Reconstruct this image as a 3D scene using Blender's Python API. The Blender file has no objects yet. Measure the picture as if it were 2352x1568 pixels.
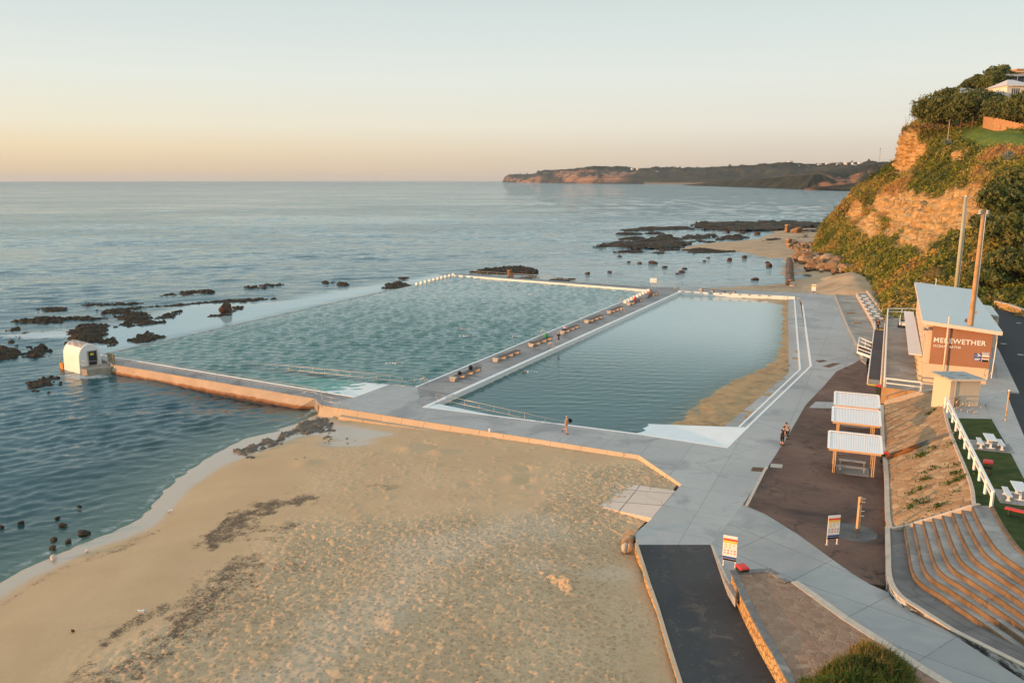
import bpy, bmesh, math, random
import numpy as np
from mathutils import Vector, Matrix, Euler
scene = bpy.context.scene
COL = scene.collection
random.seed(7)
RNG = np.random.default_rng(11)
R = math.radians
H = 24.7
FPX = 1829.0
PITCH = R(11.5)
CP, SP = math.cos(PITCH), math.sin(PITCH)
D = 1.2        # pool deck
WM = 1.06      # water level of the big pool
WR = 0.66      # water level of the small pool
T = 2.9        # building terrace
L = 4.2        # upper lawn
def ray(u, v):
 x = (u - 1176.0) / FPX
 y = -(v - 784.0) / FPX
 return (x, CP + y * SP, -SP + y * CP)
def G(u, v, z=D):
 d = ray(u, v)
 t = (z - H) / d[2]
 return (d[0] * t, d[1] * t, z)
def GY(u, v, Y):
 d = ray(u, v)
 t = Y / d[1]
 return (d[0] * t, Y, H + d[2] * t)
def GP(pts, z=D):
 return [G(u, v, z) for u, v in pts]
def lerp(a, b, t):
 return tuple(a[i] + (b[i] - a[i]) * t for i in range(len(a)))
def _h(ix, iy, iz, seed):
 n = (ix * 374761393 + iy * 668265263 + iz * 2147483647 + seed * 974634777) & 0xFFFFFFFF
 n = ((n ^ (n >> 13)) * 1274126177) & 0xFFFFFFFF
 n = (n ^ (n >> 16)) & 0xFFFFFFFF
 return n / 4294967295.0
def vnoise(p, seed=0):
 p = np.asarray(p, dtype=np.float64)
 i = np.floor(p).astype(np.int64)
 f = p - i
 f = f * f * f * (f * (f * 6 - 15) + 10)
 r = 0
 for dx in (0, 1):
  wx = f[:, 0] if dx else 1 - f[:, 0]
  for dy in (0, 1):
   wy = f[:, 1] if dy else 1 - f[:, 1]
   for dz in (0, 1):
    wz = f[:, 2] if dz else 1 - f[:, 2]
    r = r + wx * wy * wz * _h(i[:, 0] + dx, i[:, 1] + dy, i[:, 2] + dz, seed)
 return r * 2 - 1
def fbm(p, octaves=4, seed=0, gain=0.5):
 p = np.asarray(p, dtype=np.float64)
 a, s, r = 1.0, 1.0, 0
 for o in range(octaves):
  r = r + a * vnoise(p * s + o * 17.3, seed + o)
  a *= gain
  s *= 2.03
 return r
def xyz(x, y, z=0):
 return np.stack([x, y, np.zeros_like(x) + z], axis=1)
def in_poly(x, y, poly):
 poly = np.asarray([(p[0], p[1]) for p in poly])
 ins = np.zeros(x.shape, bool)
 n = len(poly)
 j = n - 1
 for i in range(n):
  xi, yi = poly[i]
  xj, yj = poly[j]
  if yi != yj:
   c = ((yi > y) != (yj > y)) & (x < (xj - xi) * (y - yi) / (yj - yi) + xi)
   ins ^= c
  j = i
 return ins
def seg_dist(x, y, line, closed=False):
 line = [(p[0], p[1]) for p in line]
 if closed:
  line = line + [line[0]]
 best = np.full(x.shape, 1e9)
 for (ax, ay), (bx, by) in zip(line[:-1], line[1:]):
  dx, dy = bx - ax, by - ay
  l2 = dx * dx + dy * dy + 1e-12
  t = np.clip(((x - ax) * dx + (y - ay) * dy) / l2, 0, 1)
  best = np.minimum(best, np.hypot(x - ax - t * dx, y - ay - t * dy))
 return best
def sdist(x, y, poly):
 """signed distance, positive inside"""
 d = seg_dist(x, y, poly, True)
 return np.where(in_poly(x, y, poly), d, -d)
def sstep(a, b, x):
 t = np.clip((x - a) / (b - a), 0, 1)
 return t * t * (3 - 2 * t)
def tag(o, label=None, cat=None, group=None, kind=None):
 if label:
  o['label'] = label
 if cat:
  o['category'] = cat
 if group:
  o['group'] = group
 if kind:
  o['kind'] = kind
 return o
def empty(name, loc, label=None, cat=None, group=None, rz=0.0):
 o = bpy.data.objects.new(name, None)
 COL.objects.link(o)
 o.empty_display_size = 0.2
 o.location = loc
 o.rotation_euler = (0, 0, rz)
 return tag(o, label, cat, group)
def children_of(o):
 return [c for c in bpy.data.objects if c.parent == o]
def copy_tree(o, parent=None):
 kids = list(o.children)
 c = o.copy()
 COL.objects.link(c)
 if parent is not None:
  c.parent = parent
 for ch in kids:
  copy_tree(ch, c)
 return c
def mesh_obj(name, verts, faces, mat=None, parent=None, origin=(0, 0, 0), smooth=False, attrs=None, mats=None, midx=None):
 me = bpy.data.meshes.new(name)
 v = np.asarray(verts, dtype=np.float64).reshape(-1, 3) - np.asarray(origin)
 if isinstance(faces, np.ndarray):
  nf, k = faces.shape
  me.vertices.add(len(v))
  me.vertices.foreach_set('co', v.ravel())
  me.loops.add(nf * k)
  me.loops.foreach_set('vertex_index', faces.ravel().astype(np.int32))
  me.polygons.add(nf)
  me.polygons.foreach_set('loop_start', (np.arange(nf) * k).astype(np.int32))
  me.polygons.foreach_set('loop_total', np.full(nf, k, np.int32))
  me.update(calc_edges=True)
 else:
  me.from_pydata([tuple(p) for p in v], [], faces)
  me.update()
 if attrs:
  for an, (dom, typ, data) in attrs.items():
   at = me.attributes.new(an, typ, dom)
   key = 'value' if typ == 'FLOAT' else 'color' if typ.endswith('COLOR') else 'vector'
   at.data.foreach_set(key, np.asarray(data, dtype=np.float32).ravel())
 for m in (mats or ([mat] if mat else [])):
  me.materials.append(m)
 if midx is not None:
  me.polygons.foreach_set('material_index', np.asarray(midx, dtype=np.int32))
 if smooth:
  me.polygons.foreach_set('use_smooth', np.ones(len(me.polygons), bool))
 o = bpy.data.objects.new(name, me)
 COL.objects.link(o)
 if parent is not None:
  o.parent = parent
 else:
  o.location = origin
 return o
def grid_faces(nr, nc, keep=None):
 idx = np.arange(nr * nc).reshape(nr, nc)
 f = np.stack([idx[:-1, :-1], idx[:-1, 1:], idx[1:, 1:], idx[1:, :-1]], axis=-1).reshape(-1, 4)
 if keep is not None:
  f = f[keep.ravel()]
 return f
def compact(v, f, extra=()):
 used = np.unique(f)
 rm = np.full(len(v), -1, np.int64)
 rm[used] = np.arange(len(used))
 return v[used], rm[f], [e[used] for e in extra]
class MB:
 def __init__(self):
  self.v = []
  self.f = []
 def add(self, vs, fs):
  b = len(self.v)
  self.v += [tuple(p) for p in vs]
  self.f += [tuple(b + i for i in f) for f in fs]
  return self
 def box(self, c, s, rz=0.0, rot=None, taper=1.0):
  m = rot if rot is not None else Matrix.Rotation(rz, 3, 'Z')
  hx, hy, hz = s[0] / 2, s[1] / 2, s[2] / 2
  vs = []
  for z, k in ((-hz, 1.0), (hz, taper)):
   for x, y in ((-hx, -hy), (hx, -hy), (hx, hy), (-hx, hy)):
    p = m @ Vector((x * k, y * k, z))
    vs.append((c[0] + p.x, c[1] + p.y, c[2] + p.z))
  return self.add(vs, [(3, 2, 1, 0), (4, 5, 6, 7), (0, 1, 5, 4), (1, 2, 6, 5), (2, 3, 7, 6), (3, 0, 4, 7)])
 def beam(self, a, b, w, h, up=(0, 0, 1)):
  """box beam from a to b, w wide (sideways), h tall"""
  a, b = Vector(a), Vector(b)
  d = (b - a)
  ln = d.length
  d.normalize()
  upv = Vector(up)
  s = d.cross(upv)
  if s.length < 1e-4:
   s = d.cross(Vector((1, 0, 0)))
  s.normalize()
  t = s.cross(d).normalized()
  vs = []
  for p in (a, b):
   for i, j in ((-1, -1), (1, -1), (1, 1), (-1, 1)):
    vs.append(p + s * (i * w / 2) + t * (j * h / 2))
  return self.add(vs, [(3, 2, 1, 0), (4, 5, 6, 7), (0, 1, 5, 4), (1, 2, 6, 5), (2, 3, 7, 6), (3, 0, 4, 7)])
 def tube(self, pts, r, n=8, caps=True):
  pts = [Vector(p) for p in pts]
  rs = r if isinstance(r, (list, tuple)) else [r] * len(pts)
  rings = []
  prev = None
  for i, p in enumerate(pts):
   if i == 0:
    d = pts[1] - pts[0]
   elif i == len(pts) - 1:
    d = pts[-1] - pts[-2]
   else:
    d = (pts[i + 1] - pts[i]).normalized() + (pts[i] - pts[i - 1]).normalized()
   d.normalize()
   if prev is None:
    a = d.cross(Vector((0, 0, 1)))
    if a.length < 1e-3:
     a = d.cross(Vector((1, 0, 0)))
   else:
    a = prev - d * prev.dot(d)
   a.normalize()
   prev = a
   b = d.cross(a)
   rings.append([p + (a * math.cos(2 * math.pi * k / n) + b * math.sin(2 * math.pi * k / n)) * rs[i] for k in range(n)])
  vs = [q for rg in rings for q in rg]
  fs = []
  for i in range(len(pts) - 1):
   for k in range(n):
    k2 = (k + 1) % n
    fs.append((i * n + k, i * n + k2, (i + 1) * n + k2, (i + 1) * n + k))
  if caps:
   fs.append(tuple(range(n - 1, -1, -1)))
   fs.append(tuple((len(pts) - 1) * n + k for k in range(n)))
  return self.add(vs, fs)
 def prism(self, top, bottom):
  """top / bottom: same-length loops of 3-D points (any order); closed solid, caps triangulated"""
  n = len(top)
  area = sum(top[i][0] * top[(i + 1) % n][1] - top[(i + 1) % n][0] * top[i][1] for i in range(n))
  if area < 0:
   top, bottom = list(reversed(top)), list(reversed(bottom))
  vs = list(top) + list(bottom)
  fs = [tuple(range(n)), tuple(range(2 * n - 1, n - 1, -1))]
  for i in range(n):
   j = (i + 1) % n
   fs.append((i, n + i, n + j, j))
  return self.add(vs, fs)
 def slab(self, pts, z0):
  return self.prism(pts, [(p[0], p[1], z0) for p in pts])
 def strip(self, a, b):
  """open ribbon between two equal-length polylines"""
  n = len(a)
  return self.add(list(a) + list(b), [(i, i + 1, n + i + 1, n + i) for i in range(n - 1)])
 def wall(self, line, thick, ztop, zbot, side=1):
  """wall along a polyline; ztop / zbot numbers or lists"""
  pts = [Vector((p[0], p[1], 0)) for p in line]
  n = len(pts)
  zt = ztop if isinstance(ztop, (list, tuple)) else [ztop] * n
  zb = zbot if isinstance(zbot, (list, tuple)) else [zbot] * n
  off = offset_line(line, thick * side)
  loops = []
  for i in range(n):
   p, q = pts[i], off[i]
   loops.append([(p.x, p.y, zt[i]), (q[0], q[1], zt[i]), (q[0], q[1], zb[i]), (p.x, p.y, zb[i])])
  vs = [v for l in loops for v in l]
  fs = []
  for i in range(n - 1):
   for k in range(4):
    k2 = (k + 1) % 4
    fs.append((i * 4 + k, i * 4 + k2, (i + 1) * 4 + k2, (i + 1) * 4 + k))
  fs += [(3, 2, 1, 0), tuple((n - 1) * 4 + k for k in range(4))]
  return self.add(vs, fs)
 def lathe(self, prof, c, n=16):
  vs, fs = [], []
  m = len(prof)
  for k in range(n):
   a = 2 * math.pi * k / n
   for r, z in prof:
    vs.append((c[0] + r * math.cos(a), c[1] + r * math.sin(a), c[2] + z))
  for k in range(n):
   k2 = (k + 1) % n
   for i in range(m - 1):
    fs.append((k * m + i, k2 * m + i, k2 * m + i + 1, k * m + i + 1))
  fs.append(tuple(k * m for k in range(n - 1, -1, -1)))
  fs.append(tuple(k * m + m - 1 for k in range(n)))
  return self.add(vs, fs)
 def build(self, name, mat, parent=None, origin=(0, 0, 0), smooth=False, bevel=0.0, fix=True):
  me = bpy.data.meshes.new(name)
  me.from_pydata([(p[0] - origin[0], p[1] - origin[1], p[2] - origin[2]) for p in self.v], [], self.f)
  bm = bmesh.new()
  bm.from_mesh(me)
  if fix:
   bmesh.ops.recalc_face_normals(bm, faces=bm.faces)
  if bevel:
   bmesh.ops.bevel(bm, geom=[e for e in bm.edges if e.is_manifold and e.calc_face_angle(0) > 0.5], offset=bevel, segments=1, affect='EDGES', profile=0.7)
  bmesh.ops.triangulate(bm, faces=[f for f in bm.faces if len(f.verts) > 4])
  bm.to_mesh(me)
  bm.free()
  if mat:
   me.materials.append(mat)
  if smooth:
   me.polygons.foreach_set('use_smooth', np.ones(len(me.polygons), bool))
  o = bpy.data.objects.new(name, me)
  COL.objects.link(o)
  if parent is not None:
   o.parent = parent
  else:
   o.location = origin
  return o
def offset_line(line, off):
 pts = [Vector((p[0], p[1])) for p in line]
 out = []
 n = len(pts)
 for i in range(n):
  if i == 0:
   d = (pts[1] - pts[0]).normalized()
   nn = Vector((-d.y, d.x))
   k = 1
  elif i == n - 1:
   d = (pts[-1] - pts[-2]).normalized()
   nn = Vector((-d.y, d.x))
   k = 1
  else:
   d0 = (pts[i] - pts[i - 1]).normalized()
   d1 = (pts[i + 1] - pts[i]).normalized()
   nn = (Vector((-d0.y, d0.x)) + Vector((-d1.y, d1.x))).normalized()
   k = 1 / max(0.4, nn.dot(Vector((-d0.y, d0.x))))
  q = pts[i] + nn * off * k
  out.append((q.x, q.y))
 return out
def smooth_line(pts, n=8):
 """Catmull-Rom through points"""
 P = [Vector(p) for p in pts]
 P = [P[0] * 2 - P[1]] + P + [P[-1] * 2 - P[-2]]
 out = []
 for i in range(1, len(P) - 2):
  for k in range(n):
   t = k / n
   out.append(tuple(0.5 * ((2 * P[i]) + (-P[i - 1] + P[i + 1]) * t + (2 * P[i - 1] - 5 * P[i] + 4 * P[i + 1] - P[i + 2]) * t * t + (-P[i - 1] + 3 * P[i] - 3 * P[i + 1] + P[i + 2]) * t ** 3)))
 out.append(tuple(P[-2]))
 return out
def text_mesh(name, s, size, mat, parent, loc, xdir, updir, depth=0.03, spacing=1.0, align='LEFT', sx=1.0):
 cu = bpy.data.curves.new('tmp_text', 'FONT')
 cu.body = s
 cu.size = size
 cu.extrude = depth
 cu.space_character = spacing
 cu.align_x = align
 cu.offset = 0.02 * size
 to = bpy.data.objects.new('tmp_text', cu)
 COL.objects.link(to)
 dg = bpy.context.evaluated_depsgraph_get()
 me = bpy.data.meshes.new_from_object(to.evaluated_get(dg))
 bpy.data.objects.remove(to)
 bpy.data.curves.remove(cu)
 X = Vector(xdir).normalized()
 Y = Vector(updir).normalized()
 Z = X.cross(Y)
 m = Matrix(((X.x * sx, Y.x, Z.x, loc[0]), (X.y * sx, Y.y, Z.y, loc[1]), (X.z * sx, Y.z, Z.z, loc[2]), (0, 0, 0, 1)))
 me.transform(m)
 me.materials.clear()
 me.materials.append(mat)
 o = bpy.data.objects.new(name, me)
 me.name = name
 COL.objects.link(o)
 o.parent = parent
 return o
class NT:
 def __init__(self, name):
  self.m = bpy.data.materials.new(name)
  self.m.use_nodes = True
  self.t = self.m.node_tree
  self.t.nodes.clear()
  self.out = self.t.nodes.new('ShaderNodeOutputMaterial')
 def n(self, typ, **kw):
  nd = self.t.nodes.new(typ)
  for k, v in kw.items():
   if k in nd.inputs.keys() if isinstance(k, str) else False:
    pass
   setattr(nd, k, v)
  return nd
 def l(self, a, b):
  self.t.links.new(a, b)
 def val(self, node, key, v):
  if hasattr(v, 'links') or hasattr(v, 'is_linked'):
   self.l(v, node.inputs[key])
  else:
   node.inputs[key].default_value = v
 def pos(self):
  return self.n('ShaderNodeNewGeometry').outputs['Position']
 def obj(self):
  return self.n('ShaderNodeTexCoord').outputs['Object']
 def mapping(self, vec, scale=(1, 1, 1), rot=(0, 0, 0), loc=(0, 0, 0)):
  nd = self.n('ShaderNodeMapping')
  self.l(vec, nd.inputs['Vector'])
  nd.inputs['Scale'].default_value = scale
  nd.inputs['Rotation'].default_value = rot
  nd.inputs['Location'].default_value = loc
  return nd.outputs[0]
 def noise(self, vec, scale, detail=4, rough=0.55, dist=0.0):
  nd = self.n('ShaderNodeTexNoise')
  self.l(vec, nd.inputs['Vector'])
  nd.inputs['Scale'].default_value = scale
  nd.inputs['Detail'].default_value = detail
  nd.inputs['Roughness'].default_value = rough
  nd.inputs['Distortion'].default_value = dist
  return nd.outputs['Fac']
 def voro(self, vec, scale, feature='F1', rand=1.0, out='Distance'):
  nd = self.n('ShaderNodeTexVoronoi', feature=feature)
  self.l(vec, nd.inputs['Vector'])
  nd.inputs['Scale'].default_value = scale
  nd.inputs['Randomness'].default_value = rand
  return nd.outputs[out]
 def ramp(self, fac, stops, interp='LINEAR'):
  nd = self.n('ShaderNodeValToRGB')
  self.l(fac, nd.inputs[0])
  cr = nd.color_ramp
  cr.interpolation = interp
  while len(cr.elements) > 1:
   cr.elements.remove(cr.elements[-1])
  for i, (p, c) in enumerate(stops):
   e = cr.elements[0] if i == 0 else cr.elements.new(p)
   e.position = p
   c = (c, c, c) if isinstance(c, (int, float)) else c
   e.color = (c[0], c[1], c[2], 1)
  return nd.outputs[0]
 def mix(self, fac, a, b, mode='MIX'):
  nd = self.n('ShaderNodeMix', data_type='RGBA', blend_type=mode)
  for key, v in ((0, fac), (6, a), (7, b)):
   if isinstance(v, (int, float)):
    nd.inputs[key].default_value = v if key == 0 else (v, v, v, 1)
   elif isinstance(v, tuple):
    nd.inputs[key].default_value = (v[0], v[1], v[2], 1)
   else:
    self.l(v, nd.inputs[key])
  return nd.outputs[2]
 def math(self, op, a, b=0.0, c=None, clamp=False):
  nd = self.n('ShaderNodeMath', operation=op)
  nd.use_clamp = clamp
  for i, v in enumerate((a, b) if c is None else (a, b, c)):
   if isinstance(v, (int, float)):
    nd.inputs[i].default_value = v
   else:
    self.l(v, nd.inputs[i])
  return nd.outputs[0]
 def attr(self, name, out='Fac'):
  nd = self.n('ShaderNodeAttribute')
  nd.attribute_name = name
  return nd.outputs[out]
 def bump(self, height, strength=0.5, dist=0.02, normal=None):
  nd = self.n('ShaderNodeBump')
  self.val(nd, 'Strength', strength)
  self.val(nd, 'Distance', dist)
  self.l(height, nd.inputs['Height'])
  if normal is not None:
   self.l(normal, nd.inputs['Normal'])
  return nd.outputs[0]
 def sep(self, vec):
  nd = self.n('ShaderNodeSeparateXYZ')
  self.l(vec, nd.inputs[0])
  return nd.outputs
 def principled(self, color, rough=0.8, normal=None, spec=0.4, metal=0.0):
  nd = self.n('ShaderNodeBsdfPrincipled')
  if isinstance(color, tuple):
   nd.inputs['Base Color'].default_value = (*color[:3], 1)
  else:
   self.l(color, nd.inputs['Base Color'])
  self.val(nd, 'Roughness', rough)
  self.val(nd, 'Specular IOR Level', spec)
  self.val(nd, 'Metallic', metal)
  if normal is not None:
   self.l(normal, nd.inputs['Normal'])
  self.l(nd.outputs[0], self.out.inputs['Surface'])
  return nd
def basic(name, c, rough=0.6, var=0.12, scale=3.0, bump=0.0, bscale=30.0, spec=0.4, metal=0.0, dirt=None, dscale=1.2, dlo=0.5, dhi=0.75):
 """one-colour material with mottling, optional dirt colour and fine bump"""
 k = NT(name)
 p = k.pos()
 f = k.noise(p, scale, 5, 0.6)
 col = k.ramp(f, [(0.25, tuple(x * (1 - var) for x in c)), (0.75, tuple(min(1, x * (1 + var)) for x in c))])
 if dirt:
  d = k.ramp(k.noise(p, dscale, 6, 0.65, 0.4), [(dlo, 0.0), (dhi, 1.0)])
  col = k.mix(d, col, dirt)
 nm = None
 if bump:
  nm = k.bump(k.noise(p, bscale, 5, 0.6), bump, 0.02)
 k.principled(col, rough, nm, spec, metal)
 return k.m
MT = {}
MT['white'] = basic('white_paint', (0.78, 0.77, 0.74), 0.45, 0.05, 2.5, dirt=(0.55, 0.5, 0.43), dlo=0.62, dhi=0.9)
MT['rail_white'] = basic('rail_white_paint', (0.8, 0.78, 0.74), 0.5, 0.05)
MT['steel'] = basic('galvanised_steel', (0.45, 0.42, 0.39), 0.38, 0.1, 6, metal=0.65)
MT['steel_dull'] = basic('dull_steel', (0.42, 0.42, 0.40), 0.5, 0.12, 6, metal=0.4)
MT['black'] = basic('black_cloth', (0.012, 0.012, 0.014), 0.8, 0.3, 9)
MT['navy'] = basic('navy_cloth', (0.02, 0.035, 0.085), 0.85, 0.3, 9)
MT['red'] = basic('red_plastic', (0.62, 0.03, 0.02), 0.4, 0.08, 5)
MT['redcloth'] = basic('red_cloth', (0.6, 0.04, 0.025), 0.85, 0.15, 9)
MT['pink'] = basic('pink_cloth', (0.65, 0.4, 0.4), 0.85, 0.15, 9)
MT['greencloth'] = basic('green_cloth', (0.03, 0.28, 0.14), 0.85, 0.2, 9)
MT['greycloth'] = basic('grey_cloth', (0.33, 0.33, 0.31), 0.9, 0.1, 9)
MT['binbody'] = basic('dark_green_bin_plastic', (0.02, 0.035, 0.025), 0.45, 0.2, 5)
MT['skin'] = basic('skin', (0.56, 0.30, 0.19), 0.55, 0.08, 8)
MT['hair'] = basic('brown_hair', (0.03, 0.018, 0.012), 0.7, 0.2, 20)
MT['hairgrey'] = basic('grey_hair', (0.4, 0.33, 0.28), 0.7, 0.15, 20)
MT['thong'] = basic('sandal_rubber', (0.12, 0.04, 0.03), 0.8)
MT['rubber'] = basic('tyre_rubber', (0.015, 0.015, 0.015), 0.7)
MT['yellow'] = basic('yellow_strip', (0.62, 0.47, 0.06), 0.7, 0.1)
MT['blue'] = basic('blue_sign_face', (0.035, 0.09, 0.30), 0.45, 0.06)
MT['orange_sign'] = basic('red_sign_band', (0.75, 0.09, 0.02), 0.45, 0.05)
MT['yellow_sign'] = basic('yellow_sign_band', (0.8, 0.55, 0.05), 0.45, 0.05)
MT['sign_white'] = basic('sign_white_face', (0.78, 0.78, 0.76), 0.4, 0.03)
MT['sign_grey'] = basic('sign_icon_grey', (0.45, 0.45, 0.42), 0.5, 0.05)
MT['sign_red'] = basic('sign_icon_red', (0.7, 0.22, 0.16), 0.5, 0.05)
MT['glass'] = basic('window_glass', (0.03, 0.04, 0.045), 0.08, 0.2, 0.6, spec=0.8)
MT['timber'] = basic('pale_timber', (0.55, 0.36, 0.19), 0.75, 0.15, 7, 0.2, 60)
MT['orange_timber'] = basic('weathered_timber', (0.42, 0.22, 0.10), 0.8, 0.2, 5, 0.3, 50)
MT['rust'] = basic('rusty_iron', (0.30, 0.12, 0.04), 0.85, 0.35, 4, 0.4, 40)
MT['orange_gate'] = basic('orange_stained_gate', (0.50, 0.22, 0.05), 0.8, 0.25, 2.5, 0.2, 20)
MT['cream'] = basic('cream_render', (0.62, 0.50, 0.36), 0.85, 0.04, 0.7, 0.08, 60)
MT['rustwall'] = basic('terracotta_render', (0.32, 0.155, 0.088), 0.85, 0.06, 0.7, 0.08, 60)
MT['fascia'] = basic('fascia_cream', (0.74, 0.60, 0.48), 0.6, 0.04)
MT['roof_blue'] = basic('pale_steel_roof', (0.58, 0.61, 0.60), 0.45, 0.03, 0.5)
MT['awning'] = basic('awning_sheet', (0.62, 0.59, 0.58), 0.5, 0.04, 0.8, dirt=(0.4, 0.36, 0.33), dlo=0.68, dhi=0.9)
MT['grate'] = basic('rusty_grate', (0.17, 0.09, 0.05), 0.85, 0.3, 8)
MT['pipe'] = basic('weedy_concrete_pipe', (0.16, 0.09, 0.055), 0.85, 0.4, 0.8, 0.5, 8, dirt=(0.025, 0.022, 0.018), dscale=0.35, dlo=0.45, dhi=0.6)
MT['kerb'] = basic('kerb_concrete', (0.50, 0.42, 0.34), 0.85, 0.15, 2.5, 0.3, 25, dirt=(0.20, 0.17, 0.14), dlo=0.6, dhi=0.85)
MT['darkkerb'] = basic('dark_kerb_concrete', (0.16, 0.155, 0.15), 0.85, 0.3, 1.5, 0.4, 25, dirt=(0.36, 0.35, 0.33), dlo=0.52, dhi=0.75)
MT['pole_wood'] = basic('pole_timber', (0.46, 0.27, 0.13), 0.8, 0.25, 1.5, 0.2, 25)
MT['pole_grey'] = basic('green_grey_pole', (0.38, 0.37, 0.26), 0.75, 0.15, 1.2, 0.1, 25)
MT['steelroof_white'] = basic('white_corrugated_sheet', (0.72, 0.72, 0.72), 0.42, 0.04, 1.5, dirt=(0.5, 0.47, 0.42), dlo=0.66, dhi=0.95)
MT['fence_timber'] = basic('fence_boards', (0.40, 0.22, 0.10), 0.85, 0.25, 1.6)
MT['houseroof'] = basic('house_roof', (0.52, 0.50, 0.50), 0.6, 0.05, 0.5)
MT['housewall'] = basic('house_wall', (0.70, 0.66, 0.60), 0.8, 0.05, 0.5)
MT['housetan'] = basic('tan_house_wall', (0.48, 0.33, 0.20), 0.8, 0.08, 0.5)
MT['housedark'] = basic('dark_window_band', (0.05, 0.05, 0.05), 0.3, 0.2, 0.8)
MT['foam'] = basic('white_foam', (0.8, 0.82, 0.82), 0.6, 0.05, 3)
MT['bark'] = basic('bark', (0.10, 0.075, 0.055), 0.9, 0.3, 3, 0.4, 20)
MT['board'] = basic('weathered_seat_boards', (0.13, 0.11, 0.10), 0.8, 0.3, 2.5, 0.3, 30)
def concrete(name, base, dark, joint=None, rot=0.0, jw=0.02, wet=None, bump=0.25, rough=0.8, jdark=0.55, loc=(0, 0, 0), big=0.09, fine=1.6, sandy=False):
 """poured concrete: large blotches, fine mottling and optional slab joints"""
 k = NT(name)
 p = k.pos()
 f1 = k.noise(p, big, 5, 0.62, 0.5)
 f2 = k.noise(p, fine, 6, 0.65)
 col = k.mix(k.ramp(f1, [(0.36, 0.0), (0.66, 1.0)]), base, dark)
 col = k.mix(k.ramp(f2, [(0.3, 0.0), (0.75, 0.35)]), col, tuple(x * 0.72 for x in base))
 h = k.noise(p, 22, 4, 0.6)
 rg = rough
 if joint:
  mp = k.mapping(p, (1, 1, 1), (0, 0, rot), loc)
  br = k.n('ShaderNodeTexBrick')
  br.offset = joint[2] if len(joint) > 2 else 0.0
  k.l(mp, br.inputs['Vector'])
  br.inputs['Scale'].default_value = 1.0
  br.inputs['Brick Width'].default_value = joint[0]
  br.inputs['Row Height'].default_value = joint[1]
  br.inputs['Mortar Size'].default_value = jw
  br.inputs['Mortar Smooth'].default_value = 0.1
  br.inputs['Color1'].default_value = (0.94, 0.94, 0.94, 1)
  br.inputs['Color2'].default_value = (1.04, 1.04, 1.04, 1)
  br.inputs['Mortar'].default_value = (jdark, jdark, jdark, 1)
  col = k.mix(1.0, col, br.outputs['Color'], 'MULTIPLY')
 nz = k.n('ShaderNodeTexNoise')
 k.l(p, nz.inputs['Vector'])
 nz.inputs['Scale'].default_value = 0.7
 nz.inputs['Detail'].default_value = 6
 wv = k.n('ShaderNodeVectorMath', operation='MULTIPLY_ADD')
 k.l(nz.outputs['Color'], wv.inputs[0])
 wv.inputs[1].default_value = (2.2, 2.2, 0)
 k.l(p, wv.inputs[2])
 ck = k.ramp(k.voro(wv.outputs[0], 0.13, 'DISTANCE_TO_EDGE'), [(0.0, 1.0), (0.006, 0.0)])
 ck = k.math('MULTIPLY', ck, k.ramp(k.noise(p, 0.2, 3), [(0.46, 0.0), (0.54, 0.7)]))
 col = k.mix(ck, col, tuple(x * 0.35 for x in base))
 sp = k.ramp(k.voro(p, 1.7), [(0.07, 1.0), (0.13, 0.0)])
 sp = k.math('MULTIPLY', sp, k.ramp(k.noise(p, 0.22, 3), [(0.5, 0.0), (0.58, 0.55)]))
 col = k.mix(sp, col, tuple(x * 0.45 for x in base))
 col = k.mix(k.ramp(k.noise(k.mapping(p, (.5, 1.6, 1), (0, 0, rot + .5)), 0.5, 7, 0.75, 0.6), [(0.50, 0.0), (0.66, 0.5)]), col, dark)
 if sandy:
  sn = k.ramp(k.noise(p, 0.8, 7, 0.8, 1.0), [(0.55, 0.0), (0.75, 0.4)])
  col = k.mix(sn, col, (0.30, 0.235, 0.16))
  col = k.mix(k.ramp(k.voro(p, 2.6), [(0.035, 0.8), (0.07, 0.0)]), col, (0.4, 0.38, 0.34))
 if wet:
  w = k.ramp(k.noise(p, wet[0], 5, 0.6, 0.8), [(wet[1], 0.0), (wet[2], 1.0)])
  col = k.mix(w, col, wet[3])
  rg = k.math('MULTIPLY_ADD', w, -0.35, rough)
 k.principled(col, rg, k.bump(h, bump, 0.01), 0.35)
 return k.m
AX = math.atan2(0.905, 0.425)      # long axis of the baths
MT['deck'] = concrete('deck_concrete', (0.43, 0.425, 0.41), (0.345, 0.345, 0.34), (4.2, 3.6), -AX, 0.018, (0.16, 0.54, 0.66, (0.22, 0.22, 0.225)))
MT['walk'] = concrete('walkway_concrete', (0.34, 0.325, 0.315), (0.23, 0.225, 0.22), (5.0, 3.0), -AX, 0.018, (0.2, 0.50, 0.64, (0.12, 0.115, 0.115)))
MT['apron'] = concrete('apron_concrete', (0.43, 0.425, 0.41), (0.35, 0.35, 0.345), (5.2, 6.0), R(38), 0.03, None, 0.25)
MT['path'] = concrete('path_concrete', (0.41, 0.405, 0.385), (0.27, 0.27, 0.27), (4.6, 3.4, 0.0), R(52), 0.03, (0.3, 0.58, 0.75, (0.24, 0.245, 0.25)), loc=(1.2, 0.4, 0))
MT['terrace'] = concrete('terrace_paving', (0.42, 0.37, 0.31), (0.22, 0.21, 0.19), (2.2, 2.4), R(-18), 0.03, None, 0.3, big=0.25)
MT['footpath'] = concrete('footpath_concrete', (0.44, 0.425, 0.40), (0.33, 0.33, 0.33), (1.8, 6.0), R(-25), 0.02)
MT['seawall'] = concrete('seawall_concrete', (0.56, 0.44, 0.31), (0.46, 0.35, 0.24), None, bump=0.3, big=0.25)
MT['seat_concrete'] = concrete('bench_concrete', (0.50, 0.44, 0.38), (0.42, 0.36, 0.30), None, bump=0.2, big=0.6)
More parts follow.
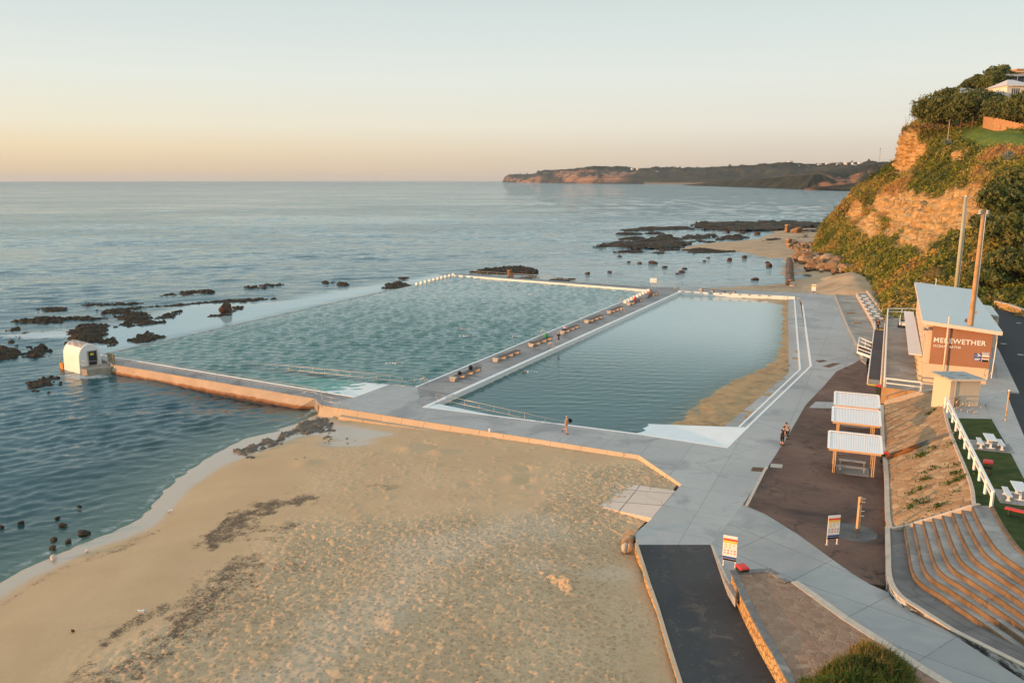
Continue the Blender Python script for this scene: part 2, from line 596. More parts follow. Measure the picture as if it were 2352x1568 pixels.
MT['whitekerb'] = basic('white_painted_kerb', (0.74, 0.75, 0.74), 0.6, 0.05, 1.2, dirt=(0.52, 0.52, 0.5), dscale=0.7, dlo=0.6, dhi=0.9)
MT['slabramp'] = concrete('old_slab', (0.62, 0.52, 0.44), (0.52, 0.44, 0.37), (3.2, 2.6), R(25), 0.05, None, 0.5, jdark=0.35)
MT['steps'] = concrete('step_concrete', (0.36, 0.35, 0.33), (0.15, 0.15, 0.145), None, bump=0.4, big=0.5, fine=2.5)
MT['riser'] = concrete('riser_concrete', (0.235, 0.155, 0.09), (0.11, 0.07, 0.04), None, bump=0.5, big=0.8, fine=3)
MT['asphalt_ramp'] = concrete('ramp_asphalt', (0.060, 0.060, 0.062), (0.045, 0.045, 0.048), None, bump=0.6, big=0.3, rough=0.88, sandy=True)
MT['road'] = concrete('road_asphalt', (0.035, 0.04, 0.045), (0.028, 0.031, 0.036), None, bump=0.5, big=0.2, rough=0.85)
MT['ramp_floor'] = concrete('access_ramp_floor', (0.085, 0.08, 0.085), (0.06, 0.058, 0.062), None, bump=0.3, rough=0.8)
def plaza_mat():
 k = NT('cracked_plaza_asphalt')
 p = k.pos()
 f1 = k.noise(p, 0.16, 6, 0.65, 1.0)
 f2 = k.noise(p, 0.55, 6, 0.7, 0.6)
 f3 = k.noise(p, 9, 4, 0.7)
 col = k.ramp(f1, [(0.3, (0.05, 0.032, 0.026)), (0.45, (0.125, 0.070, 0.050)), (0.58, (0.165, 0.094, 0.067)), (0.72, (0.20, 0.125, 0.09))])
 col = k.mix(k.ramp(f2, [(0.56, 0.0), (0.66, 0.85)]), col, (0.035, 0.028, 0.025))
 col = k.mix(k.ramp(k.noise(p, 0.35, 5, 0.6, 1.5), [(0.60, 0.0), (0.68, 0.55)]), col, (0.20, 0.085, 0.05))
 d = k.n('ShaderNodeTexVoronoi', feature='DISTANCE_TO_EDGE')
 wp = k.n('ShaderNodeVectorMath', operation='MULTIPLY_ADD')
 nz = k.n('ShaderNodeTexNoise')
 k.l(p, nz.inputs['Vector'])
 nz.inputs['Scale'].default_value = 0.8
 nz.inputs['Detail'].default_value = 5
 k.l(nz.outputs['Color'], wp.inputs[0])
 wp.inputs[1].default_value = (1.6, 1.6, 0)
 k.l(p, wp.inputs[2])
 k.l(wp.outputs[0], d.inputs['Vector'])
 d.inputs['Scale'].default_value = 0.34
 crack = k.ramp(d.outputs['Distance'], [(0.0, 1.0), (0.012, 0.0)])
 gate = k.ramp(k.noise(p, 0.25, 3, 0.5), [(0.48, 0.0), (0.55, 1.0)])
 crk = k.math('MULTIPLY', crack, gate)
 col = k.mix(k.math('MULTIPLY', crk, 0.85), col, (0.012, 0.010, 0.010))
 col = k.mix(k.ramp(f3, [(0.3, 0.25), (0.7, 0.0)]), col, (0.03, 0.025, 0.022))
 hgt = k.math('SUBTRACT', f3, crk)
 k.principled(col, 0.8, k.bump(hgt, 0.5, 0.02), 0.35)
 return k.m
MT['plaza'] = plaza_mat()
def stone_mat(name, cols, scale, mortar, squash=(1, 1, 1), mw=0.05, bump=0.7):
 """random rubble / crazy paving"""
 k = NT(name)
 p = k.mapping(k.pos(), squash)
 nz = k.n('ShaderNodeTexNoise')
 k.l(p, nz.inputs['Vector'])
 nz.inputs['Scale'].default_value = scale * 1.3
 nz.inputs['Detail'].default_value = 3
 w = k.n('ShaderNodeVectorMath', operation='MULTIPLY_ADD')
 k.l(nz.outputs['Color'], w.inputs[0])
 w.inputs[1].default_value = (0.35 / scale,) * 3
 k.l(p, w.inputs[2])
 cell = k.voro(w.outputs[0], scale, 'F1', 1.0, 'Color')
 edge = k.voro(w.outputs[0], scale, 'DISTANCE_TO_EDGE', 1.0)
 s = k.sep(cell)
 col = k.ramp(s[0], [(i / (len(cols) - 1), c) for i, c in enumerate(cols)])
 col = k.mix(k.ramp(k.noise(p, scale * 5, 5, 0.65), [(0.35, 0.0), (0.8, 0.45)]), col, tuple(x * 0.5 for x in cols[0]))
 m = k.ramp(edge, [(mw * 0.5, 1.0), (mw, 0.0)])
 col = k.mix(k.math('MULTIPLY', m, 0.8), col, mortar)
 h = k.math('ADD', k.ramp(edge, [(0.0, 0.0), (mw * 2.2, 1.0)]), k.math('MULTIPLY', s[1], 0.7))
 h = k.math('ADD', h, k.math('MULTIPLY', k.noise(p, scale * 6, 4, 0.6), 0.4))
 k.principled(col, 0.85, k.bump(h, bump, 0.06), 0.3)
 return k.m
MT['slope_stone'] = stone_mat('embankment_stone', [(0.30, 0.17, 0.08), (0.42, 0.265, 0.135), (0.34, 0.185, 0.085), (0.50, 0.35, 0.20), (0.25, 0.135, 0.065)], 1.7, (0.36, 0.25, 0.15), (1, 1, 1), 0.06, 0.8)
MT['planter_stone'] = stone_mat('planter_stone', [(0.25, 0.15, 0.10), (0.34, 0.22, 0.15), (0.28, 0.165, 0.11), (0.38, 0.26, 0.18)], 2.3, (0.38, 0.27, 0.19), (1, 1, 1), 0.05, 0.7)
MT['rubble'] = stone_mat('rubble_wall_stone', [(0.50, 0.30, 0.12), (0.62, 0.42, 0.20), (0.54, 0.34, 0.15)], 2.6, (0.24, 0.13, 0.05), (1, 1, 1.3), 0.09, 1.0)
def rock_mat(name, cols, scale=1.2, bump=1.0, wetz=None):
 k = NT(name)
 p = k.pos()
 f = k.noise(p, scale, 6, 0.65, 0.3)
 col = k.ramp(f, [(0.28 + 0.44 * i / (len(cols) - 1), c) for i, c in enumerate(cols)])
 h = k.noise(p, scale * 5, 6, 0.7)
 rg = k.ramp(k.noise(p, scale * 1.5, 4, 0.6), [(0.4, 0.5), (0.65, 0.95)])
 k.principled(col, rg, k.bump(h, bump, 0.2), 0.22)
 return k.m
MT['reef'] = rock_mat('wet_reef_rock', [(0.008, 0.007, 0.006), (0.03, 0.022, 0.014), (0.062, 0.044, 0.024), (0.02, 0.018, 0.012)], 1.3, 1.0)
MT['boulder'] = rock_mat('sandstone_boulder', [(0.07, 0.04, 0.022), (0.20, 0.115, 0.06), (0.31, 0.20, 0.11), (0.17, 0.09, 0.045)], 0.7, 1.0)
MT['darkboulder'] = rock_mat('dark_wet_boulder', [(0.018, 0.014, 0.011), (0.07, 0.04, 0.025), (0.10, 0.055, 0.03)], 0.9, 0.8)
MT['paleboulder'] = rock_mat('pale_boulder', [(0.30, 0.20, 0.12), (0.42, 0.30, 0.20)], 0.9, 0.6)
def sand_mat():
 k = NT('beach_sand')
 p = k.pos()
 f1 = k.noise(p, 0.22, 5, 0.6, 0.4)
 f2 = k.noise(p, 14, 5, 0.7)
 dry = k.attr('dry')
 wet = k.attr('wet')
 weed = k.attr('weed')
 pale = k.attr('pale')
 smooth = k.ramp(f1, [(0.3, (0.48, 0.32, 0.18)), (0.7, (0.55, 0.375, 0.215))])
 rough = k.ramp(f1, [(0.3, (0.53, 0.37, 0.22)), (0.7, (0.62, 0.45, 0.28))])
 col = k.mix(dry, smooth, rough)
 col = k.mix(k.math('MULTIPLY', pale, 0.45), col, (0.64, 0.52, 0.39))
 col = k.mix(k.ramp(f2, [(0.25, 0.35), (0.6, 0.0)]), col, (0.26, 0.18, 0.10))
 wn = k.ramp(k.math('ADD', k.math('MULTIPLY', k.noise(p, 7.0, 6, 0.8), 0.6), k.math('MULTIPLY', k.noise(p, 1.5, 5, 0.7), 0.4)), [(0.36, 0.0), (0.64, 1.0)])
 wfac = k.math('SUBTRACT', k.math('MULTIPLY', weed, 1.05), k.math('MULTIPLY', wn, 0.95))
 wfac = k.ramp(wfac, [(0.0, 0.0), (0.4, 0.85)])
 col = k.mix(wfac, col, (0.045, 0.032, 0.023))
 col = k.mix(k.math('MULTIPLY', wet, 0.85), col, (0.40, 0.35, 0.29))
 rg = k.math('MULTIPLY_ADD', wet, -0.8, 0.9)
 foot = k.voro(p, 3.6, 'SMOOTH_F1', 1.0)
 h = k.math('ADD', k.math('MULTIPLY', k.ramp(foot, [(0.05, 0.0), (0.5, 1.0)]), dry), k.math('MULTIPLY', f2, 0.35))
 nm = k.bump(h, k.math('MULTIPLY_ADD', dry, 0.9, 0.08), 0.2)
 k.principled(col, rg, nm, 0.4)
 return k.m
MT['sand'] = sand_mat()
MT['farsand'] = basic('far_sand', (0.44, 0.31, 0.19), 0.9, 0.15, 0.25, 0.6, 2.5, dirt=(0.25, 0.16, 0.09), dscale=0.08, dlo=0.52, dhi=0.72)
MT['poolsand'] = basic('pool_sand', (0.37, 0.245, 0.12), 0.85, 0.2, 0.8, 0.7, 5, dirt=(0.17, 0.105, 0.05), dscale=0.7, dlo=0.5, dhi=0.72)
def water_mat(name, deep, scales, strength, rough=0.03, tint=(0.45, 0.80, 0.76), stretch=(1, 1, 1), rot=0.0, patchy=0.0, shallow=(0.38, 0.46, 0.46), chop=False, foam=False, spec=1.38, gloss=(0.93, 0.98, 1.0)):
 """clear-to-opaque water: how much of the bed shows through depends on the real depth under each vertex"""
 k = NT(name)
 p = k.pos()
 mp = k.mapping(p, stretch, (0, 0, rot))
 h = None
 for sc, am in scales:
  nz = k.math('MULTIPLY', k.noise(mp, sc, 3, 0.55, 0.15), am)
  h = nz if h is None else k.math('ADD', h, nz)
 st = strength
 if patchy:
  pm = k.mapping(p, (0.35, 1, 1), (0, 0, R(-4)))
  st = k.math('MULTIPLY', k.ramp(k.noise(pm, 0.011, 4, 0.6, 0.8), [(0.36, 1 - patchy), (0.62, 1.0)]), strength)
 if chop:
  st = k.math('MULTIPLY', st, k.attr('chop'))
 nm = k.bump(h, st, 1.0)
 fr = k.n('ShaderNodeFresnel')
 fr.inputs['IOR'].default_value = spec
 k.l(nm, fr.inputs['Normal'])
 gl = k.n('ShaderNodeBsdfGlossy')
 gl.inputs['Roughness'].default_value = rough
 gl.inputs['Color'].default_value = (*gloss, 1)
 k.l(nm, gl.inputs['Normal'])
 df = k.n('ShaderNodeBsdfDiffuse')
 k.l(k.mix(k.attr('shoal_sheen'), deep, shallow), df.inputs['Color'])  # pale body colour serves real shallows and also stands in for sky sheen
 tr = k.n('ShaderNodeBsdfTransparent')
 tr.inputs['Color'].default_value = (*tint, 1)
 body = k.n('ShaderNodeMixShader')
 k.l(k.attr('opaque'), body.inputs[0])
 k.l(tr.outputs[0], body.inputs[1])
 k.l(df.outputs[0], body.inputs[2])
 mx = k.n('ShaderNodeMixShader')
 k.l(fr.outputs[0], mx.inputs[0])
 k.l(body.outputs[0], mx.inputs[1])
 k.l(gl.outputs[0], mx.inputs[2])
 last = mx
 if foam:
  fd = k.n('ShaderNodeBsdfDiffuse')
  fd.inputs['Color'].default_value = (0.72, 0.74, 0.74, 1)
  fm = k.n('ShaderNodeMixShader')
  fn = k.math('SUBTRACT', k.math('MULTIPLY', k.attr('foam'), 1.5), k.noise(p, 1.3, 6, 0.7, 0.6))
  k.l(k.ramp(fn, [(0.0, 0.0), (0.3, 0.6)]), fm.inputs[0])
  k.l(mx.outputs[0], fm.inputs[1])
  k.l(fd.outputs[0], fm.inputs[2])
  last = fm
 k.l(last.outputs[0], k.out.inputs['Surface'])
 return k.m
def leaf_mat(name, cols, trans=0.25):
 k = NT(name)
 at = k.attr('tone')
 col = k.ramp(at, [(i / (len(cols) - 1), c) for i, c in enumerate(cols)])
 df = k.n('ShaderNodeBsdfDiffuse')
 k.l(col, df.inputs['Color'])
 tl = k.n('ShaderNodeBsdfTranslucent')
 k.l(col, tl.inputs['Color'])
 mx = k.n('ShaderNodeMixShader')
 mx.inputs[0].default_value = trans
 k.l(df.outputs[0], mx.inputs[1])
 k.l(tl.outputs[0], mx.inputs[2])
 k.l(mx.outputs[0], k.out.inputs['Surface'])
 return k.m
MT['leaf_tree'] = leaf_mat('banksia_leaves', [(0.022, 0.034, 0.012), (0.08, 0.105, 0.032), (0.17, 0.18, 0.065), (0.26, 0.235, 0.10)])
MT['leaf_scrub'] = leaf_mat('scrub_leaves', [(0.04, 0.055, 0.014), (0.13, 0.155, 0.025), (0.26, 0.25, 0.045), (0.42, 0.29, 0.08), (0.5, 0.27, 0.09)])
MT['leaf_near'] = leaf_mat('shrub_leaves', [(0.02, 0.045, 0.012), (0.05, 0.10, 0.022), (0.09, 0.15, 0.03), (0.16, 0.17, 0.05)])
MT['blade'] = leaf_mat('grass_blades', [(0.04, 0.07, 0.015), (0.10, 0.13, 0.03), (0.22, 0.18, 0.06), (0.32, 0.20, 0.07)])
MT['agave'] = leaf_mat('agave_leaves', [(0.16, 0.20, 0.17), (0.26, 0.30, 0.26)], 0.1)
def lawn_mat():
 k = NT('mown_grass')
 p = k.pos()
 col = k.ramp(k.noise(p, 1.1, 5, 0.65), [(0.3, (0.026, 0.045, 0.013)), (0.55, (0.055, 0.082, 0.022)), (0.75, (0.10, 0.105, 0.036))])
 col = k.mix(k.ramp(k.noise(p, 16, 4, 0.7), [(0.3, 0.5), (0.65, 0.0)]), col, (0.015, 0.032, 0.008))
 k.principled(col, 0.95, k.bump(k.noise(p, 24, 4, 0.75), 1.0, 0.05), 0.15)
 return k.m
MT['lawn'] = lawn_mat()
def cliff_mat():
 k = NT('cliff_surface')
 p = k.pos()
 st = k.noise(k.mapping(p, (0.16, 0.16, 1.0)), 1.0, 7, 0.72, 0.9)
 f = k.noise(p, 0.35, 6, 0.7, 0.4)
 rock = k.ramp(st, [(0.3, (0.22, 0.115, 0.04)), (0.45, (0.46, 0.285, 0.11)), (0.56, (0.66, 0.47, 0.24)), (0.68, (0.44, 0.275, 0.115))])
 rock = k.mix(k.ramp(f, [(0.42, 0.0), (0.66, 0.8)]), rock, (0.38, 0.205, 0.06))
 rock = k.mix(k.ramp(k.noise(k.mapping(p, (1, 1, 0.2)), 0.42, 6, 0.75), [(0.54, 0.0), (0.64, 0.75)]), rock, (0.11, 0.055, 0.025))
 rock = k.mix(k.ramp(k.noise(p, 0.9, 5, 0.7), [(0.56, 0.0), (0.7, 0.7)]), rock, (0.08, 0.05, 0.025))
 g = k.noise(p, 0.13, 6, 0.65, 0.4)
 green = k.ramp(g, [(0.32, (0.022, 0.034, 0.010)), (0.48, (0.052, 0.07, 0.016)), (0.6, (0.11, 0.10, 0.03)), (0.72, (0.20, 0.115, 0.045))])
 lawn = k.ramp(k.noise(p, 0.3, 5, 0.6), [(0.3, (0.07, 0.13, 0.02)), (0.7, (0.16, 0.20, 0.035))])
 earth = k.ramp(k.noise(p, 0.5, 5, 0.7), [(0.3, (0.17, 0.085, 0.035)), (0.7, (0.32, 0.18, 0.08))])
 col = k.mix(k.attr('dry'), green, earth)
 col = k.mix(k.attr('lawn'), col, lawn)
 col = k.mix(k.attr('rock'), col, rock)
 h = k.math('ADD', k.math('MULTIPLY', st, 1.2), k.noise(p, 1.6, 6, 0.75))
 k.principled(col, 0.92, k.bump(h, 0.9, 0.5), 0.2)
 return k.m
MT['cliff'] = cliff_mat()
def headland_mat():
 k = NT('far_headland_surface')
 p = k.pos()
 g = k.noise(p, 0.016, 8, 0.8, 0.3)
 green = k.ramp(g, [(0.34, (0.012, 0.017, 0.014)), (0.48, (0.035, 0.042, 0.025)), (0.6, (0.08, 0.078, 0.036)), (0.72, (0.15, 0.12, 0.055))])
 st = k.noise(k.mapping(p, (0.004, 0.004, 0.16)), 1.0, 5, 0.65, 0.4)
 rock = k.ramp(st, [(0.32, (0.20, 0.095, 0.055)), (0.5, (0.45, 0.23, 0.125)), (0.66, (0.58, 0.33, 0.19))])
 rock = k.mix(k.ramp(k.noise(k.mapping(p, (1, 1, 0.25)), 0.035, 5, 0.7), [(0.5, 0.0), (0.65, 0.7)]), rock, (0.09, 0.065, 0.045))
 col = k.mix(k.attr('rock'), green, rock)
 col = k.mix(k.math('MULTIPLY', k.attr('beach'), 0.5), col, (0.5, 0.42, 0.33))
 k.principled(col, 0.95, k.bump(k.noise(p, 0.05, 6, 0.8), 1.0, 25.0), 0.1)
 return k.m
MT['headland'] = headland_mat()
SHORE = GP([(-260, 1470), (-120, 1395), (0, 1340), (60, 1305), (180, 1250), (270, 1218), (325, 1190), (350, 1165), (410, 1098), (480, 1048), (560, 1008), (640, 985), (700, 962), (735, 945)], 0)
LANDLINE = GP([(735, 930), (1468, 1045), (1565, 1112), (1497, 1190), (1458, 1225), (1465, 1250), (1520, 1420), (1590, 1640)], 0.7)
BEACH_POLY = list(SHORE) + LANDLINE + [(14, 18, 0), (-40, 18, 0)]
def land_s(x, y):
 """distance inland from the waterline (negative offshore)"""
 d = seg_dist(x, y, SHORE)
 return np.where(in_poly(x, y, BEACH_POLY), d, -d)
def waves(x, y, comps, spacing):
 z = np.zeros_like(x)
 for kx, ky, ph, am, wl in comps:
  fade = np.clip((wl / spacing - 2.5) / 2.0, 0, 1)
  c = np.sin(kx * x + ky * y + ph)
  z += am * fade * (c - 0.3 * np.cos(2 * (kx * x + ky * y + ph)))
 return z
def comps(n, wl0, wl1, mean, spread, slope, rng):
 out = []
 for i in range(n):
  wl = wl0 * (wl1 / wl0) ** rng.random()
  a = mean + rng.normal() * spread
  kk = 2 * math.pi / wl
  out.append((kk * math.cos(a), kk * math.sin(a), rng.random() * 6.28, slope / kk * (0.5 + rng.random()), wl))
 return out
CALM = GP([(215, 822), (1045, 634), (1000, 628), (940, 640), (760, 666), (640, 690), (430, 693), (300, 735), (150, 770), (170, 800)], 0)
COVE = GP([(1045, 634), (1490, 668), (1800, 652), (1800, 600), (1570, 572), (1250, 590), (1120, 615)], 0)
def build_sea():
 rr = [16.0]
 while rr[-1] < 11200:
  r = rr[-1]
  rr.append(r * (1.0035 if r < 560 else 1.012 if r < 1200 else 1.05))
 rr = np.array(rr)
 aa = np.linspace(R(-54), R(54), 470)
 rg, ag = np.meshgrid(rr, aa, indexing='ij')
 x = (rg * np.sin(ag)).ravel()
 y = (rg * np.cos(ag)).ravel()
 sp = (rg * np.maximum(0.0035, 0.004)).ravel()
 rng = np.random.default_rng(3)
 cs = comps(40, 0.9, 2.3, R(-66), 0.36, 0.056, rng) + comps(12, 3, 9, R(-68), 0.4, 0.013, rng) + comps(12, 12, 45, R(-80), 0.25, 0.009, rng)
 z = waves(x, y, cs, sp)
 rad = np.hypot(x, y)
 z = z + waves(x, y, comps(22, 2.6, 9, R(-78), 0.3, 0.03, rng), sp) * sstep(110, 220, rad)
 calm = sstep(-3, 5, sdist(x, y, CALM))
 cove = sstep(-5, 8, sdist(x, y, COVE))
 amp = (1 - 0.93 * calm) * (1 - 0.55 * cove)
 s = land_s(x, y)
 near = (y < 120) & (x < 25)
 amp = amp * np.where(near, 0.12 + 0.88 * sstep(0.5, 9, -s), 1.0)
 pat = 0.75 + 0.5 * fbm(xyz(x * 0.018, y * 0.05), 3, 5)
 z = z * amp * pat
 dep = np.where(near, np.clip(-s, 0, None) * 0.075, 2.0)
 dep = np.where((calm > 0.1) | (cove > 0.1), 1.0, dep)
 opq = 1 - np.exp(-dep * 1.5)
 shoal_sheen = np.maximum(.95 * calm, .42 * cove)
 shoal_sheen = np.maximum(shoal_sheen, .30 * sstep(90, 500, y) * (1 - .5 * sstep(1500, 6000, y)))  # open sea paled in colour to imitate its silvery sky reflection
 shoal_sheen = np.where(near, np.maximum(shoal_sheen, .16 * np.exp(-((s + 1.5) / 2.0) ** 2)), shoal_sheen)
 chop = (.27 + .73 * sstep(130, 480, rad) + 1.6 * sstep(700, 5000, rad)) * (1 - .9 * calm)
 foam = np.where(near, np.exp(-((s + 0.7) / 1.0) ** 2) * 0.36, 0)
 ed = np.abs(sdist(x, y, GP([(150, 770), (300, 735), (430, 693), (640, 690), (760, 666), (940, 640), (930, 632), (740, 655), (600, 676), (420, 680), (280, 716), (130, 745)], 0)))
 foam += 0.36 * np.exp(-(ed / 2.5) ** 2) * (fbm(xyz(x * 0.12, y * 0.3), 3, 9) > 0.05)
 for (u, v, rad, am) in ((1265, 580, 5, .45), (1470, 538, 6, .42), (745, 917, 2.2, .45), (760, 930, 2.0, .4), (165, 862, 2, .36), (230, 866, 2.0, .34), (95, 770, 3, .36), (50, 775, 3, .36)):
  g = G(u, v, 0)
  foam += am * np.exp(-(((x - g[0]) / (rad * 2.2)) ** 2 + ((y - g[1]) / rad) ** 2))
 v = np.stack([x, y, z], 1)
 f = grid_faces(len(rr), len(aa))
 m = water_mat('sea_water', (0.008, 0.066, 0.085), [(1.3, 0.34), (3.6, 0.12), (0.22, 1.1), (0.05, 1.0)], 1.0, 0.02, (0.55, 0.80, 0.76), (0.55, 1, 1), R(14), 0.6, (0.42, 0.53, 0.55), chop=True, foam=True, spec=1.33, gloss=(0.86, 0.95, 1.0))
 o = mesh_obj('sea', v, f, m, smooth=True, attrs={'opaque': ('POINT', 'FLOAT', opq), 'shoal_sheen': ('POINT', 'FLOAT', shoal_sheen), 'chop': ('POINT', 'FLOAT', chop), 'foam': ('POINT', 'FLOAT', np.clip(foam, 0, 1))})
 tag(o, 'teal ocean with short chop running out to the horizon', 'sea', kind='structure')
 a = [(-700, -60, -2.2), (700, -60, -2.2), (700, 900, -2.2), (-700, 900, -2.2)]
 sb = MB().add(a, [(0, 1, 2, 3)]).build('seabed', basic('seabed', (0.06, 0.06, 0.045)))
 tag(sb, 'dark rocky sea bed under the shallow water', 'sea bed', kind='structure')
build_sea()
def build_sand():
 st = 0.125
 xs = np.arange(-64, 17, st)
 ys = np.arange(24, 88, st)
 X, Y = np.meshgrid(xs, ys)
 x, y = X.ravel(), Y.ravel()
 s = land_s(x, y)
 z = np.where(s > 0, 0.92 * (1 - np.exp(-s / 13.0)), 0.07 * s)
 z = z + 0.03 * fbm(xyz(x * 0.07, y * 0.07), 3, 21) * sstep(0, 6, s)
 dryp = GP([(1600, 1060), (1468, 1062), (1330, 1070), (1290, 1110), (1300, 1160), (1150, 1185), (900, 1185), (760, 1205), (660, 1190), (580, 1262), (520, 1312), (440, 1372), (330, 1425), (240, 1505), (150, 1600), (60, 1750), (1700, 1750), (1600, 1640), (1480, 1250), (1520, 1190), (1600, 1110)], 0.7)
 edge = fbm(xyz(x * 0.3, y * 0.3), 4, 33)
 dry = sstep(-2.2, 3.0, sdist(x, y, dryp) + 1.6 * edge)
 midp = GP([(735, 1010), (1400, 1080), (1300, 1180), (640, 1190), (700, 1120)], 0.7)
 dry = np.maximum(dry, 0.28 * sstep(-3, 3, sdist(x, y, midp) + edge) * (0.5 + 0.5 * (fbm(xyz(x * .5, y * .5), 3, 8) > 0)))
 n1 = fbm(xyz(x * 2.9 + edge, y * 2.9), 2, 40)
 n2 = vnoise(xyz(x * 4.9, y * 4.9), 44)
 rim = 1 - np.abs(n1) * 1.6
 pits = 0.068 * rim + 0.04 * n2
 dens = 0.55 + 0.45 * sstep(-0.5, 0.5, fbm(xyz(x * 0.15, y * 0.15), 3, 55))
 pale = np.zeros_like(x)
 for ln, rad in (([(960, 1270), (1100, 1235), (1230, 1205)], 1.9), ([(690, 1520), (800, 1440), (890, 1395), (950, 1310)], 1.5), ([(1255, 1295), (1330, 1315), (1430, 1315)], 0.9), ([(560, 1600), (680, 1530)], 1.5)):
  dd = seg_dist(x, y, GP(ln, 0.75))
  pale = np.maximum(pale, 1 - sstep(rad * 0.3, rad * 1.8, dd + 0.9 * edge))
 ra_ = GP([(1465, 1250), (1515, 1400), (1545, 1500), (1590, 1640)], 0.7)
 z = z - 0.42 * np.exp(-seg_dist(x, y, ra_) / 5.0) + .12 * np.exp(-(seg_dist(x, y, GP([(1551, 1126), (1497, 1189)], .9)) / 3.0) ** 2)
 z = z + dry * dens * pits * (1 - 0.55 * pale)
 cl = np.clip(vnoise(xyz(x * 2.0, y * 2.0), 61) - 0.62, 0, 1) * sstep(10, 16, s)
 z = z + cl * 0.16
 for (u, v, rad, h) in ((1290, 1335, .8, .26), (1310, 1345, .6, .22), (1268, 1350, .7, -.28), (908, 1427, .7, .22), (930, 1425, .5, -.15), (1200, 1105, .6, -.22), (1180, 1100, .7, .14), (975, 1022, 1.1, -.16), (940, 1030, .9, .16), (1010, 1040, .8, .14), (1205, 1077, .5, -.2), (1072, 1113, .5, -.12), (700, 1060, 1.0, .12)):
  g = G(u, v, 0.7)
  d = np.hypot(x - g[0], y - g[1]) / rad
  z += h * np.exp(-d * d)
 wetp = GP([(-120, 1400), (0, 1340), (60, 1305), (180, 1250), (270, 1218), (325, 1190), (350, 1165), (410, 1098), (480, 1048), (560, 1008), (640, 985), (700, 955), (735, 940), (770, 975), (900, 1008), (800, 1022), (740, 1000), (680, 1005), (600, 1035), (520, 1065), (440, 1112), (390, 1168), (345, 1205), (290, 1234), (190, 1270), (70, 1326), (0, 1365), (-120, 1440)], 0.1)
 wet = sstep(-1.0, 0.25, sdist(x, y, wetp) + 0.35 * edge)
 g = G(800, 1018, 0.4)
 pool = np.exp(-(((x - g[0]) / 2.6) ** 2 + ((y - g[1]) / 1.3) ** 2) ** 2)
 wet = np.maximum(wet, pool * 0.9)
 wet = np.where(s < 0.2, np.maximum(wet, 0.8), wet)
 z = z - 0.10 * pool
 weed = np.zeros_like(x)
 ed2_ = fbm(xyz(x * 1.3, y * 1.3), 3, 66)
 for ln, rad, am in (([(488, 1240), (510, 1215), (560, 1185), (620, 1160), (700, 1137)], 0.95, .8), ([(500, 1232), (545, 1215), (590, 1205), (660, 1212)], 0.85, .66), ([(560, 1232), (640, 1235)], 0.5, .5),
      ([(545, 1275), (500, 1320), (430, 1380), (340, 1412), (300, 1432), (262, 1460), (238, 1480)], 0.5, .62), ([(238, 1480), (190, 1535), (140, 1580)], 0.5, .55), ([(265, 1452), (240, 1478)], 0.4, .8),
      ([(560, 1290), (500, 1365), (430, 1435), (330, 1510), (240, 1560)], 1.7, .62), ([(530, 1300), (470, 1380), (400, 1460)], 1.0, .72), ([(0, 1375), (130, 1292), (270, 1245), (330, 1218), (400, 1182)], 0.22, .45), ([(300, 1232), (360, 1206)], 0.4, .5), ([(700, 1137), (800, 1110), (900, 1120)], .5, .5), ([(640, 1300), (700, 1310)], .5, .5), ([(680, 1120), (720, 1150)], .9, .45)):
  dd = seg_dist(x, y, GP(ln, 0.6))
  weed = np.maximum(weed, am * (1 - sstep(rad * 0.1, rad * 2.1, dd + 0.4 * edge + rad * .7 * ed2_)))
 keep_poly = GP([(735, 930), (1468, 1045), (1565, 1112), (1497, 1190), (1458, 1225), (1465, 1250), (1520, 1420), (1590, 1640)], 0.7)
 kp = offset_line([(p[0], p[1]) for p in keep_poly], 1.1)
 kp = kp + [(16, 20), (-90, 20), (-90, 92), (-24, 92)]
 keepv = in_poly(x, y, kp) & (s > -17)
 K = keepv.reshape(X.shape)
 kc = K[:-1, :-1] & K[1:, :-1] & K[:-1, 1:] & K[1:, 1:]
 f = grid_faces(X.shape[0], X.shape[1], kc)
 v, f, ex = compact(np.stack([x, y, z], 1), f, (dry, wet, weed, pale))
 o = mesh_obj('sand_beach', v, f, MT['sand'], smooth=True, attrs={n: ('POINT', 'FLOAT', e) for n, e in zip(('dry', 'wet', 'weed', 'pale'), ex)})
 tag(o, 'trampled yellow sand beach below the baths, smooth and damp near the water', 'beach', kind='structure')
build_sand()
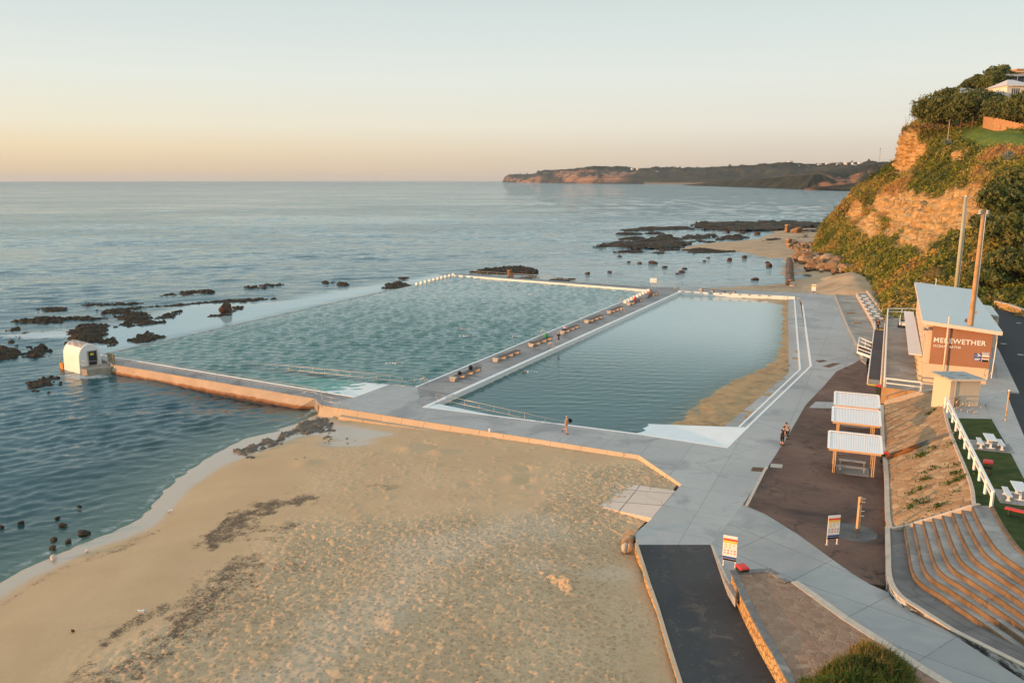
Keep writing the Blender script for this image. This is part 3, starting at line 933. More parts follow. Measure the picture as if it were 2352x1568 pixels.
def build_far_beach():
 poly = GP([(1300, 690), (1440, 668), (1530, 664.5), (1640, 661), (1740, 656), (1802, 651), (1803, 640), (1806, 600), (1797, 594), (1672, 578), (1600, 571), (1568, 573), (1575, 566), (1640, 557), (1700, 553), (1745, 549), (1770, 538), (1778, 531), (1815, 527), (1870, 522), (2100, 500), (2300, 560), (2200, 760), (1900, 760), (1600, 700)], 0)
 xs = np.arange(10, 210, 0.9)
 ys = np.arange(118, 440, 0.9)
 X, Y = np.meshgrid(xs, ys)
 x, y = X.ravel(), Y.ravel()
 s = sdist(x, y, poly)
 hole = GP([(1824, 614), (1842, 622), (1850, 636), (1836, 641), (1826, 642)], 0)
 hs = sdist(x, y, hole)
 z = np.where(s > 0, 0.85 * (1 - np.exp(-s / 9)), 0.08 * s)
 z = z + 0.10 * fbm(xyz(x * 0.12, y * 0.12), 4, 70) * sstep(0, 6, s) + 0.03 * fbm(xyz(x, y), 2, 71) * sstep(2, 6, s)
 dune = GP([(1905, 640), (1960, 630), (2012, 652), (2000, 676), (1940, 672)], 1.5)
 ds = sdist(x, y, dune)
 z = z + 2.6 * sstep(-7, 6, ds) * (1 + 0.10 * fbm(xyz(x * .3, y * .3), 3, 73))
 z = np.where(hs > -2, np.minimum(z, -0.12 * hs - 0.02), z)
 deckp = GP([(1490, 668), (1560, 672), (1826, 684), (1914, 680), (2000, 684), (2050, 740), (2100, 800), (1700, 800)], D)
 z = np.where(sdist(x, y, deckp) > -1.5, np.minimum(z, D - 0.35), z)
 keep = (s > -12).reshape(X.shape)
 kc = keep[:-1, :-1] & keep[1:, 1:]
 f = grid_faces(X.shape[0], X.shape[1], kc)
 v, f, _ = compact(np.stack([x, y, z], 1), f)
 o = mesh_obj('far_beach', v, f, MT['farsand'], smooth=True)
 tag(o, 'narrow sand beach behind the baths running to the foot of the cliff', 'beach', kind='structure')
build_far_beach()
def pool_axes(a, b):
 e1 = Vector((b[0] - a[0], b[1] - a[1])).normalized()
 return e1, Vector((e1.y, -e1.x))
MPA, MPB, MPC = G(225, 815), G(1045, 633), G(1490, 668)
MPD, MPE, MPF = G(958, 889), G(896, 882), G(814, 912.5)
MAIN = [MPA, MPB, MPC, MPD, MPE, MPF]
RPN0, RPF0, RPF1 = G(970, 934.5), G(1558, 670), G(1826, 683)
RIN = [G(1826, 683), G(1840, 845), G(1700, 977)]      # inner painted step edge
ROUT = [G(1845, 700), G(1865, 840), G(1719, 981)]     # outer painted step edge
RPR0, RPR1, RPW = G(1671, 1028.5), G(1719, 981), G(1468, 997.5)
RIGHT = [RPN0, RPF0, RPF1, RIN[1], RIN[2], RPR1, RPR0, RPW]
WLINE = GP([(1440, 992), (1500, 985), (1552, 972), (1570, 965), (1586, 948), (1590, 936), (1620, 917), (1641, 902), (1673, 880), (1726, 856), (1762, 840), (1782, 822), (1795, 795), (1796, 760), (1796, 690)], WR)
PBEACH = list(WLINE) + [G(1860, 660, WR), G(1900, 850, WR), G(1740, 1010, WR), G(1500, 1030, WR)]
def right_floor(x, y):
 s = sdist(x, y, PBEACH)
 z = np.where(s > 0, np.minimum(WR + 0.085 * s, D - 0.34), WR + 0.12 * s)
 z = z + 0.05 * fbm(xyz(x * 0.7, y * 0.7), 3, 81) * sstep(-3, 1, s)
 z = np.where(sdist(x, y, GP([(1380, 985), (1489, 973), (1719, 981), (1671, 1028)], .9)) > -.4, .16, z)
 return np.maximum(z, 0.16)
e1, e2 = pool_axes(MPA, MPB)
RA0, RA1 = Vector(MPF[:2]), Vector(MPE[:2])
RDIR = (Vector(MPA[:2]) - Vector(MPF[:2])).normalized()
def main_floor(x, y):
 z = np.full(x.shape, 0.12)
 rx, ry = x - RA0.x, y - RA0.y
 a = rx * RDIR.x + ry * RDIR.y
 nx, ny = -RDIR.y, RDIR.x
 c = rx * nx + ry * ny
 c = np.abs(c)
 wid = abs((RA1 - RA0).dot(Vector((nx, ny))))
 ramp = D - 0.01 - np.clip(a, -3, 60) * 0.034
 on = (1 - sstep(wid - 0.1, wid + 0.3, c)) * (a < 27)
 return np.where(on > 0.5, np.maximum(ramp, z), z)
def pool_grid(poly, st, grow):
 px = [p[0] for p in poly]
 py = [p[1] for p in poly]
 o = Vector(poly[0][:2])
 pr = [((Vector(p[:2]) - o).dot(e1), (Vector(p[:2]) - o).dot(e2)) for p in poly]
 u = np.arange(min(q[0] for q in pr) - 1, max(q[0] for q in pr) + 1, st)
 w = np.arange(min(q[1] for q in pr) - 1, max(q[1] for q in pr) + 1, st)
 U, W = np.meshgrid(u, w)
 x = (o.x + U * e1.x + W * e2.x).ravel()
 y = (o.y + U * e1.y + W * e2.y).ravel()
 keep = (sdist(x, y, poly) > -grow).reshape(U.shape)
 kc = keep[:-1, :-1] & keep[1:, :-1] & keep[:-1, 1:] & keep[1:, 1:]
 return x, y, grid_faces(U.shape[0], U.shape[1], kc)[:, ::-1]
def build_pools():
 rng = np.random.default_rng(5)
 x, y, f = pool_grid(MAIN, 0.27, 0.35)
 cs = comps(44, 0.85, 2.2, R(-80), 0.38, 0.056, rng)
 z = waves(x, y, cs, 0.27) * (0.8 + 0.35 * fbm(xyz(x * 0.06, y * 0.06), 3, 90))
 edge = sstep(0.0, 1.5, sdist(x, y, MAIN))
 far = 1.0 - 0.25 * sstep(120, 190, y)
 z = WM + z * (0.25 + 0.75 * edge) * far
 dep = WM - main_floor(x, y)
 opq = 1 - np.exp(-np.clip(dep, 0, 9) ** 1.6 * 2.6)
 v, f, ex = compact(np.stack([x, y, z], 1), f, (opq, .42 * sstep(95, 185, y)))  # far end of the pool paled in colour, imitating reflected sky
 m = water_mat('big_pool_water', (0.032, 0.128, 0.12), [(1.8, 0.035), (4.5, 0.02)], 0.95, 0.02, (0.48, 0.86, 0.78), (0.6, 1, 1), R(8))
 o = mesh_obj('pool_water', v, f, m, smooth=True, attrs={'opaque': ('POINT', 'FLOAT', ex[0]), 'shoal_sheen': ('POINT', 'FLOAT', ex[1])})
 tag(o, 'choppy dark teal water of the big rectangular pool', 'pool water', kind='structure')
 x, y, f = pool_grid(MAIN, 0.5, 0.5)
 z = main_floor(x, y)
 v, f, _ = compact(np.stack([x, y, z], 1), f)
 k = NT('pool_floor_paint')
 gz = k.sep(k.pos())[2]
 col = k.ramp(k.noise(k.pos(), 0.5, 5, 0.6), [(0.3, (0.30, 0.33, 0.30)), (0.7, (0.42, 0.45, 0.41))])
 col = k.mix(k.ramp(gz, [(0.13, 0.0), (0.2, 1.0)]), col, (0.70, 0.72, 0.70))
 k.principled(col, 0.7)
 o = mesh_obj('pool_floor', v, f, k.m)
 tag(o, 'pale painted floor and entry ramp of the big pool', 'pool floor', kind='structure')
 x, y, f = pool_grid(RIGHT, 0.27, 0.4)
 cs = comps(28, 0.8, 2.2, R(-95), 0.3, 0.02, rng)
 z = waves(x, y, cs, 0.27)
 sw = G(1215, 853, WR)
 dsw = np.hypot(x - sw[0], y - sw[1])
 ring = np.sin(dsw * 5.2) * 0.020 * np.exp(-dsw / 9.0) * sstep(0.6, 2.0, dsw)
 calm = 1 - 0.72 * sstep(95, 140, y)
 z = WR + z * calm * (0.85 + 0.4 * fbm(xyz(x * 0.08, y * 0.08), 3, 92)) + ring
 dep = WR - right_floor(x, y)
 opq = 1 - np.exp(-np.clip(dep, 0, 9) * 5.0)
 v, f, ex = compact(np.stack([x, y, z], 1), f, (opq, .95 * sstep(82, 135, y + x * .45 - 12)))  # body colour lightens towards the far end in place of reflected sky
 m = water_mat('small_pool_water', (0.010, 0.085, 0.088), [(1.5, 0.02), (4.5, 0.008)], 0.7, 0.03, (0.60, 0.86, 0.80), (0.5, 1, 1), R(14))
 o = mesh_obj('pool_water', v, f, m, smooth=True, attrs={'opaque': ('POINT', 'FLOAT', ex[0]), 'shoal_sheen': ('POINT', 'FLOAT', ex[1])})
 tag(o, 'calm teal water of the smaller pool with the sandy edge', 'pool water', kind='structure')
 x, y, f = pool_grid(RIGHT, 0.3, 0.3)
 z = right_floor(x, y)
 v, f, _ = compact(np.stack([x, y, z], 1), f)
 o = mesh_obj('pool_floor', v, f, MT['poolsand'], smooth=True)
 tag(o, 'bank of brown sand drifted into the smaller pool', 'sand bank', kind='structure')
build_pools()
def ramp_mesh(name, quad_top, mat, label, cat):
 """a thick sloping slab from four 3-D corners"""
 o = MB().prism(quad_top, [(p[0], p[1], p[2] - 0.9) for p in quad_top]).build(name, mat)
 return tag(o, label, cat, kind='structure')
q0, q1 = G(1671, 1028.5), G(1719, 981)
w0, w1 = G(1380, 984.5, D), G(1489, 973, WR)
ramp_mesh('entry_ramp', [(q0[0], q0[1], D - 0.004), (q1[0], q1[1], D - 0.004), (w1[0], w1[1], WR - 0.0), (w0[0], w0[1], WR - 0.22)], MT['whitekerb'], 'broad white ramp running down into the small pool', 'pool ramp')
ne = Vector(RPW[:2]) - Vector(RPN0[:2])
ne.normalize()
nn = Vector((-ne.y, ne.x))
if nn.dot(Vector((0, 1))) < 0:
 nn = -nn
b0 = Vector(RPN0[:2])
ramp_mesh('entry_ramp', [(b0.x + ne.x * -0.2, b0.y + ne.y * -0.2, D - 0.02), (b0.x + ne.x * 17, b0.y + ne.y * 17, WR - 0.75), (b0.x + ne.x * 17 + nn.x * 1.9, b0.y + ne.y * 17 + nn.y * 1.9, WR - 0.75), (b0.x + ne.x * 1.0 + nn.x * 1.9, b0.y + ne.y * 1.0 + nn.y * 1.9, D - 0.05)], MT['whitekerb'], 'narrow white ramp sinking along the near wall of the small pool', 'pool ramp')
DECK_FRONT = GP([(735, 929), (814, 912.5), (896, 882), (958, 889), (970, 934.5), (1468, 997.5), (1671, 1028.5), (1719, 981), (1865, 840), (1845, 700), (1843, 672), (1914, 679), (1943, 750), (1970, 804), (1977, 824), (1961, 834.5), (1921, 852.6), (1895, 883), (1850, 930), (1810, 1000), (1755, 1085), (1705, 1160), (1632, 1250), (1465, 1250), (1458, 1225), (1497, 1190), (1565, 1112), (1468, 1045)])
mb = MB().slab(DECK_FRONT, -0.6)
tag(mb.build('pool_deck', MT['deck']), 'pale grey concrete deck round the small pool', 'deck', kind='structure')
mb = MB().slab(GP([(958, 889), (1490, 668), (1494, 659), (1562, 660), (1558, 670), (970, 934.5)]), -0.6)
tag(mb.build('dividing_walkway', MT['walk']), 'dark concrete walkway with benches between the two pools', 'walkway', kind='structure')
mb = MB().slab(GP([(225, 815), (814, 912.5), (735, 929), (724, 915), (262, 837), (232, 824)]), -0.6)
tag(mb.build('seaward_walkway', MT['walk']), 'dark walkway along the near end of the big pool', 'walkway', kind='structure')
mb = MB().slab(GP([(1045, 633), (1047, 628.5), (1494, 659), (1490, 668)]), -0.6)
tag(mb.build('far_walkway', MT['walk']), 'narrow walkway along the far end of the big pool', 'walkway', kind='structure')
mb = MB().slab(GP([(1558, 670), (1562, 660), (1700, 666), (1843, 672), (1845, 700), (1836, 684.5), (1826, 683)]), -0.6)
tag(mb.build('far_walkway', MT['deck']), 'pale deck strip along the far end of the small pool', 'walkway', kind='structure')
a = [RPF1] + RIN[1:]
b = ROUT
st = [(p[0], p[1], D - 0.16) for p in [G(1836, 684.5), ROUT[1], ROUT[2], RIN[2], RIN[1], RIN[0]]]
tag(MB().slab(st, -0.5).build('pool_step', MT['deck']), 'wide concrete step with white edges beside the small pool', 'step', kind='structure')
st = [(p[0], p[1], D - 0.32) for p in [RIN[0], RIN[1], RIN[2], G(1660, 975), G(1812, 850), G(1810.5, 684)]]
tag(MB().slab(st, -0.5).build('pool_step', MT['deck']), 'lowest concrete step half buried by sand in the small pool', 'step', kind='structure')
def kerb(name, line, w, ztop, zbot, side, mat, label, cat='kerb'):
 mb = MB().wall([(p[0], p[1]) for p in line], w, ztop, zbot, side)
 return tag(mb.build(name, mat), label, cat, kind='structure')
kerb('pool_edge', [MPD, MPC], 0.28, D + 0.03, 0.5, 1, MT['whitekerb'], 'thin white edge of the big pool along the bench walkway')
kerb('pool_edge', [RPN0, RPF0], 0.5, D + 0.03, 0.4, -1, MT['whitekerb'], 'broad white edge of the small pool along the bench walkway')
kerb('pool_edge', [MPB, MPC], 0.3, D + 0.25, 0.4, -1, MT['whitekerb'], 'low white wall at the far end of the big pool')
kerb('pool_edge', [MPA, MPF], 0.22, D + 0.05, 0.5, 1, MT['whitekerb'], 'thin white edge along the near end of the big pool')
kerb('pool_edge', [MPA, MPB], 0.38, WM + 0.02, -0.4, 1, MT['walk'], 'submerged rim on the sea side of the big pool')
kerb('pool_edge', [RPF0, RPF1], 0.4, D + 0.22, 0.3, -1, MT['whitekerb'], 'low white wall at the far end of the small pool')
kerb('pool_edge', [RPN0, RPW, RPR0], 0.28, D + 0.012, 0.3, 1, MT['whitekerb'], 'white painted edge along the near side of the small pool')
kerb('step_edge', [(p[0], p[1]) for p in ROUT], 0.24, D + 0.012, D - 0.155, -1, MT['whitekerb'], 'outer white line on the landward pool step')
kerb('step_edge', [(p[0], p[1]) for p in RIN], 0.22, D - 0.148, D - 0.315, -1, MT['whitekerb'], 'inner white line on the landward pool step')
def panel_wall(root_name, label, cat, sections, mat, gap=0.03, extra=None):
 """wall split into cast panels: sections = [(p_top0, p_top1, p_bot0, p_bot1, n)] ; each panel is a closed wedge"""
 o = sections[0][0]
 root = empty(root_name, (o[0], o[1], 0), label, cat)
 rnd = random.Random(4)
 for t0, t1, b0, b1, n in sections:
  cuts = [0.0]
  for i in range(1, n):
   cuts.append((i + rnd.uniform(-0.18, 0.18)) / n)
  cuts.append(1.0)
  ln = math.dist(t0, t1)
  g = gap / ln
  for i in range(n):
   a, b = cuts[i] + (g if i else 0), cuts[i + 1]
   j = rnd.uniform(-0.025, 0.025)
   ta, tb = lerp(t0, t1, a), lerp(t0, t1, b)
   ba, bb = lerp(b0, b1, a), lerp(b0, b1, b)
   dv = Vector((b0[0] - t0[0], b0[1] - t0[1], 0)).normalized() * j
   ba = (ba[0] + dv.x, ba[1] + dv.y, ba[2])
   bb = (bb[0] + dv.x, bb[1] + dv.y, bb[2])
   zb = min(ba[2], bb[2])
   vs = [ta, tb, bb, ba, (ta[0], ta[1], zb), (tb[0], tb[1], zb)]
   MB().add(vs, [(0, 1, 2, 3), (1, 0, 4, 5), (0, 3, 4), (1, 5, 2), (3, 2, 5, 4)]).build('panel', mat, root, root.location)
 return root
t0, t1 = G(264, 837.3), G(723, 914.6)
bb0, bb1 = G(252, 857, 0.0), G(682, 938.5, 0.0)
k = 1.35
def down(t, b, z):
 f = (z - t[2]) / (b[2] - t[2])
 return (t[0] + (b[0] - t[0]) * f, t[1] + (b[1] - t[1]) * f, z)
def seaw_mat():
 k = NT('breakwater_concrete')
 p = k.pos()
 z = k.sep(p)[2]
 col = k.mix(k.ramp(k.noise(p, 0.35, 5, 0.6, .4), [(0.35, 0.0), (0.65, 1.0)]), (0.52, 0.39, 0.27), (0.42, 0.31, 0.22))
 col = k.mix(k.ramp(k.noise(p, 5, 5, 0.7), [(0.4, 0.0), (0.8, 0.4)]), col, (0.25, 0.17, 0.11))
 tide = k.math('ADD', z, k.math('MULTIPLY', k.noise(p, 1.1, 4, 0.6), 0.45))
 col = k.mix(k.ramp(tide, [(0.42, 1.0), (0.50, 0.75), (0.62, 0.0)]), col, (0.23, 0.095, 0.035))
 col = k.mix(k.ramp(tide, [(0.20, 1.0), (0.33, 0.0)]), col, (0.05, 0.03, 0.018))
 k.principled(col, 0.8, k.bump(k.noise(p, 9, 6, 0.7), 0.5, 0.04), 0.35)
 return k.m
MT['breakwater'] = seaw_mat()
panel_wall('breakwater', 'long sloping breakwater wall along the near end of the big pool', 'sea wall', [(t0, t1, down(t0, bb0, -0.4), down(t1, bb1, -0.4), 11)], MT['breakwater'])
ga, gb = G(724, 914.6), G(738, 931.5)
root = empty('sluice_gate', (ga[0], ga[1], 0), 'rust stained gate in the gap beside the breakwater end', 'gate')
dn = Vector((gb[0] - ga[0], gb[1] - ga[1], 0))
mb = MB()
A0, B0 = Vector(ga) + dn * 0.18, Vector(gb) - dn * 0.02
mb.add([(A0.x, A0.y, 0.0), (B0.x, B0.y, 0.0), (B0.x, B0.y, D - 0.03), (A0.x, A0.y, D - 0.03), (A0.x + .3, A0.y + .3, 0.0), (B0.x + .3, B0.y + .3, 0.0), (B0.x + .3, B0.y + .3, D - 0.03), (A0.x + .3, A0.y + .3, D - 0.03)], [(0, 1, 2, 3), (4, 7, 6, 5), (0, 4, 5, 1), (1, 5, 6, 2), (2, 6, 7, 3), (3, 7, 4, 0)])
mb.build('gate_panel', MT['orange_gate'], root, root.location)
for f in (0.45, 0.62):
 p = A0.lerp(B0, f)
 MB().box((p.x - .05, p.y - .05, 0.45), (0.12, 0.12, 0.9), R(30)).build('rib', MT['orange_timber'], root, root.location)
wt = [G(735, 930), G(1468, 1045), G(1565, 1112)]
nrm = Vector((wt[1][1] - wt[0][1], -(wt[1][0] - wt[0][0]), 0)).normalized()      # away from the deck
nrm = Vector((wt[1][1] - wt[0][1], -(wt[1][0] - wt[0][0]), 0)).normalized()
if nrm.y > 0:
 nrm = -nrm
nrm2 = Vector((wt[2][1] - wt[1][1], -(wt[2][0] - wt[1][0]), 0)).normalized()
if nrm2.y > 0:
 nrm2 = -nrm2
nm = (nrm + nrm2).normalized()
def off(p, n, d, z):
 return (p[0] + n.x * d, p[1] + n.y * d, z)
secs = [(wt[0], wt[1], off(wt[0], nrm, 0.42, 0.1), off(wt[1], nm, 0.42, 0.1), 13), (wt[1], wt[2], off(wt[1], nm, 0.42, 0.1), off(wt[2], nrm2, 0.25, 0.1), 3)]
sw = panel_wall('sea_wall', 'warm concrete wall with a low ledge between the pool deck and the sand', 'sea wall', secs, MT['seawall'])
lw0, lw1 = lerp(wt[0], wt[1], 0.085), wt[1]
pts = [off(lw0, nrm, 0.24, 0), off(lw1, nm, 0.26, 0), off(lerp(wt[1], wt[2], 0.72), nrm2, 0.22, 0)]
outs = [off(lw0, nrm, 0.86, 0), off(lw1, nm, 0.9, 0), off(lerp(wt[1], wt[2], 0.72), nrm2, 0.62, 0)]
nseg = 10
for i in range(nseg + 1):
 if i < nseg:
  a, b = i / nseg + 0.002, (i + 1) / nseg
  ia, ib, oa, ob = lerp(pts[0], pts[1], a), lerp(pts[0], pts[1], b), lerp(outs[0], outs[1], a), lerp(outs[0], outs[1], b)
 else:
  ia, ib, oa, ob = lerp(pts[1], pts[2], .003), pts[2], lerp(outs[1], outs[2], .003), outs[2]
 z = 0.62 + random.uniform(-0.006, 0.006) + 0.1 * min(1, i / nseg)
 MB().slab([(ia[0], ia[1], z), (ib[0], ib[1], z), (ob[0], ob[1], z), (oa[0], oa[1], z)], 0.05).build('ledge', MT['seawall'], sw, sw.location)
sl = [G(1551, 1126, D - 0.02), G(1497, 1189, D - 0.02), G(1350, 1157, 0.66), G(1338, 1146, 0.62), G(1372, 1122, 0.72), G(1440, 1110, 0.84)]
o = MB().prism(sl, [(p[0] + 0.05, p[1], p[2] - 0.38) for p in sl]).build('slab_ramp', MT['slabramp'])
tag(o, 'cracked pinkish concrete slab sloping from the deck onto the sand', 'slab', kind='structure')
cb = G(1449, 1234, 0.6)
def railing(name, pts, label, cat='railing', group=None, h=1.05, spacing=2.1, mat=None, nrail=2, r=0.022, loops=None, posts=None, low=0.5):
 """pipe railing on 3-D foot points; posts and rails are its parts"""
 mat = mat or MT['steel']
 o = pts[0]
 root = empty(name, o, label, cat, group)
 segs = list(zip(pts[:-1], pts[1:]))
 first = True
 for a, b in segs:
  ln = math.dist(a, b)
  n = max(1, round(ln / spacing))
  for i in range(0 if first else 1, n + 1):
   p = lerp(a, b, i / n)
   MB().tube([(p[0], p[1], p[2] - 0.02), (p[0], p[1], p[2] + h)], r * 0.9, 6).build('post', mat, root, o, smooth=True)
  first = False
 for hh in ([h] if nrail == 1 else [h, h * low]):
  MB().tube([(p[0], p[1], p[2] + hh) for p in pts], r, 6).build('rail', mat, root, o, smooth=True)
 return root
def along(a, b, offs=0.0, z=None):
 n = Vector((-(b[1] - a[1]), b[0] - a[0])).normalized() * offs
 return [(a[0] + n.x, a[1] + n.y, a[2] if z is None else z), (b[0] + n.x, b[1] + n.y, b[2] if z is None else z)]
railing('railing', [G(262, 833), G(722, 911.5), G(738, 918)], 'long steel handrail along the seaward walkway above the breakwater', spacing=1.95)
railing('railing', [G(738, 918), G(741, 930), G(800, 943)], 'short steel handrail turning the corner above the sluice gate', spacing=1.5)
ra = Vector(RA1[:]).to_3d()
rv = Vector((RDIR.x, RDIR.y, 0))
p0 = Vector(G(953, 886))
foot = [tuple(p0), (ra.x, ra.y, D)]
for dd in (8, 16, 24):
 q = ra + rv * dd
 foot.append((q.x, q.y, D - dd * 0.040))
railing('railing', foot, 'steel handrail wading down into the big pool', spacing=2.0)
foot = [G(1002, 926)]
e = Vector(G(1300, 974)) - Vector(G(1002, 926))
for f in (0.35, 0.7, 1.0):
 q = Vector(G(1002, 926)) + e * f
 foot.append((q.x, q.y, D - 0.9 * max(0, f - 0.05)))
railing('railing', foot, 'steel handrail sloping down into the small pool', spacing=2.0)
fa, fb = G(1078, 631), G(1494, 660.5)
railing('railing', [fa, fb], 'thin fence rail along the far end of the big pool', spacing=2.6, r=0.03, mat=MT['steel_dull'])
railing('railing', [fb, G(1562, 661), G(1700, 666.5), G(1843, 672.5)], 'thin fence rail between the small pool and the far sand', spacing=2.6, r=0.03, mat=MT['steel_dull'])
c0 = Vector(G(183.6, 857, 0.1))      # near corner
c1 = Vector(G(150.3, 850.7, 0.1))    # seaward corner
sd_ = (c1 - c0)
sd_.z = 0
d_long = Vector((-0.80, 0.60, 0)).normalized()      # away along the vault
d_wide = Vector((0.60, 0.80, 0)).normalized()       # across the arched end
LW, LL, LH = 3.0, 4.4, 3.75
pc = c0
root = empty('pump_house', tuple(pc), 'white barrel-vaulted pump house standing in the sea at the pool corner', 'pump house')
def ph(a, b, z):
 """a along the vault (away from the door), b across"""
 q = pc + d_long * a + d_wide * b
 return (q.x, q.y, z)
prof = []
lean = 0.16
for i in range(25):
 t = i / 24
 if t < 0.22:
  f = t / 0.22
  prof.append((lean * f * 0.6, 0.0 + f * 2.0))
 elif t > 0.78:
  f = (1 - t) / 0.22
  prof.append((LW - lean * f * 0.6, 0.0 + f * 2.0))
 else:
  ang = math.pi * (1 - (t - 0.22) / 0.56)
  prof.append((LW / 2 + (LW / 2 - lean * .6) * math.cos(ang), 2.0 + (LH - 2.0) * math.sin(ang)))
rings = []
for a, sh in ((0.0, 0.05), (0.04, 0.012), (0.1, 0.0), (LL - 0.1, 0.0), (LL - 0.04, 0.012), (LL, 0.05)):
 rings.append([ph(a, b + (LW / 2 - b) * sh, max(-0.4, z - z * sh * 0.6) if z > 0.01 else -0.4) for b, z in prof])
m_ = len(prof)
vs = [q for rg in rings for q in rg]
fs = [(i * m_ + j, i * m_ + j + 1, (i + 1) * m_ + j + 1, (i + 1) * m_ + j) for i in range(len(rings) - 1) for j in range(m_ - 1)]
fs += [tuple(range(m_)), tuple(range((len(rings) - 1) * m_ + m_ - 1, (len(rings) - 1) * m_ - 1, -1))]
phm = basic('pump_house_paint', (0.76, 0.74, 0.71), 0.6, 0.03, 0.8, 0.15, 14, dirt=(0.52, 0.44, 0.35), dscale=0.9, dlo=0.64, dhi=0.85)
MB().add(vs, fs).build('vault', phm, root, tuple(pc))
mb = MB()
ra_, rb_ = [], []
for i in range(9, 16):
 b, z = prof[i]
 ra_.append(ph(0.25, b, z + 0.03))
 rb_.append(ph(LL - 0.25, b, z + 0.03))
mb.strip(ra_, rb_)
pk = basic('weathered_roof_strip', (0.26, 0.24, 0.23), 0.8, 0.1, 3, dirt=(0.66, 0.64, 0.6), dscale=2.2, dlo=0.55, dhi=0.62)
o = mb.build('roof_patch', pk, root, tuple(pc))
so_ = o.modifiers.new('thick', 'SOLIDIFY')
so_.thickness = 0.02
mb = MB()
dpos = [ph(-0.06, 1.25, 0.85), ph(-0.06, 2.35, 0.85), ph(-0.06, 2.35, 2.75), ph(-0.06, 1.25, 2.75)]
mb.add(dpos + [ph(0.1, 1.25, 0.85), ph(0.1, 2.35, 0.85), ph(0.1, 2.35, 2.75), ph(0.1, 1.25, 2.75)], [(0, 1, 2, 3), (4, 7, 6, 5), (0, 4, 5, 1), (1, 5, 6, 2), (2, 6, 7, 3), (3, 7, 4, 0)])
dr = mb.build('door', basic('dark_door', (0.025, 0.028, 0.03), 0.5, 0.2, 3), root, tuple(pc))
for z0_, z1_, b0_, b1_ in ((0.83, 2.8, 1.17, 1.27), (0.83, 2.8, 2.33, 2.43), (2.72, 2.84, 1.17, 2.43)):
 mb = MB()
 mb.add([ph(-0.1, b0_, z0_), ph(-0.1, b1_, z0_), ph(-0.1, b1_, z1_), ph(-0.1, b0_, z1_), ph(0.05, b0_, z0_), ph(0.05, b1_, z0_), ph(0.05, b1_, z1_), ph(0.05, b0_, z1_)], [(0, 1, 2, 3), (4, 7, 6, 5), (0, 4, 5, 1), (1, 5, 6, 2), (2, 6, 7, 3), (3, 7, 4, 0)])
 mb.build('frame', MT['steel_dull'], dr)
 bpy.data.objects[dr.children[-1].name].data.transform(Matrix.Translation(-Vector(pc)))
sg = MB().add([ph(-0.09, 1.5, 2.2), ph(-0.09, 1.95, 2.2), ph(-0.09, 1.95, 2.5), ph(-0.09, 1.5, 2.5)], [(0, 1, 2, 3)]).build('notice', MT['yellow'], dr, tuple(pc))
lp = [ph(-0.02, 0.2, 0.85), ph(-0.02, LW + 0.3, 0.85), ph(-2.9, LW + 0.3, 0.85), ph(-3.1, LW - 0.6, 0.85), ph(-2.0, 0.0, 0.85), ph(-0.9, -0.15, 0.85)]
lm = concrete('landing_concrete', (0.36, 0.33, 0.28), (0.20, 0.17, 0.13), None, bump=0.4, big=0.5)
MB().slab(lp, -0.6).build('landing', lm, root, tuple(pc))
bp = [ph(0.3, -0.18, 0.35), ph(LL + 0.5, -0.18, 0.45), ph(LL + 0.5, 1.2, 0.45), ph(0.3, 1.2, 0.35)]
MB().slab([ph(LL + 0.02, -0.1, 0.8), ph(LL + 0.9, -0.1, 0.8), ph(LL + 0.9, 1.8, 0.8), ph(LL + 0.02, 1.8, 0.8)], -0.6).build('plinth', MT['orange_gate'], root, tuple(pc))
MB().slab([ph(-0.9, LW + 0.3, 2.35), ph(-0.9, LW + 0.5, 2.35), ph(-2.4, LW + 0.5, 2.35), ph(-2.4, LW + 0.3, 2.35)], 0.8).build('side_panel', basic('khaki_panel', (0.26, 0.22, 0.13), 0.8, 0.2, 2), root, tuple(pc))
railing('railing', [ph(-0.15, 0.1, 0.85), ph(-0.95, -0.05, 0.85), ph(-2.0, 0.1, 0.85), ph(-3.0, LW - 0.7, 0.85), G(262, 833)], 'bent steel handrail round the pump house landing', spacing=1.4)
railing('railing', [ph(LL + 0.85, 0.0, 0.8), ph(LL + 0.85, 1.7, 0.8)], 'short handrail behind the pump house on its seaward plinth', spacing=1.4)
def resample(line, n):
 d = [0]
 for a, b in zip(line[:-1], line[1:]):
  d.append(d[-1] + math.dist(a[:2], b[:2]))
 out = []
 for i in range(n):
  t = d[-1] * i / (n - 1)
  j = 0
  while j < len(d) - 2 and d[j + 1] < t:
   j += 1
  f = (t - d[j]) / max(1e-9, d[j + 1] - d[j])
  out.append(lerp(line[j], line[j + 1], f))
 return out
PLAZA = GP([(1705, 1160), (1755, 1085), (1810, 1000), (1850, 930), (1895, 883), (1921, 852.6), (1961, 834.5), (1977, 824), (1990, 830), (1995, 880), (2026, 888), (2029, 931), (2032, 1014), (2042, 1080), (2044, 1176), (2048, 1280), (2042, 1345), (1994, 1339), (1957, 1316), (1902, 1277), (1835, 1228), (1756, 1179)], D)
tag(MB().slab([(p[0], p[1], D + 0.001) for p in PLAZA], 0.2).build('plaza', MT['plaza']), 'cracked brown asphalt plaza beside the deck', 'plaza', kind='structure')
tag(MB().slab(GP([(1873, 922), (1950, 924), (1948, 938), (1858, 936)], D + 0.006), 0.9).build('paving_strip', MT['apron']), 'pale concrete strip crossing the brown plaza near the shelters', 'paving', kind='structure')
tag(MB().slab(GP([(1758, 1082), (1765, 1072), (1758, 1069), (1711, 1159), (1718, 1161)], D + 0.03), 0.9).build('deck_border', MT['kerb']), 'crumbling pale edging between deck and brown plaza', 'edging', kind='structure')
tz = D + 0.16
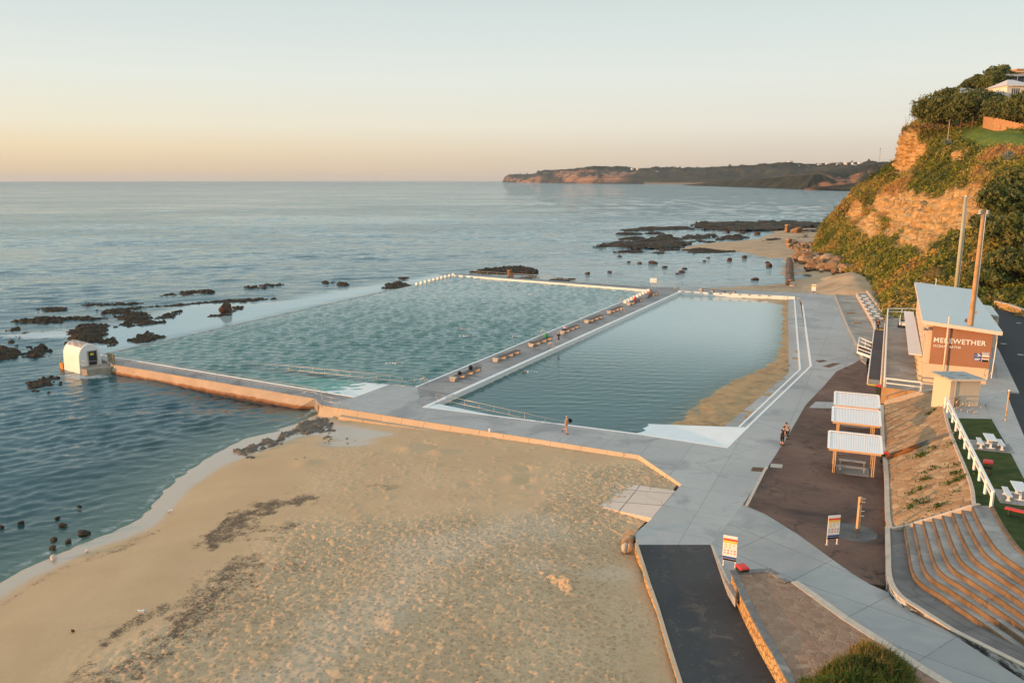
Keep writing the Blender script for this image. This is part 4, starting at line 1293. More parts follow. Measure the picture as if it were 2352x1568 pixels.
strip = GP([(1914, 677), (1966, 679), (2001, 731), (2011, 752), (1989, 835), (1977, 826), (1970, 804), (1943, 750)], tz)
tag(MB().slab(strip, 0.2).build('side_terrace', MT['terrace']), 'raised brownish concrete strip beside the deck', 'terrace', kind='structure')
kerb('kerb', GP([(1914, 677), (1943, 750), (1970, 804), (1977, 826)]), 0.3, tz + 0.05, 0.5, 1, MT['kerb'], 'warm concrete kerb between the deck and the raised strip')
tabz = D + 0.75
tabs = GP([(1968, 674), (1995, 674), (2037, 730), (2040, 752), (2010, 752), (2002, 732)], tabz)
tag(MB().slab(tabs, 0.2).build('table_terrace', MT['terrace']), 'small upper terrace carrying the white tables', 'terrace', kind='structure')
kerb('kerb', GP([(1966, 673), (2001, 732), (2010, 754)], tabz), 0.35, tabz + 0.12, 0.5, 1, MT['kerb'], 'warm concrete wall along the edge of the table terrace')
kerb('kerb', GP([(1993, 671), (2033, 722), (2040, 745)], tabz), 0.35, tabz + 0.4, 0.5, -1, MT['kerb'], 'low wall between the table terrace and the scrub')
for u, v in ((1943, 718), (1960, 741)):
 a, b = G(u - 1, v + 2, tz), G(u + 19, v + 1, tz)
 tag(MB().beam((a[0], a[1], tz + 0.08), (b[0], b[1], tz + 0.08), 0.22, 0.16).build('timber_sleeper', MT['orange_timber']), 'low timber sleeper lying across the raised strip, %s one' % ('farther' if v < 730 else 'nearer'), 'sleeper')
RZ0, RZ1 = D, 0.70
rl = [(1465, 1250), (1494, 1340), (1515, 1400), (1545, 1500), (1590, 1640)]
rr_ = [(1632, 1250), (1662, 1330), (1689, 1385), (1745, 1480), (1835, 1640)]
rz = [RZ0 - 0.003, 0.93, RZ1, RZ1, RZ1]
lt = [G(u, v, z) for (u, v), z in zip(rl, rz)]
rt = [G(u, v, z) for (u, v), z in zip(rr_, rz)]
vs = lt + rt
fs = [(i, i + 1, 5 + i + 1, 5 + i) for i in range(4)]
o = MB().add(vs, fs).build('beach_ramp', MT['asphalt_ramp'])
so_ = o.modifiers.new('thick', 'SOLIDIFY')
so_.thickness = 0.9
so_.offset = -1 if o.data.polygons[0].normal.z > 0 else 1
tag(o, 'dark asphalt ramp leading down to the beach', 'ramp', kind='structure')
root = empty('ramp_wall', lt[0], 'narrow sunlit stone wall along the beach side of the dark ramp', 'wall')
MB().wall([(p[0], p[1]) for p in lt], 0.2, [p[2] + 0.08 for p in lt], [-0.2] * 5, -1).build('wall', MT['rubble'], root, lt[0])
MB().wall([(p[0], p[1]) for p in lt], 0.22, [p[2] + 0.11 for p in lt], [p[2] + 0.078 for p in lt], -1).build('cap', MT['seawall'], root, lt[0])
ap = GP([(1632, 1250), (1658, 1214), (1705, 1160), (1756, 1179), (1815, 1305), (1770, 1306), (1692, 1306), (1692, 1330), (1689, 1385), (1662, 1326)], D)
kerb('ramp_edge', [lerp(rt[0], rt[1], f) for f in (0, .5, 1)] + [rt[2]], 0.14, [D + 0.02] * 4, [0.2] * 4, 1, MT['kerb'], 'thin sunlit edge between dark ramp and concrete path')
PY = 43.5
def path_z(y):
 return D + 0.004 + 0.108 * max(0.0, PY - y) * (1 if y > 0 else 1)
def GPath(u, v):
 z = D
 for _ in range(12):
  p = G(u, v, z)
  z = path_z(p[1])
 return G(u, v, z)
pr = [(1705, 1158), (1756, 1179), (1835, 1228), (1902, 1277), (1957, 1316), (1994, 1339), (2060, 1368), (2217, 1475), (2352, 1562), (2520, 1670)]
PZ = 1.92
pe = []
for u, v in [(1770, 1305), (1816, 1335), (1874, 1377), (1933, 1420), (2012, 1471), (2100, 1530), (2230, 1610)]:
 z = PZ
 for _ in range(10):
  p = G(u, v, z)
  z = max(PZ, path_z(p[1]) + 0.05)
 pe.append(G(u, v, z))
lft = GP([(1632, 1250), (1662, 1328), (1688, 1384)]) + [G(1694, 1312, PZ)] + pe
lft[3] = (lft[3][0] + 0.3, lft[3][1] - 0.1, 0)
A_ = resample([(p[0], p[1], 0) for p in lft], 60)
B_ = resample([(p[0], p[1], 0) for p in [GPath(*p) for p in pr]], 60)
vs, fs = [], []
NB = 9
for a, b in zip(A_, B_):
 for j in range(NB):
  q = lerp(a, b, j / (NB - 1))
  vs.append((q[0], q[1], path_z(q[1])))
for i in range(59):
 for j in range(NB - 1):
  fs.append((i * NB + j, i * NB + j + 1, (i + 1) * NB + j + 1, (i + 1) * NB + j))
o = MB().add(vs, fs).build('path', MT['path'])
so_ = o.modifiers.new('thick', 'SOLIDIFY')
so_.thickness = 0.5
so_.offset = -1 if o.data.polygons[0].normal.z > 0 else 1
tag(o, 'wide grey concrete path climbing past the stone planter', 'path', kind='structure')
pw = [G(u, v, PZ) for u, v in [(1692, 1310), (1722, 1375), (1755, 1438), (1792, 1500), (1829, 1566), (1872, 1640)]]
root = empty('stone_planter', (pw[0][0], pw[0][1], 0.7), 'raised stone-paved bed with a rubble wall beside the dark ramp', 'planter')
og = tuple(root.location)
mb = MB().wall([(p[0], p[1]) for p in pw], 0.30, PZ - 0.06, 0.2, -1)
mb.build('wall', MT['rubble'], root, og)
MB().wall([(p[0], p[1]) for p in pw], 0.42, PZ + 0.05, PZ - 0.055, -1).build('coping', MT['darkkerb'], root, og)
fe = [pw[0], pe[0], pe[1]]
MB().wall([(p[0], p[1]) for p in fe], 0.40, PZ + 0.04, 0.6, -1).build('end_kerb', MT['darkkerb'], root, og)
MB().wall([(p[0], p[1]) for p in pe[1:]], 0.5, [p[2] - 0.002 for p in pe[1:]], 0.6, 1).build('edge_stones', MT['kerb'], root, og)
bed = [(p[0], p[1], PZ - 0.03) for p in (pw[0], pw[1], pw[2], pw[3], pw[4], pw[5])] + [(p[0], p[1], p[2] - 0.03) for p in reversed(pe)]
MB().slab(bed, 0.3).build('paving', MT['planter_stone'], root, og)
NB_ = 12
lo = [G(u, v, D + 0.5) for u, v in [(2029, 931), (2032, 1014), (2040, 1080), (2044, 1176), (2050, 1213)]]
hi = [G(2170, 893, 3.5), G(2170, 925, 4.1), G(2186, 992, L), G(2231, 1102, L), G(2242, 1160, L)]
lo = smooth_line(lo, 8)
hi = smooth_line(hi, 8)
vs, fs = [], []
NJ = 26
for a, b in zip(lo, hi):
 for j in range(NJ):
  t = j / (NJ - 1)
  q = lerp(a, b, t)
  vs.append(q)
n_ = len(lo)
va = np.array(vs)
bump_ = 0.07 * fbm(va * np.array([0.9, 0.9, 0.9]), 4, 101)
va[:, 2] += bump_
fs = [(i * NJ + j, i * NJ + j + 1, (i + 1) * NJ + j + 1, (i + 1) * NJ + j) for i in range(n_ - 1) for j in range(NJ - 1)]
root = empty('stone_embankment', (lo[0][0], lo[0][1], D), 'steep stone-pitched bank between the brown plaza and the upper lawn', 'embankment')
og = np.array(root.location)
mesh_obj('stone_face', va, np.array(fs), MT['slope_stone'], root, og)
og = tuple(root.location)
ft = [(p[0], p[1]) for p in lo]
MB().wall(ft, 0.28, D + 0.53, 0.9, -1).build('foot_wall', MT['rubble'], root, og)
MB().wall(ft, 0.32, D + 0.585, D + 0.525, -1).build('foot_coping', MT['kerb'], root, og)
MB().wall([(p[0], p[1]) for p in hi], 0.22, [p[2] + 0.06 for p in hi], [p[2] - 0.8 for p in hi], -1).build('top_kerb', MT['kerb'], root, og)
a, b = G(2190, 995, L), G(2036, 1052, D + 0.6)
a2, m2_ = lerp(a, b, 0.0), lerp(a, b, 0.5)
up_ = 0.09
for nm_, p, q, mat in (('drain_channel', lerp(a, b, 0.0), lerp(a, b, 0.52), MT['darkkerb']), ('drain_channel', lerp(a, b, 0.52), lerp(a, b, 1.0), MT['rust'])):
 for sgn in (-1, 1):
  dv = Vector((q[0] - p[0], q[1] - p[1], q[2] - p[2]))
  sdv = dv.cross(Vector((0, 0, 1))).normalized() * 0.17 * sgn
  MB().beam((p[0] + sdv.x, p[1] + sdv.y, p[2] + up_), (q[0] + sdv.x, q[1] + sdv.y, q[2] + up_), 0.07, 0.2).build(nm_, mat, root, og)
 MB().beam((p[0], p[1], p[2] + 0.03), (q[0], q[1], q[2] + 0.03), 0.28, 0.05).build(nm_, mat, root, og)
WEEDS = []
rnd = random.Random(9)
for u, v in ((1480 / 1, 0),):
 pass
wv, wf, wt_ = [], [], []
for cx, cy, n in ((1260, 835, 26), (1300, 830, 20), (1400, 800, 14), (1300, 1100, 22), (1620, 1060, 24), (1640, 1100, 22), (1250, 1190, 16), (1190, 1250, 14), (1440, 1385, 26), (1330, 1340, 14), (1150, 1390, 14), (1410, 1010, 10), (1280, 1015, 8), (1450, 215, 12), (1350, 395, 14), (1410, 370, 12), (1580, 720, 10), (1530, 1130, 10), (1200, 1310, 12), (1690, 1070, 14), (1620, 960, 10), (1600, 1210, 8), (1250, 350 + 1000, 8)):
 u, v = 1837.4 + .2188 * cx, 861.3 + .2188 * cy
 t = min(1, max(0, (u - 2038) / 170))
 rd = Vector(ray(u, v))
 rw = va
 dirs = rw - np.array([0, 0, H])
 dn_ = dirs / np.linalg.norm(dirs, axis=1)[:, None]
 idx = int(np.argmax(dn_ @ np.array(rd.normalized())))
 base = Vector(va[idx])
 for _ in range(n * 3):
  a = rnd.random() * 6.28
  rr0 = abs(rnd.gauss(0, 0.28))
  c = base + Vector((math.cos(a) * rr0 * 1.3, math.sin(a) * rr0, 0.05 + rnd.random() * 0.18 - 0.1 * rr0))
  c.z += (c.x - base.x) * 0.38
  t1 = Vector((rnd.gauss(0, 1), rnd.gauss(0, 1), rnd.gauss(0, 1))).normalized() * 0.09
  t2 = Vector((rnd.gauss(0, 1), rnd.gauss(0, 1), rnd.gauss(0, 1))).normalized() * 0.07
  k_ = len(wv)
  wv += [c - t1, c + t2, c + t1, c - t2]
  wf.append((k_, k_ + 1, k_ + 2, k_ + 3))
  wt_ += [rnd.random()] * 4
o = mesh_obj('weed_tufts', [tuple(p) for p in wv], np.array(wf), MT['leaf_near'], attrs={'tone': ('POINT', 'FLOAT', wt_)})
tag(o, 'small green weeds sprouting between the stones of the bank', 'weeds', kind='stuff')
Z0 = 1.95
NS = 8
HS = (L - Z0) / NS
def c4(x, y):
 return (1665 + .3043 * x, 1091 + .3043 * y)
cur1 = [c4(*p) for p in [(1362, 392), (1392, 560), (1425, 740), (1490, 840), (1640, 935), (2000, 1180), (2257, 1360), (2520, 1545)]]
cur8 = [c4(*p) for p in [(1865, 243), (1940, 400), (2030, 545), (2090, 615), (2150, 665), (2257, 740), (2400, 850), (2600, 1010)]]
def step_curve(k):
 """base line of riser k (0..8) in the world; riser 8 is the lawn kerb"""
 z = Z0 + HS * min(k, NS - 1) if k else Z0
 f = k / 7.0
 pts = []
 for (u0, v0), (u1, v1) in zip(cur1, cur8):
  a, b = G(u0, v0, Z0), G(u1, v1, Z0 + 7 * HS)
  pts.append((a[0] + (b[0] - a[0]) * f, a[1] + (b[1] - a[1]) * f, 0.0))
 return smooth_line(pts, 7)
root = empty('amphitheatre_steps', (G(2050, 1213, Z0)[0], G(2050, 1213, Z0)[1], Z0), 'curved flight of concrete seating steps with rust-brown risers', 'steps')
og = tuple(root.location)
curves = [step_curve(k) for k in range(0, NS + 1)]
for k in range(NS):
 zt = Z0 + HS * (k + 1)
 a = curves[k]
 b = curves[k + 1] if k < NS - 1 else offset_line(curves[k], 0.92)
 n = len(a)
 mb = MB()
 inn = offset_line(a, -0.16)
 for i in range(n - 1):
  pass
 mb.wall([(p[0], p[1]) for p in a], 0.16, zt - 0.004, zt - HS - 0.05, -1)
 rs = mb.build('riser', MT['riser'], root, og)
 inn0 = offset_line(a, -0.05)
 vs = [(p[0], p[1], zt) for p in inn0] + [(p[0], p[1], zt) for p in b]
 fs = [(i, i + 1, n + i + 1, n + i) for i in range(n - 1)]
 o = MB().add(vs, fs).build('tread', MT['steps'], root, og)
 so_ = o.modifiers.new('thick', 'SOLIDIFY')
 so_.thickness = 0.1
 so_.offset = -1 if o.data.polygons[0].normal.z > 0 else 1
 so_.use_rim = True
wl = [c4(*p) for p in [(1245, 400), (1252, 600), (1264, 780), (1335, 905), (1500, 1018), (1800, 1208), (2100, 1392), (2300, 1515), (2560, 1680)]]
wl = smooth_line([GPath(u, v)[:2] + (0,) if False else G(u, v, Z0) for u, v in wl], 6)
wl = [(p[0], p[1], max(Z0, path_z(p[1]) + 0.07)) for p in wl]
base = curves[0]
nW = len(wl)
A2, B2 = resample(wl, 50), resample([(p[0], p[1], Z0) for p in base], 50)
vs = [(p[0], p[1], p[2] - 0.01) for p in A2] + [(p[0], p[1], max(Z0, q[2] - 0.02) - 0.006) for p, q in zip(B2, A2)]
o = MB().add(vs, [(i, i + 1, 51 + i, 50 + i) for i in range(49)]).build('landing', concrete('amphitheatre_floor', (0.20, 0.185, 0.175), (0.10, 0.095, 0.09), (3.5, 9.0), R(-20), 0.03, None, 0.4, big=0.35), root, og)
so_ = o.modifiers.new('thick', 'SOLIDIFY')
so_.thickness = 0.3
so_.offset = -1 if o.data.polygons[0].normal.z > 0 else 1
def stained():
 k = NT('stained_white_wall')
 p = k.pos()
 f = k.noise(k.mapping(p, (.45, .45, 1.4)), 1.5, 7, 0.75, 0.3)
 col = k.ramp(f, [(0.40, (0.035, 0.035, 0.032)), (0.50, (0.12, 0.115, 0.105)), (0.56, (0.58, 0.57, 0.54))], 'LINEAR')
 k.principled(col, 0.85, k.bump(f, 0.4, 0.04))
 return k.m
ft = [(p[0], p[1]) for p in wl]
MB().wall(ft, 0.25, [p[2] + 0.03 for p in wl], [p[2] - 1.3 for p in wl], -1).build('retaining_wall', stained(), root, og)
MB().wall(ft, 0.30, [p[2] + 0.09 for p in wl], [p[2] + 0.028 for p in wl], -1).build('wall_coping', MT['kerb'], root, og)
ek = [G(*c4(1262, 408), Z0 + 0.05), G(*c4(1362, 388), Z0 + HS * .8), G(*c4(1865, 238), L + 0.02), G(*c4(1930, 225), L + 0.05)]
MB().wall([(p[0], p[1]) for p in ek], 0.2, [p[2] + 0.06 for p in ek], [1.6] * 4, 1).build('side_kerb', MT['kerb'], root, og)
lk = offset_line(curves[NS - 1], -0.75)
lk = [(p[0], p[1]) for p in lk]
MB().wall(offset_line(curves[NS - 1], 0.93), 0.2, L + 0.10, L - 1.0, 1).build('top_kerb', MT['riser'], root, og)
topk = offset_line(curves[NS - 1], 1.0)
hi2 = [(p[0], p[1]) for p in hi]
lawn_r = GP([(2277, 962), (2316, 1030), (2352, 1100), (2420, 1220), (2500, 1400)], L)
lawn = [(p[0], p[1], L + 0.012) for p in ([G(2176, 959.8, L)] + [h for h in hi if h[1] < G(2176, 959, L)[1]])] + [(p[0], p[1], L + 0.012) for p in topk] + [(lawn_r[-1][0], lawn_r[-1][1] - 2, L + 0.012)] + [(p[0], p[1], L + 0.012) for p in reversed(lawn_r)]
tag(MB().slab(lawn, 0.5).build('lawn', MT['lawn']), 'mown green lawn at the top of the stone bank', 'lawn', kind='structure')
hutpad = GP([(2168, 915), (2176, 960), (2277, 962), (2262, 930), (2290, 897), (2278, 880), (2180, 895)], L)
tag(MB().slab([(p[0], p[1], L) for p in hutpad], 0.5).build('hut_paving', MT['footpath']), 'concrete paving in front of the small hut', 'paving', kind='structure')
def mapz(y):
 """upper ground falls from the lawn to the building's terrace"""
 return L
def Gmap(u, v):
 z = L
 for _ in range(14):
  p = G(u, v, z)
  z = mapz(p[1])
 return G(u, v, z)
def ribbon(name, left, right, mat, label, cat, dz=0.0, sub=5):
 A = [Gmap(*p) for p in left]
 B = [Gmap(*p) for p in right]
 A, B = resample(A, 40), resample(B, 40)
 vs = [(q[0], q[1], mapz(q[1]) + dz) for a, b in zip(A, B) for q in (lerp(a, b, j / sub) for j in range(sub + 1))]
 w = sub + 1
 o = MB().add(vs, [(i * w + j, i * w + j + 1, (i + 1) * w + j + 1, (i + 1) * w + j) for i in range(39) for j in range(sub)]).build(name, mat)
 so_ = o.modifiers.new('thick', 'SOLIDIFY')
 so_.thickness = 0.6
 so_.offset = -1 if o.data.polygons[0].normal.z > 0 else 1
 return tag(o, label, cat, kind='structure')
road_l = [(2270, 706), (2284, 780), (2310, 850), (2340, 903), (2316, 926), (2352, 1010), (2440, 1200), (2560, 1450)]
road_l = [(2262, 700), (2280, 770), (2296, 830), (2305, 880), (2317, 925), (2352, 1008), (2440, 1200), (2560, 1450)]
road_r = [(2420, 735), (2520, 800), (2620, 860), (2720, 920), (2800, 960), (2900, 1040), (3000, 1240), (3100, 1480)]
ribbon('road', road_l, road_r, MT['road'], 'dark asphalt road at the right behind the building', 'road', -0.12)
fp_l = [(2258, 715), (2262, 790), (2266, 850), (2262, 928), (2277, 962), (2316, 1030), (2352, 1100), (2420, 1220), (2520, 1430)]
fp_r = [(2266, 702), (2282, 770), (2298, 830), (2308, 880), (2320, 925), (2355, 1008), (2445, 1200), (2480, 1290), (2570, 1450)]
ribbon('footpath', fp_l, fp_r, MT['footpath'], 'grey concrete footpath between the lawn and the road', 'footpath', -0.004)
dv_ = [Gmap(2286, 800), Gmap(2340, 903), Gmap(2295, 897), Gmap(2284, 840)]
for p, q in (((2352 - 8, 812), 0), ((2305, 787), 1), ((2340, 740), 2)):
 g = Gmap(*p)
 mb = MB().lathe([(0.02, 0.0), (0.36, 0.0), (0.36, 0.01), (0.02, 0.012)], (g[0], g[1], mapz(g[1]) - 0.12), 16)
 tag(mb.build('road_marker', basic('road_disc_paint', (0.3, 0.32, 0.32))), 'pale round painted spot on the dark road, %s' % ('nearest the camera', 'beside the building roof', 'farthest from the camera')[q], 'road marking', kind='structure')
dw = [Gmap(2278, 800), Gmap(2292, 800), Gmap(2341, 902), Gmap(2296, 898)]
tag(MB().slab([(p[0], p[1], mapz(p[1]) + 0.03) for p in dw], 2.0).build('driveway', MT['footpath']), 'pale concrete crossover beside the building', 'driveway', kind='structure')
gp = [(34, 40, 1.05), (60, 10, 1.05), (420, 10, 1.05), (420, 120, 1.05), (150, 150, 1.0), (70, 128, 1.0), (45, 92, 1.05)]
tag(MB().add([(p[0], p[1], 0.6) for p in gp], [tuple(range(len(gp)))]).build('ground', basic('ground_soil', (0.16, 0.12, 0.07), 0.95, 0.3, 0.3)), 'earth below the terraces', 'ground', kind='structure')
tn = [G(2029, 890, T), G(2118, 900, T), G(2170, 892, T), (48.6, 78.0, T), (49.5, 81.6, T), (60.5, 117, T), G(2104, 722, T), G(2036, 722, T)]
root = empty('building_terrace', (tn[0][0], tn[0][1], D), 'raised paved terrace between the ramp and the bathing pavilion', 'terrace')
og = tuple(root.location)
MB().slab(tn, 0.3).build('paving', MT['terrace'], root, og)
tw = [(p[0], p[1]) for p in (tn[7], tn[0], tn[1], tn[2])]
rwm = concrete('retaining_render', (0.52, 0.33, 0.16), (0.36, 0.20, 0.085), None, bump=0.3, big=0.4)
MB().wall(tw, 0.16, T + 0.05, 0.4, -1).build('retaining_wall', rwm, root, og)
a, b = G(2072, 867 - 2, T), G(2112, 868, T)
MB().slab([(p[0], p[1], T + 0.012) for p in GP([(2066, 843), (2106, 848), (2106, 857), (2066, 852)], T)], T - 0.05).build('pale_slab', MT['apron'], root, og)
r0, r1, r2, r3 = G(1992, 882, D), G(2022, 886, D), G(2031, 757, D + 1.05), G(2008, 755, D + 1.05)
n0, n1 = lerp(r0, r3, 0.0), lerp(r1, r2, 0.0)
vs = [(r0[0], r0[1], D + 0.05), (r1[0], r1[1], D + 0.05), (r2[0], r2[1], D + 1.05), (r3[0], r3[1], D + 1.05)]
root = empty('access_ramp', vs[0], 'long dark access ramp with white railings beside the pavilion terrace', 'ramp')
og = vs[0]
MB().prism(vs, [(p[0], p[1], 0.5) for p in vs]).build('slope', MT['ramp_floor'], root, og)
f = 0.07
tl = [(p[0], p[1], p[2] + 0.012) for p in (vs[0], vs[1], lerp(vs[1], vs[2], f), lerp(vs[0], vs[3], f))]
MB().prism(tl, [(p[0], p[1], p[2] - 0.2) for p in tl]).build('landing', MT['terrace'], root, og)
dr_ = (Vector(vs[3]) - Vector(vs[0])).normalized()
for q, f0, f1 in ((0, -0.012, 0.004), (1, 0.985, 1.002)):
 tl = [lerp(vs[0], vs[3], f0), lerp(vs[1], vs[2], f0), lerp(vs[1], vs[2], f1), lerp(vs[0], vs[3], f1)]
 tl = [(p[0], p[1], p[2] + 0.03) for p in tl]
 MB().prism(tl, [(p[0], p[1], p[2] - 0.1) for p in tl]).build('tactile_strip', MT['yellow'], root, og)
def box_rail(root, pts, og, h=1.0, spacing=2.2, w=0.09, mat=None, low=0.5):
 mat = mat or MT['rail_white']
 first = True
 for a, b in zip(pts[:-1], pts[1:]):
  n = max(1, round(math.dist(a, b) / spacing))
  for i in range(0 if first else 1, n + 1):
   p = lerp(a, b, i / n)
   MB().box((p[0], p[1], p[2] + h / 2 - 0.03), (w, w, h + 0.02)).build('post', mat, root, og)
  first = False
 for hh, ww in ((h, w * 1.15), (h * low, w * 0.9)):
  mb = MB()
  for a, b in zip(pts[:-1], pts[1:]):
   mb.beam((a[0], a[1], a[2] + hh), (b[0], b[1], b[2] + hh), ww, ww)
  mb.build('rail', mat, root, og)
vsl, vsr = [vs[0], lerp(vs[0], vs[3], 0.42)], [lerp(vs[0], vs[3], 0.55), vs[3]]
rt_ = empty('ramp_railing', vs[0], 'white railing along the left side of the access ramp, near part', 'railing')
box_rail(rt_, vsl, vs[0])
rt_ = empty('ramp_railing', vsr[0], 'white railing along the left side of the access ramp, far part', 'railing')
box_rail(rt_, vsr, vsr[0])
rt_ = empty('ramp_railing', vs[1], 'white railing along the right side of the access ramp', 'railing')
box_rail(rt_, [vs[1], vs[2]], vs[1])
ca, cb_ = lerp(vs[0], vs[3], 0.42), lerp(vs[0], vs[3], 0.55)
pl_o = [G(1969, 808, ca[2] - 0.1), G(1972, 790, ca[2] - 0.1)]
pts = [ca, cb_, (pl_o[1][0], pl_o[1][1], ca[2] - 0.12), (pl_o[0][0], pl_o[0][1], ca[2] - 0.12)]
o = MB().prism(pts, [(p[0], p[1], D + 0.1) for p in pts]).build('side_platform', MT['ramp_floor'])
tag(o, 'dark side platform branching off the access ramp', 'platform', kind='structure')
rt_ = empty('platform_railing', pts[3], 'white railing with a crossbar round the small side platform', 'railing')
box_rail(rt_, [pts[0], pts[3], pts[2], pts[1]], pts[3], spacing=3.0)
MB().beam((pts[0][0], pts[0][1], pts[0][2] - 0.02), (pts[3][0], pts[3][1], pts[3][2] - 0.02), 0.16, 0.3).build('edge_beam', MT['rail_white'], rt_, pts[3])
rt_ = empty('terrace_railing', tn[0], 'white railing along the seaward edge of the pavilion terrace', 'railing')
trp = [(tn[0][0] + .1, tn[0][1] + .1, T), (tn[7][0] + .1, tn[7][1] - .1, T)]
box_rail(rt_, trp, tn[0], w=0.12, spacing=2.4)
rt_ = empty('terrace_railing', tn[0], 'white railing across the near end of the pavilion terrace above the stairs', 'railing')
box_rail(rt_, [(tn[0][0] + .25, tn[0][1] + .12, T), (tn[1][0] - .1, tn[1][1] + .12, T)], tn[0], w=0.12, spacing=2.4)
rt_ = empty('terrace_railing', tn[7], 'white railing across the far end of the pavilion terrace', 'railing')
box_rail(rt_, [(tn[7][0] + .1, tn[7][1] - .2, T), (tn[6][0] - .2, tn[6][1] - .2, T)], tn[7], w=0.12, spacing=2.4)
s0, s1 = Vector(G(2031, 929, D)), Vector(G(2119, 903, T))
sdir = Vector((s1.x - s0.x, s1.y - s0.y, 0))
sl_ = sdir.length
sdir.normalize()
sn = Vector((-sdir.y, sdir.x, 0))
root = empty('stairs', (s0.x, s0.y, D), 'narrow concrete stairs climbing beside the stone bank', 'stairs')
og = tuple(root.location)
N_ = 11
for i in range(N_):
 z1 = D + (T - D) * (i + 1) / N_
 a = s0 + sdir * (sl_ * i / N_)
 b = s0 + sdir * sl_ * 1.0 if False else s0 + sdir * (sl_ * (i + 1) / N_ + 0.02)
 w_ = 1.35
 MB().slab([(a.x, a.y, z1), (b.x, b.y, z1), (b.x + sn.x * w_, b.y + sn.y * w_, z1), (a.x + sn.x * w_, a.y + sn.y * w_, z1)], 0.6).build('step', MT['kerb'], root, og)
 MB().beam((a.x + 0.02, a.y + 0.02, z1 + 0.012), (a.x + sn.x * w_, a.y + sn.y * w_, z1 + 0.012), 0.1, 0.03).build('nosing', MT['rail_white'], root, og)
sk = [(s0.x, s0.y), (s1.x, s1.y), tuple(G(2172, 889, 3.5)[:2])]
MB().wall(sk, 0.3, [D + 0.5, T + 0.3, 3.6], [0.4] * 3, -1).build('side_wall', MT['kerb'], root, og)
hr = empty('stair_handrail', (s0.x, s0.y, D), 'bent steel handrail beside the terrace stairs', 'handrail')
hp = [s0 + sn * 0.2 - sdir * 0.4, s0 + sn * 0.2, s1 + sn * 0.2, s1 + sn * 0.2 + sdir * 1.2]
hz_ = [D + 0.9, D + 0.95, T + 0.95, T + 0.95]
MB().tube([(p.x, p.y, z) for p, z in zip(hp, hz_)], 0.03, 6).build('rail', MT['steel'], hr, tuple(hr.location))
for p, z, zb in ((hp[1], D + 0.95, D), (hp[1].lerp(hp[2], .5), (D + T) / 2 + .95, (D + T) / 2), (hp[2], T + .95, T), (hp[3], T + .95, T)):
 MB().tube([(p.x, p.y, zb), (p.x, p.y, z)], 0.026, 6).build('post', MT['steel'], hr, tuple(hr.location))
BL = G(2115.5, 882, T)
by = Vector((0.425, 0.905, 0)).normalized()
bx = Vector((by.y, -by.x, 0))
bwid = 6.15
ZL, ZR = 9.95, 9.3
BD = 35.0
root = empty('bathing_pavilion', (BL[0], BL[1], T), 'terracotta and cream bathing pavilion with a sloping pale roof and white lettering', 'building')
og = tuple(root.location)
def bpnt(x, y, z):
 q = Vector(BL) + bx * x + by * y
 return (q.x, q.y, z)
def bbox_(x0, x1, y0, y1, z0, z1, zr=None):
 """block in building axes; zr gives a different height on the right"""
 zr = z1 if zr is None else zr
 top = [bpnt(x0, y0, z1), bpnt(x1, y0, zr), bpnt(x1, y1, zr), bpnt(x0, y1, z1)]
 return MB().prism(top, [bpnt(x0, y0, z0), bpnt(x1, y0, z0), bpnt(x1, y1, z0), bpnt(x0, y1, z0)])
def rz_(x):
 return ZL + (ZR - ZL) * (x + 0.6) / (bwid + 1.2)
split = T + 2.35
x_l = 0.0
bbox_(0, bwid, 0.02, BD, T - 1.0, split).build('lower_wall', MT['cream'], root, og)
bbox_(0.55, bwid - 0.004, 0.0, BD - 0.02, split - 0.004, rz_(0.55) - 0.15, rz_(bwid) - 0.15).build('upper_wall', MT['rustwall'], root, og)
bbox_(0.02, 0.56, 0.25, BD - 0.3, split + 0.004, rz_(0) - 0.2, rz_(0.5) - 0.2).build('seaward_wall', MT['cream'], root, og)
ov, ovb = 0.62, 0.8
x0, x1, y0, y1 = -0.5, bwid + 0.75, -0.5, BD + 0.5
rf = MB()
rf.prism([bpnt(x0, y0, rz_(x0)), bpnt(x1, y0, rz_(x1)), bpnt(x1, y1, rz_(x1)), bpnt(x0, y1, rz_(x0))], [bpnt(x0, y0, rz_(x0) - .06), bpnt(x1, y0, rz_(x1) - .06), bpnt(x1, y1, rz_(x1) - .06), bpnt(x0, y1, rz_(x0) - .06)])
ro = rf.build('roof', MT['roof_blue'], root, og)
for a, b in (((x0, y0), (x1, y0)), ((x0, y0), (x0, y1)), ((x1, y0), (x1, y1)), ((x0, y1), (x1, y1))):
 MB().beam(bpnt(a[0], a[1], rz_(a[0]) - 0.17), bpnt(b[0], b[1], rz_(b[0]) - 0.17), 0.06, 0.36).build('fascia', MT['fascia'], ro, og)
for i in range(8):
 y = 1.2 + i * 4.2
 w_ = bbox_(-0.03, 0.03, y, y + 2.2, split + 0.9, split + 2.6).build('window', MT['glass'], root, og)
 bbox_(-0.06, 0.0, y - 0.1, y, split + 0.8, split + 2.7).build('frame', MT['fascia'], w_, og)
 bbox_(-0.06, 0.0, y + 2.2, y + 2.3, split + 0.8, split + 2.7).build('frame', MT['fascia'], w_, og)
 bbox_(-0.06, 0.0, y, y + 2.2, split + 0.8, split + 0.9).build('frame', MT['fascia'], w_, og)
for i in range(12):
 y = 0.7 + i * 2.8
 bbox_(-0.34, -0.02, y, y + 0.28, T - 0.02, split - 0.1).build('pier', MT['cream'], root, og)
 if i < 11:
  bbox_(-0.02, 0.03, y + 0.55, y + 2.4, T + 0.1, T + 2.0).build('door', MT['timber'], root, og)
az = split + 0.15
aw = [G(2087, 811.5, az - 0.2), G(2118, 814.5, az + 0.15), G(2098, 716, az + 0.15), G(2076, 714, az - 0.2)]
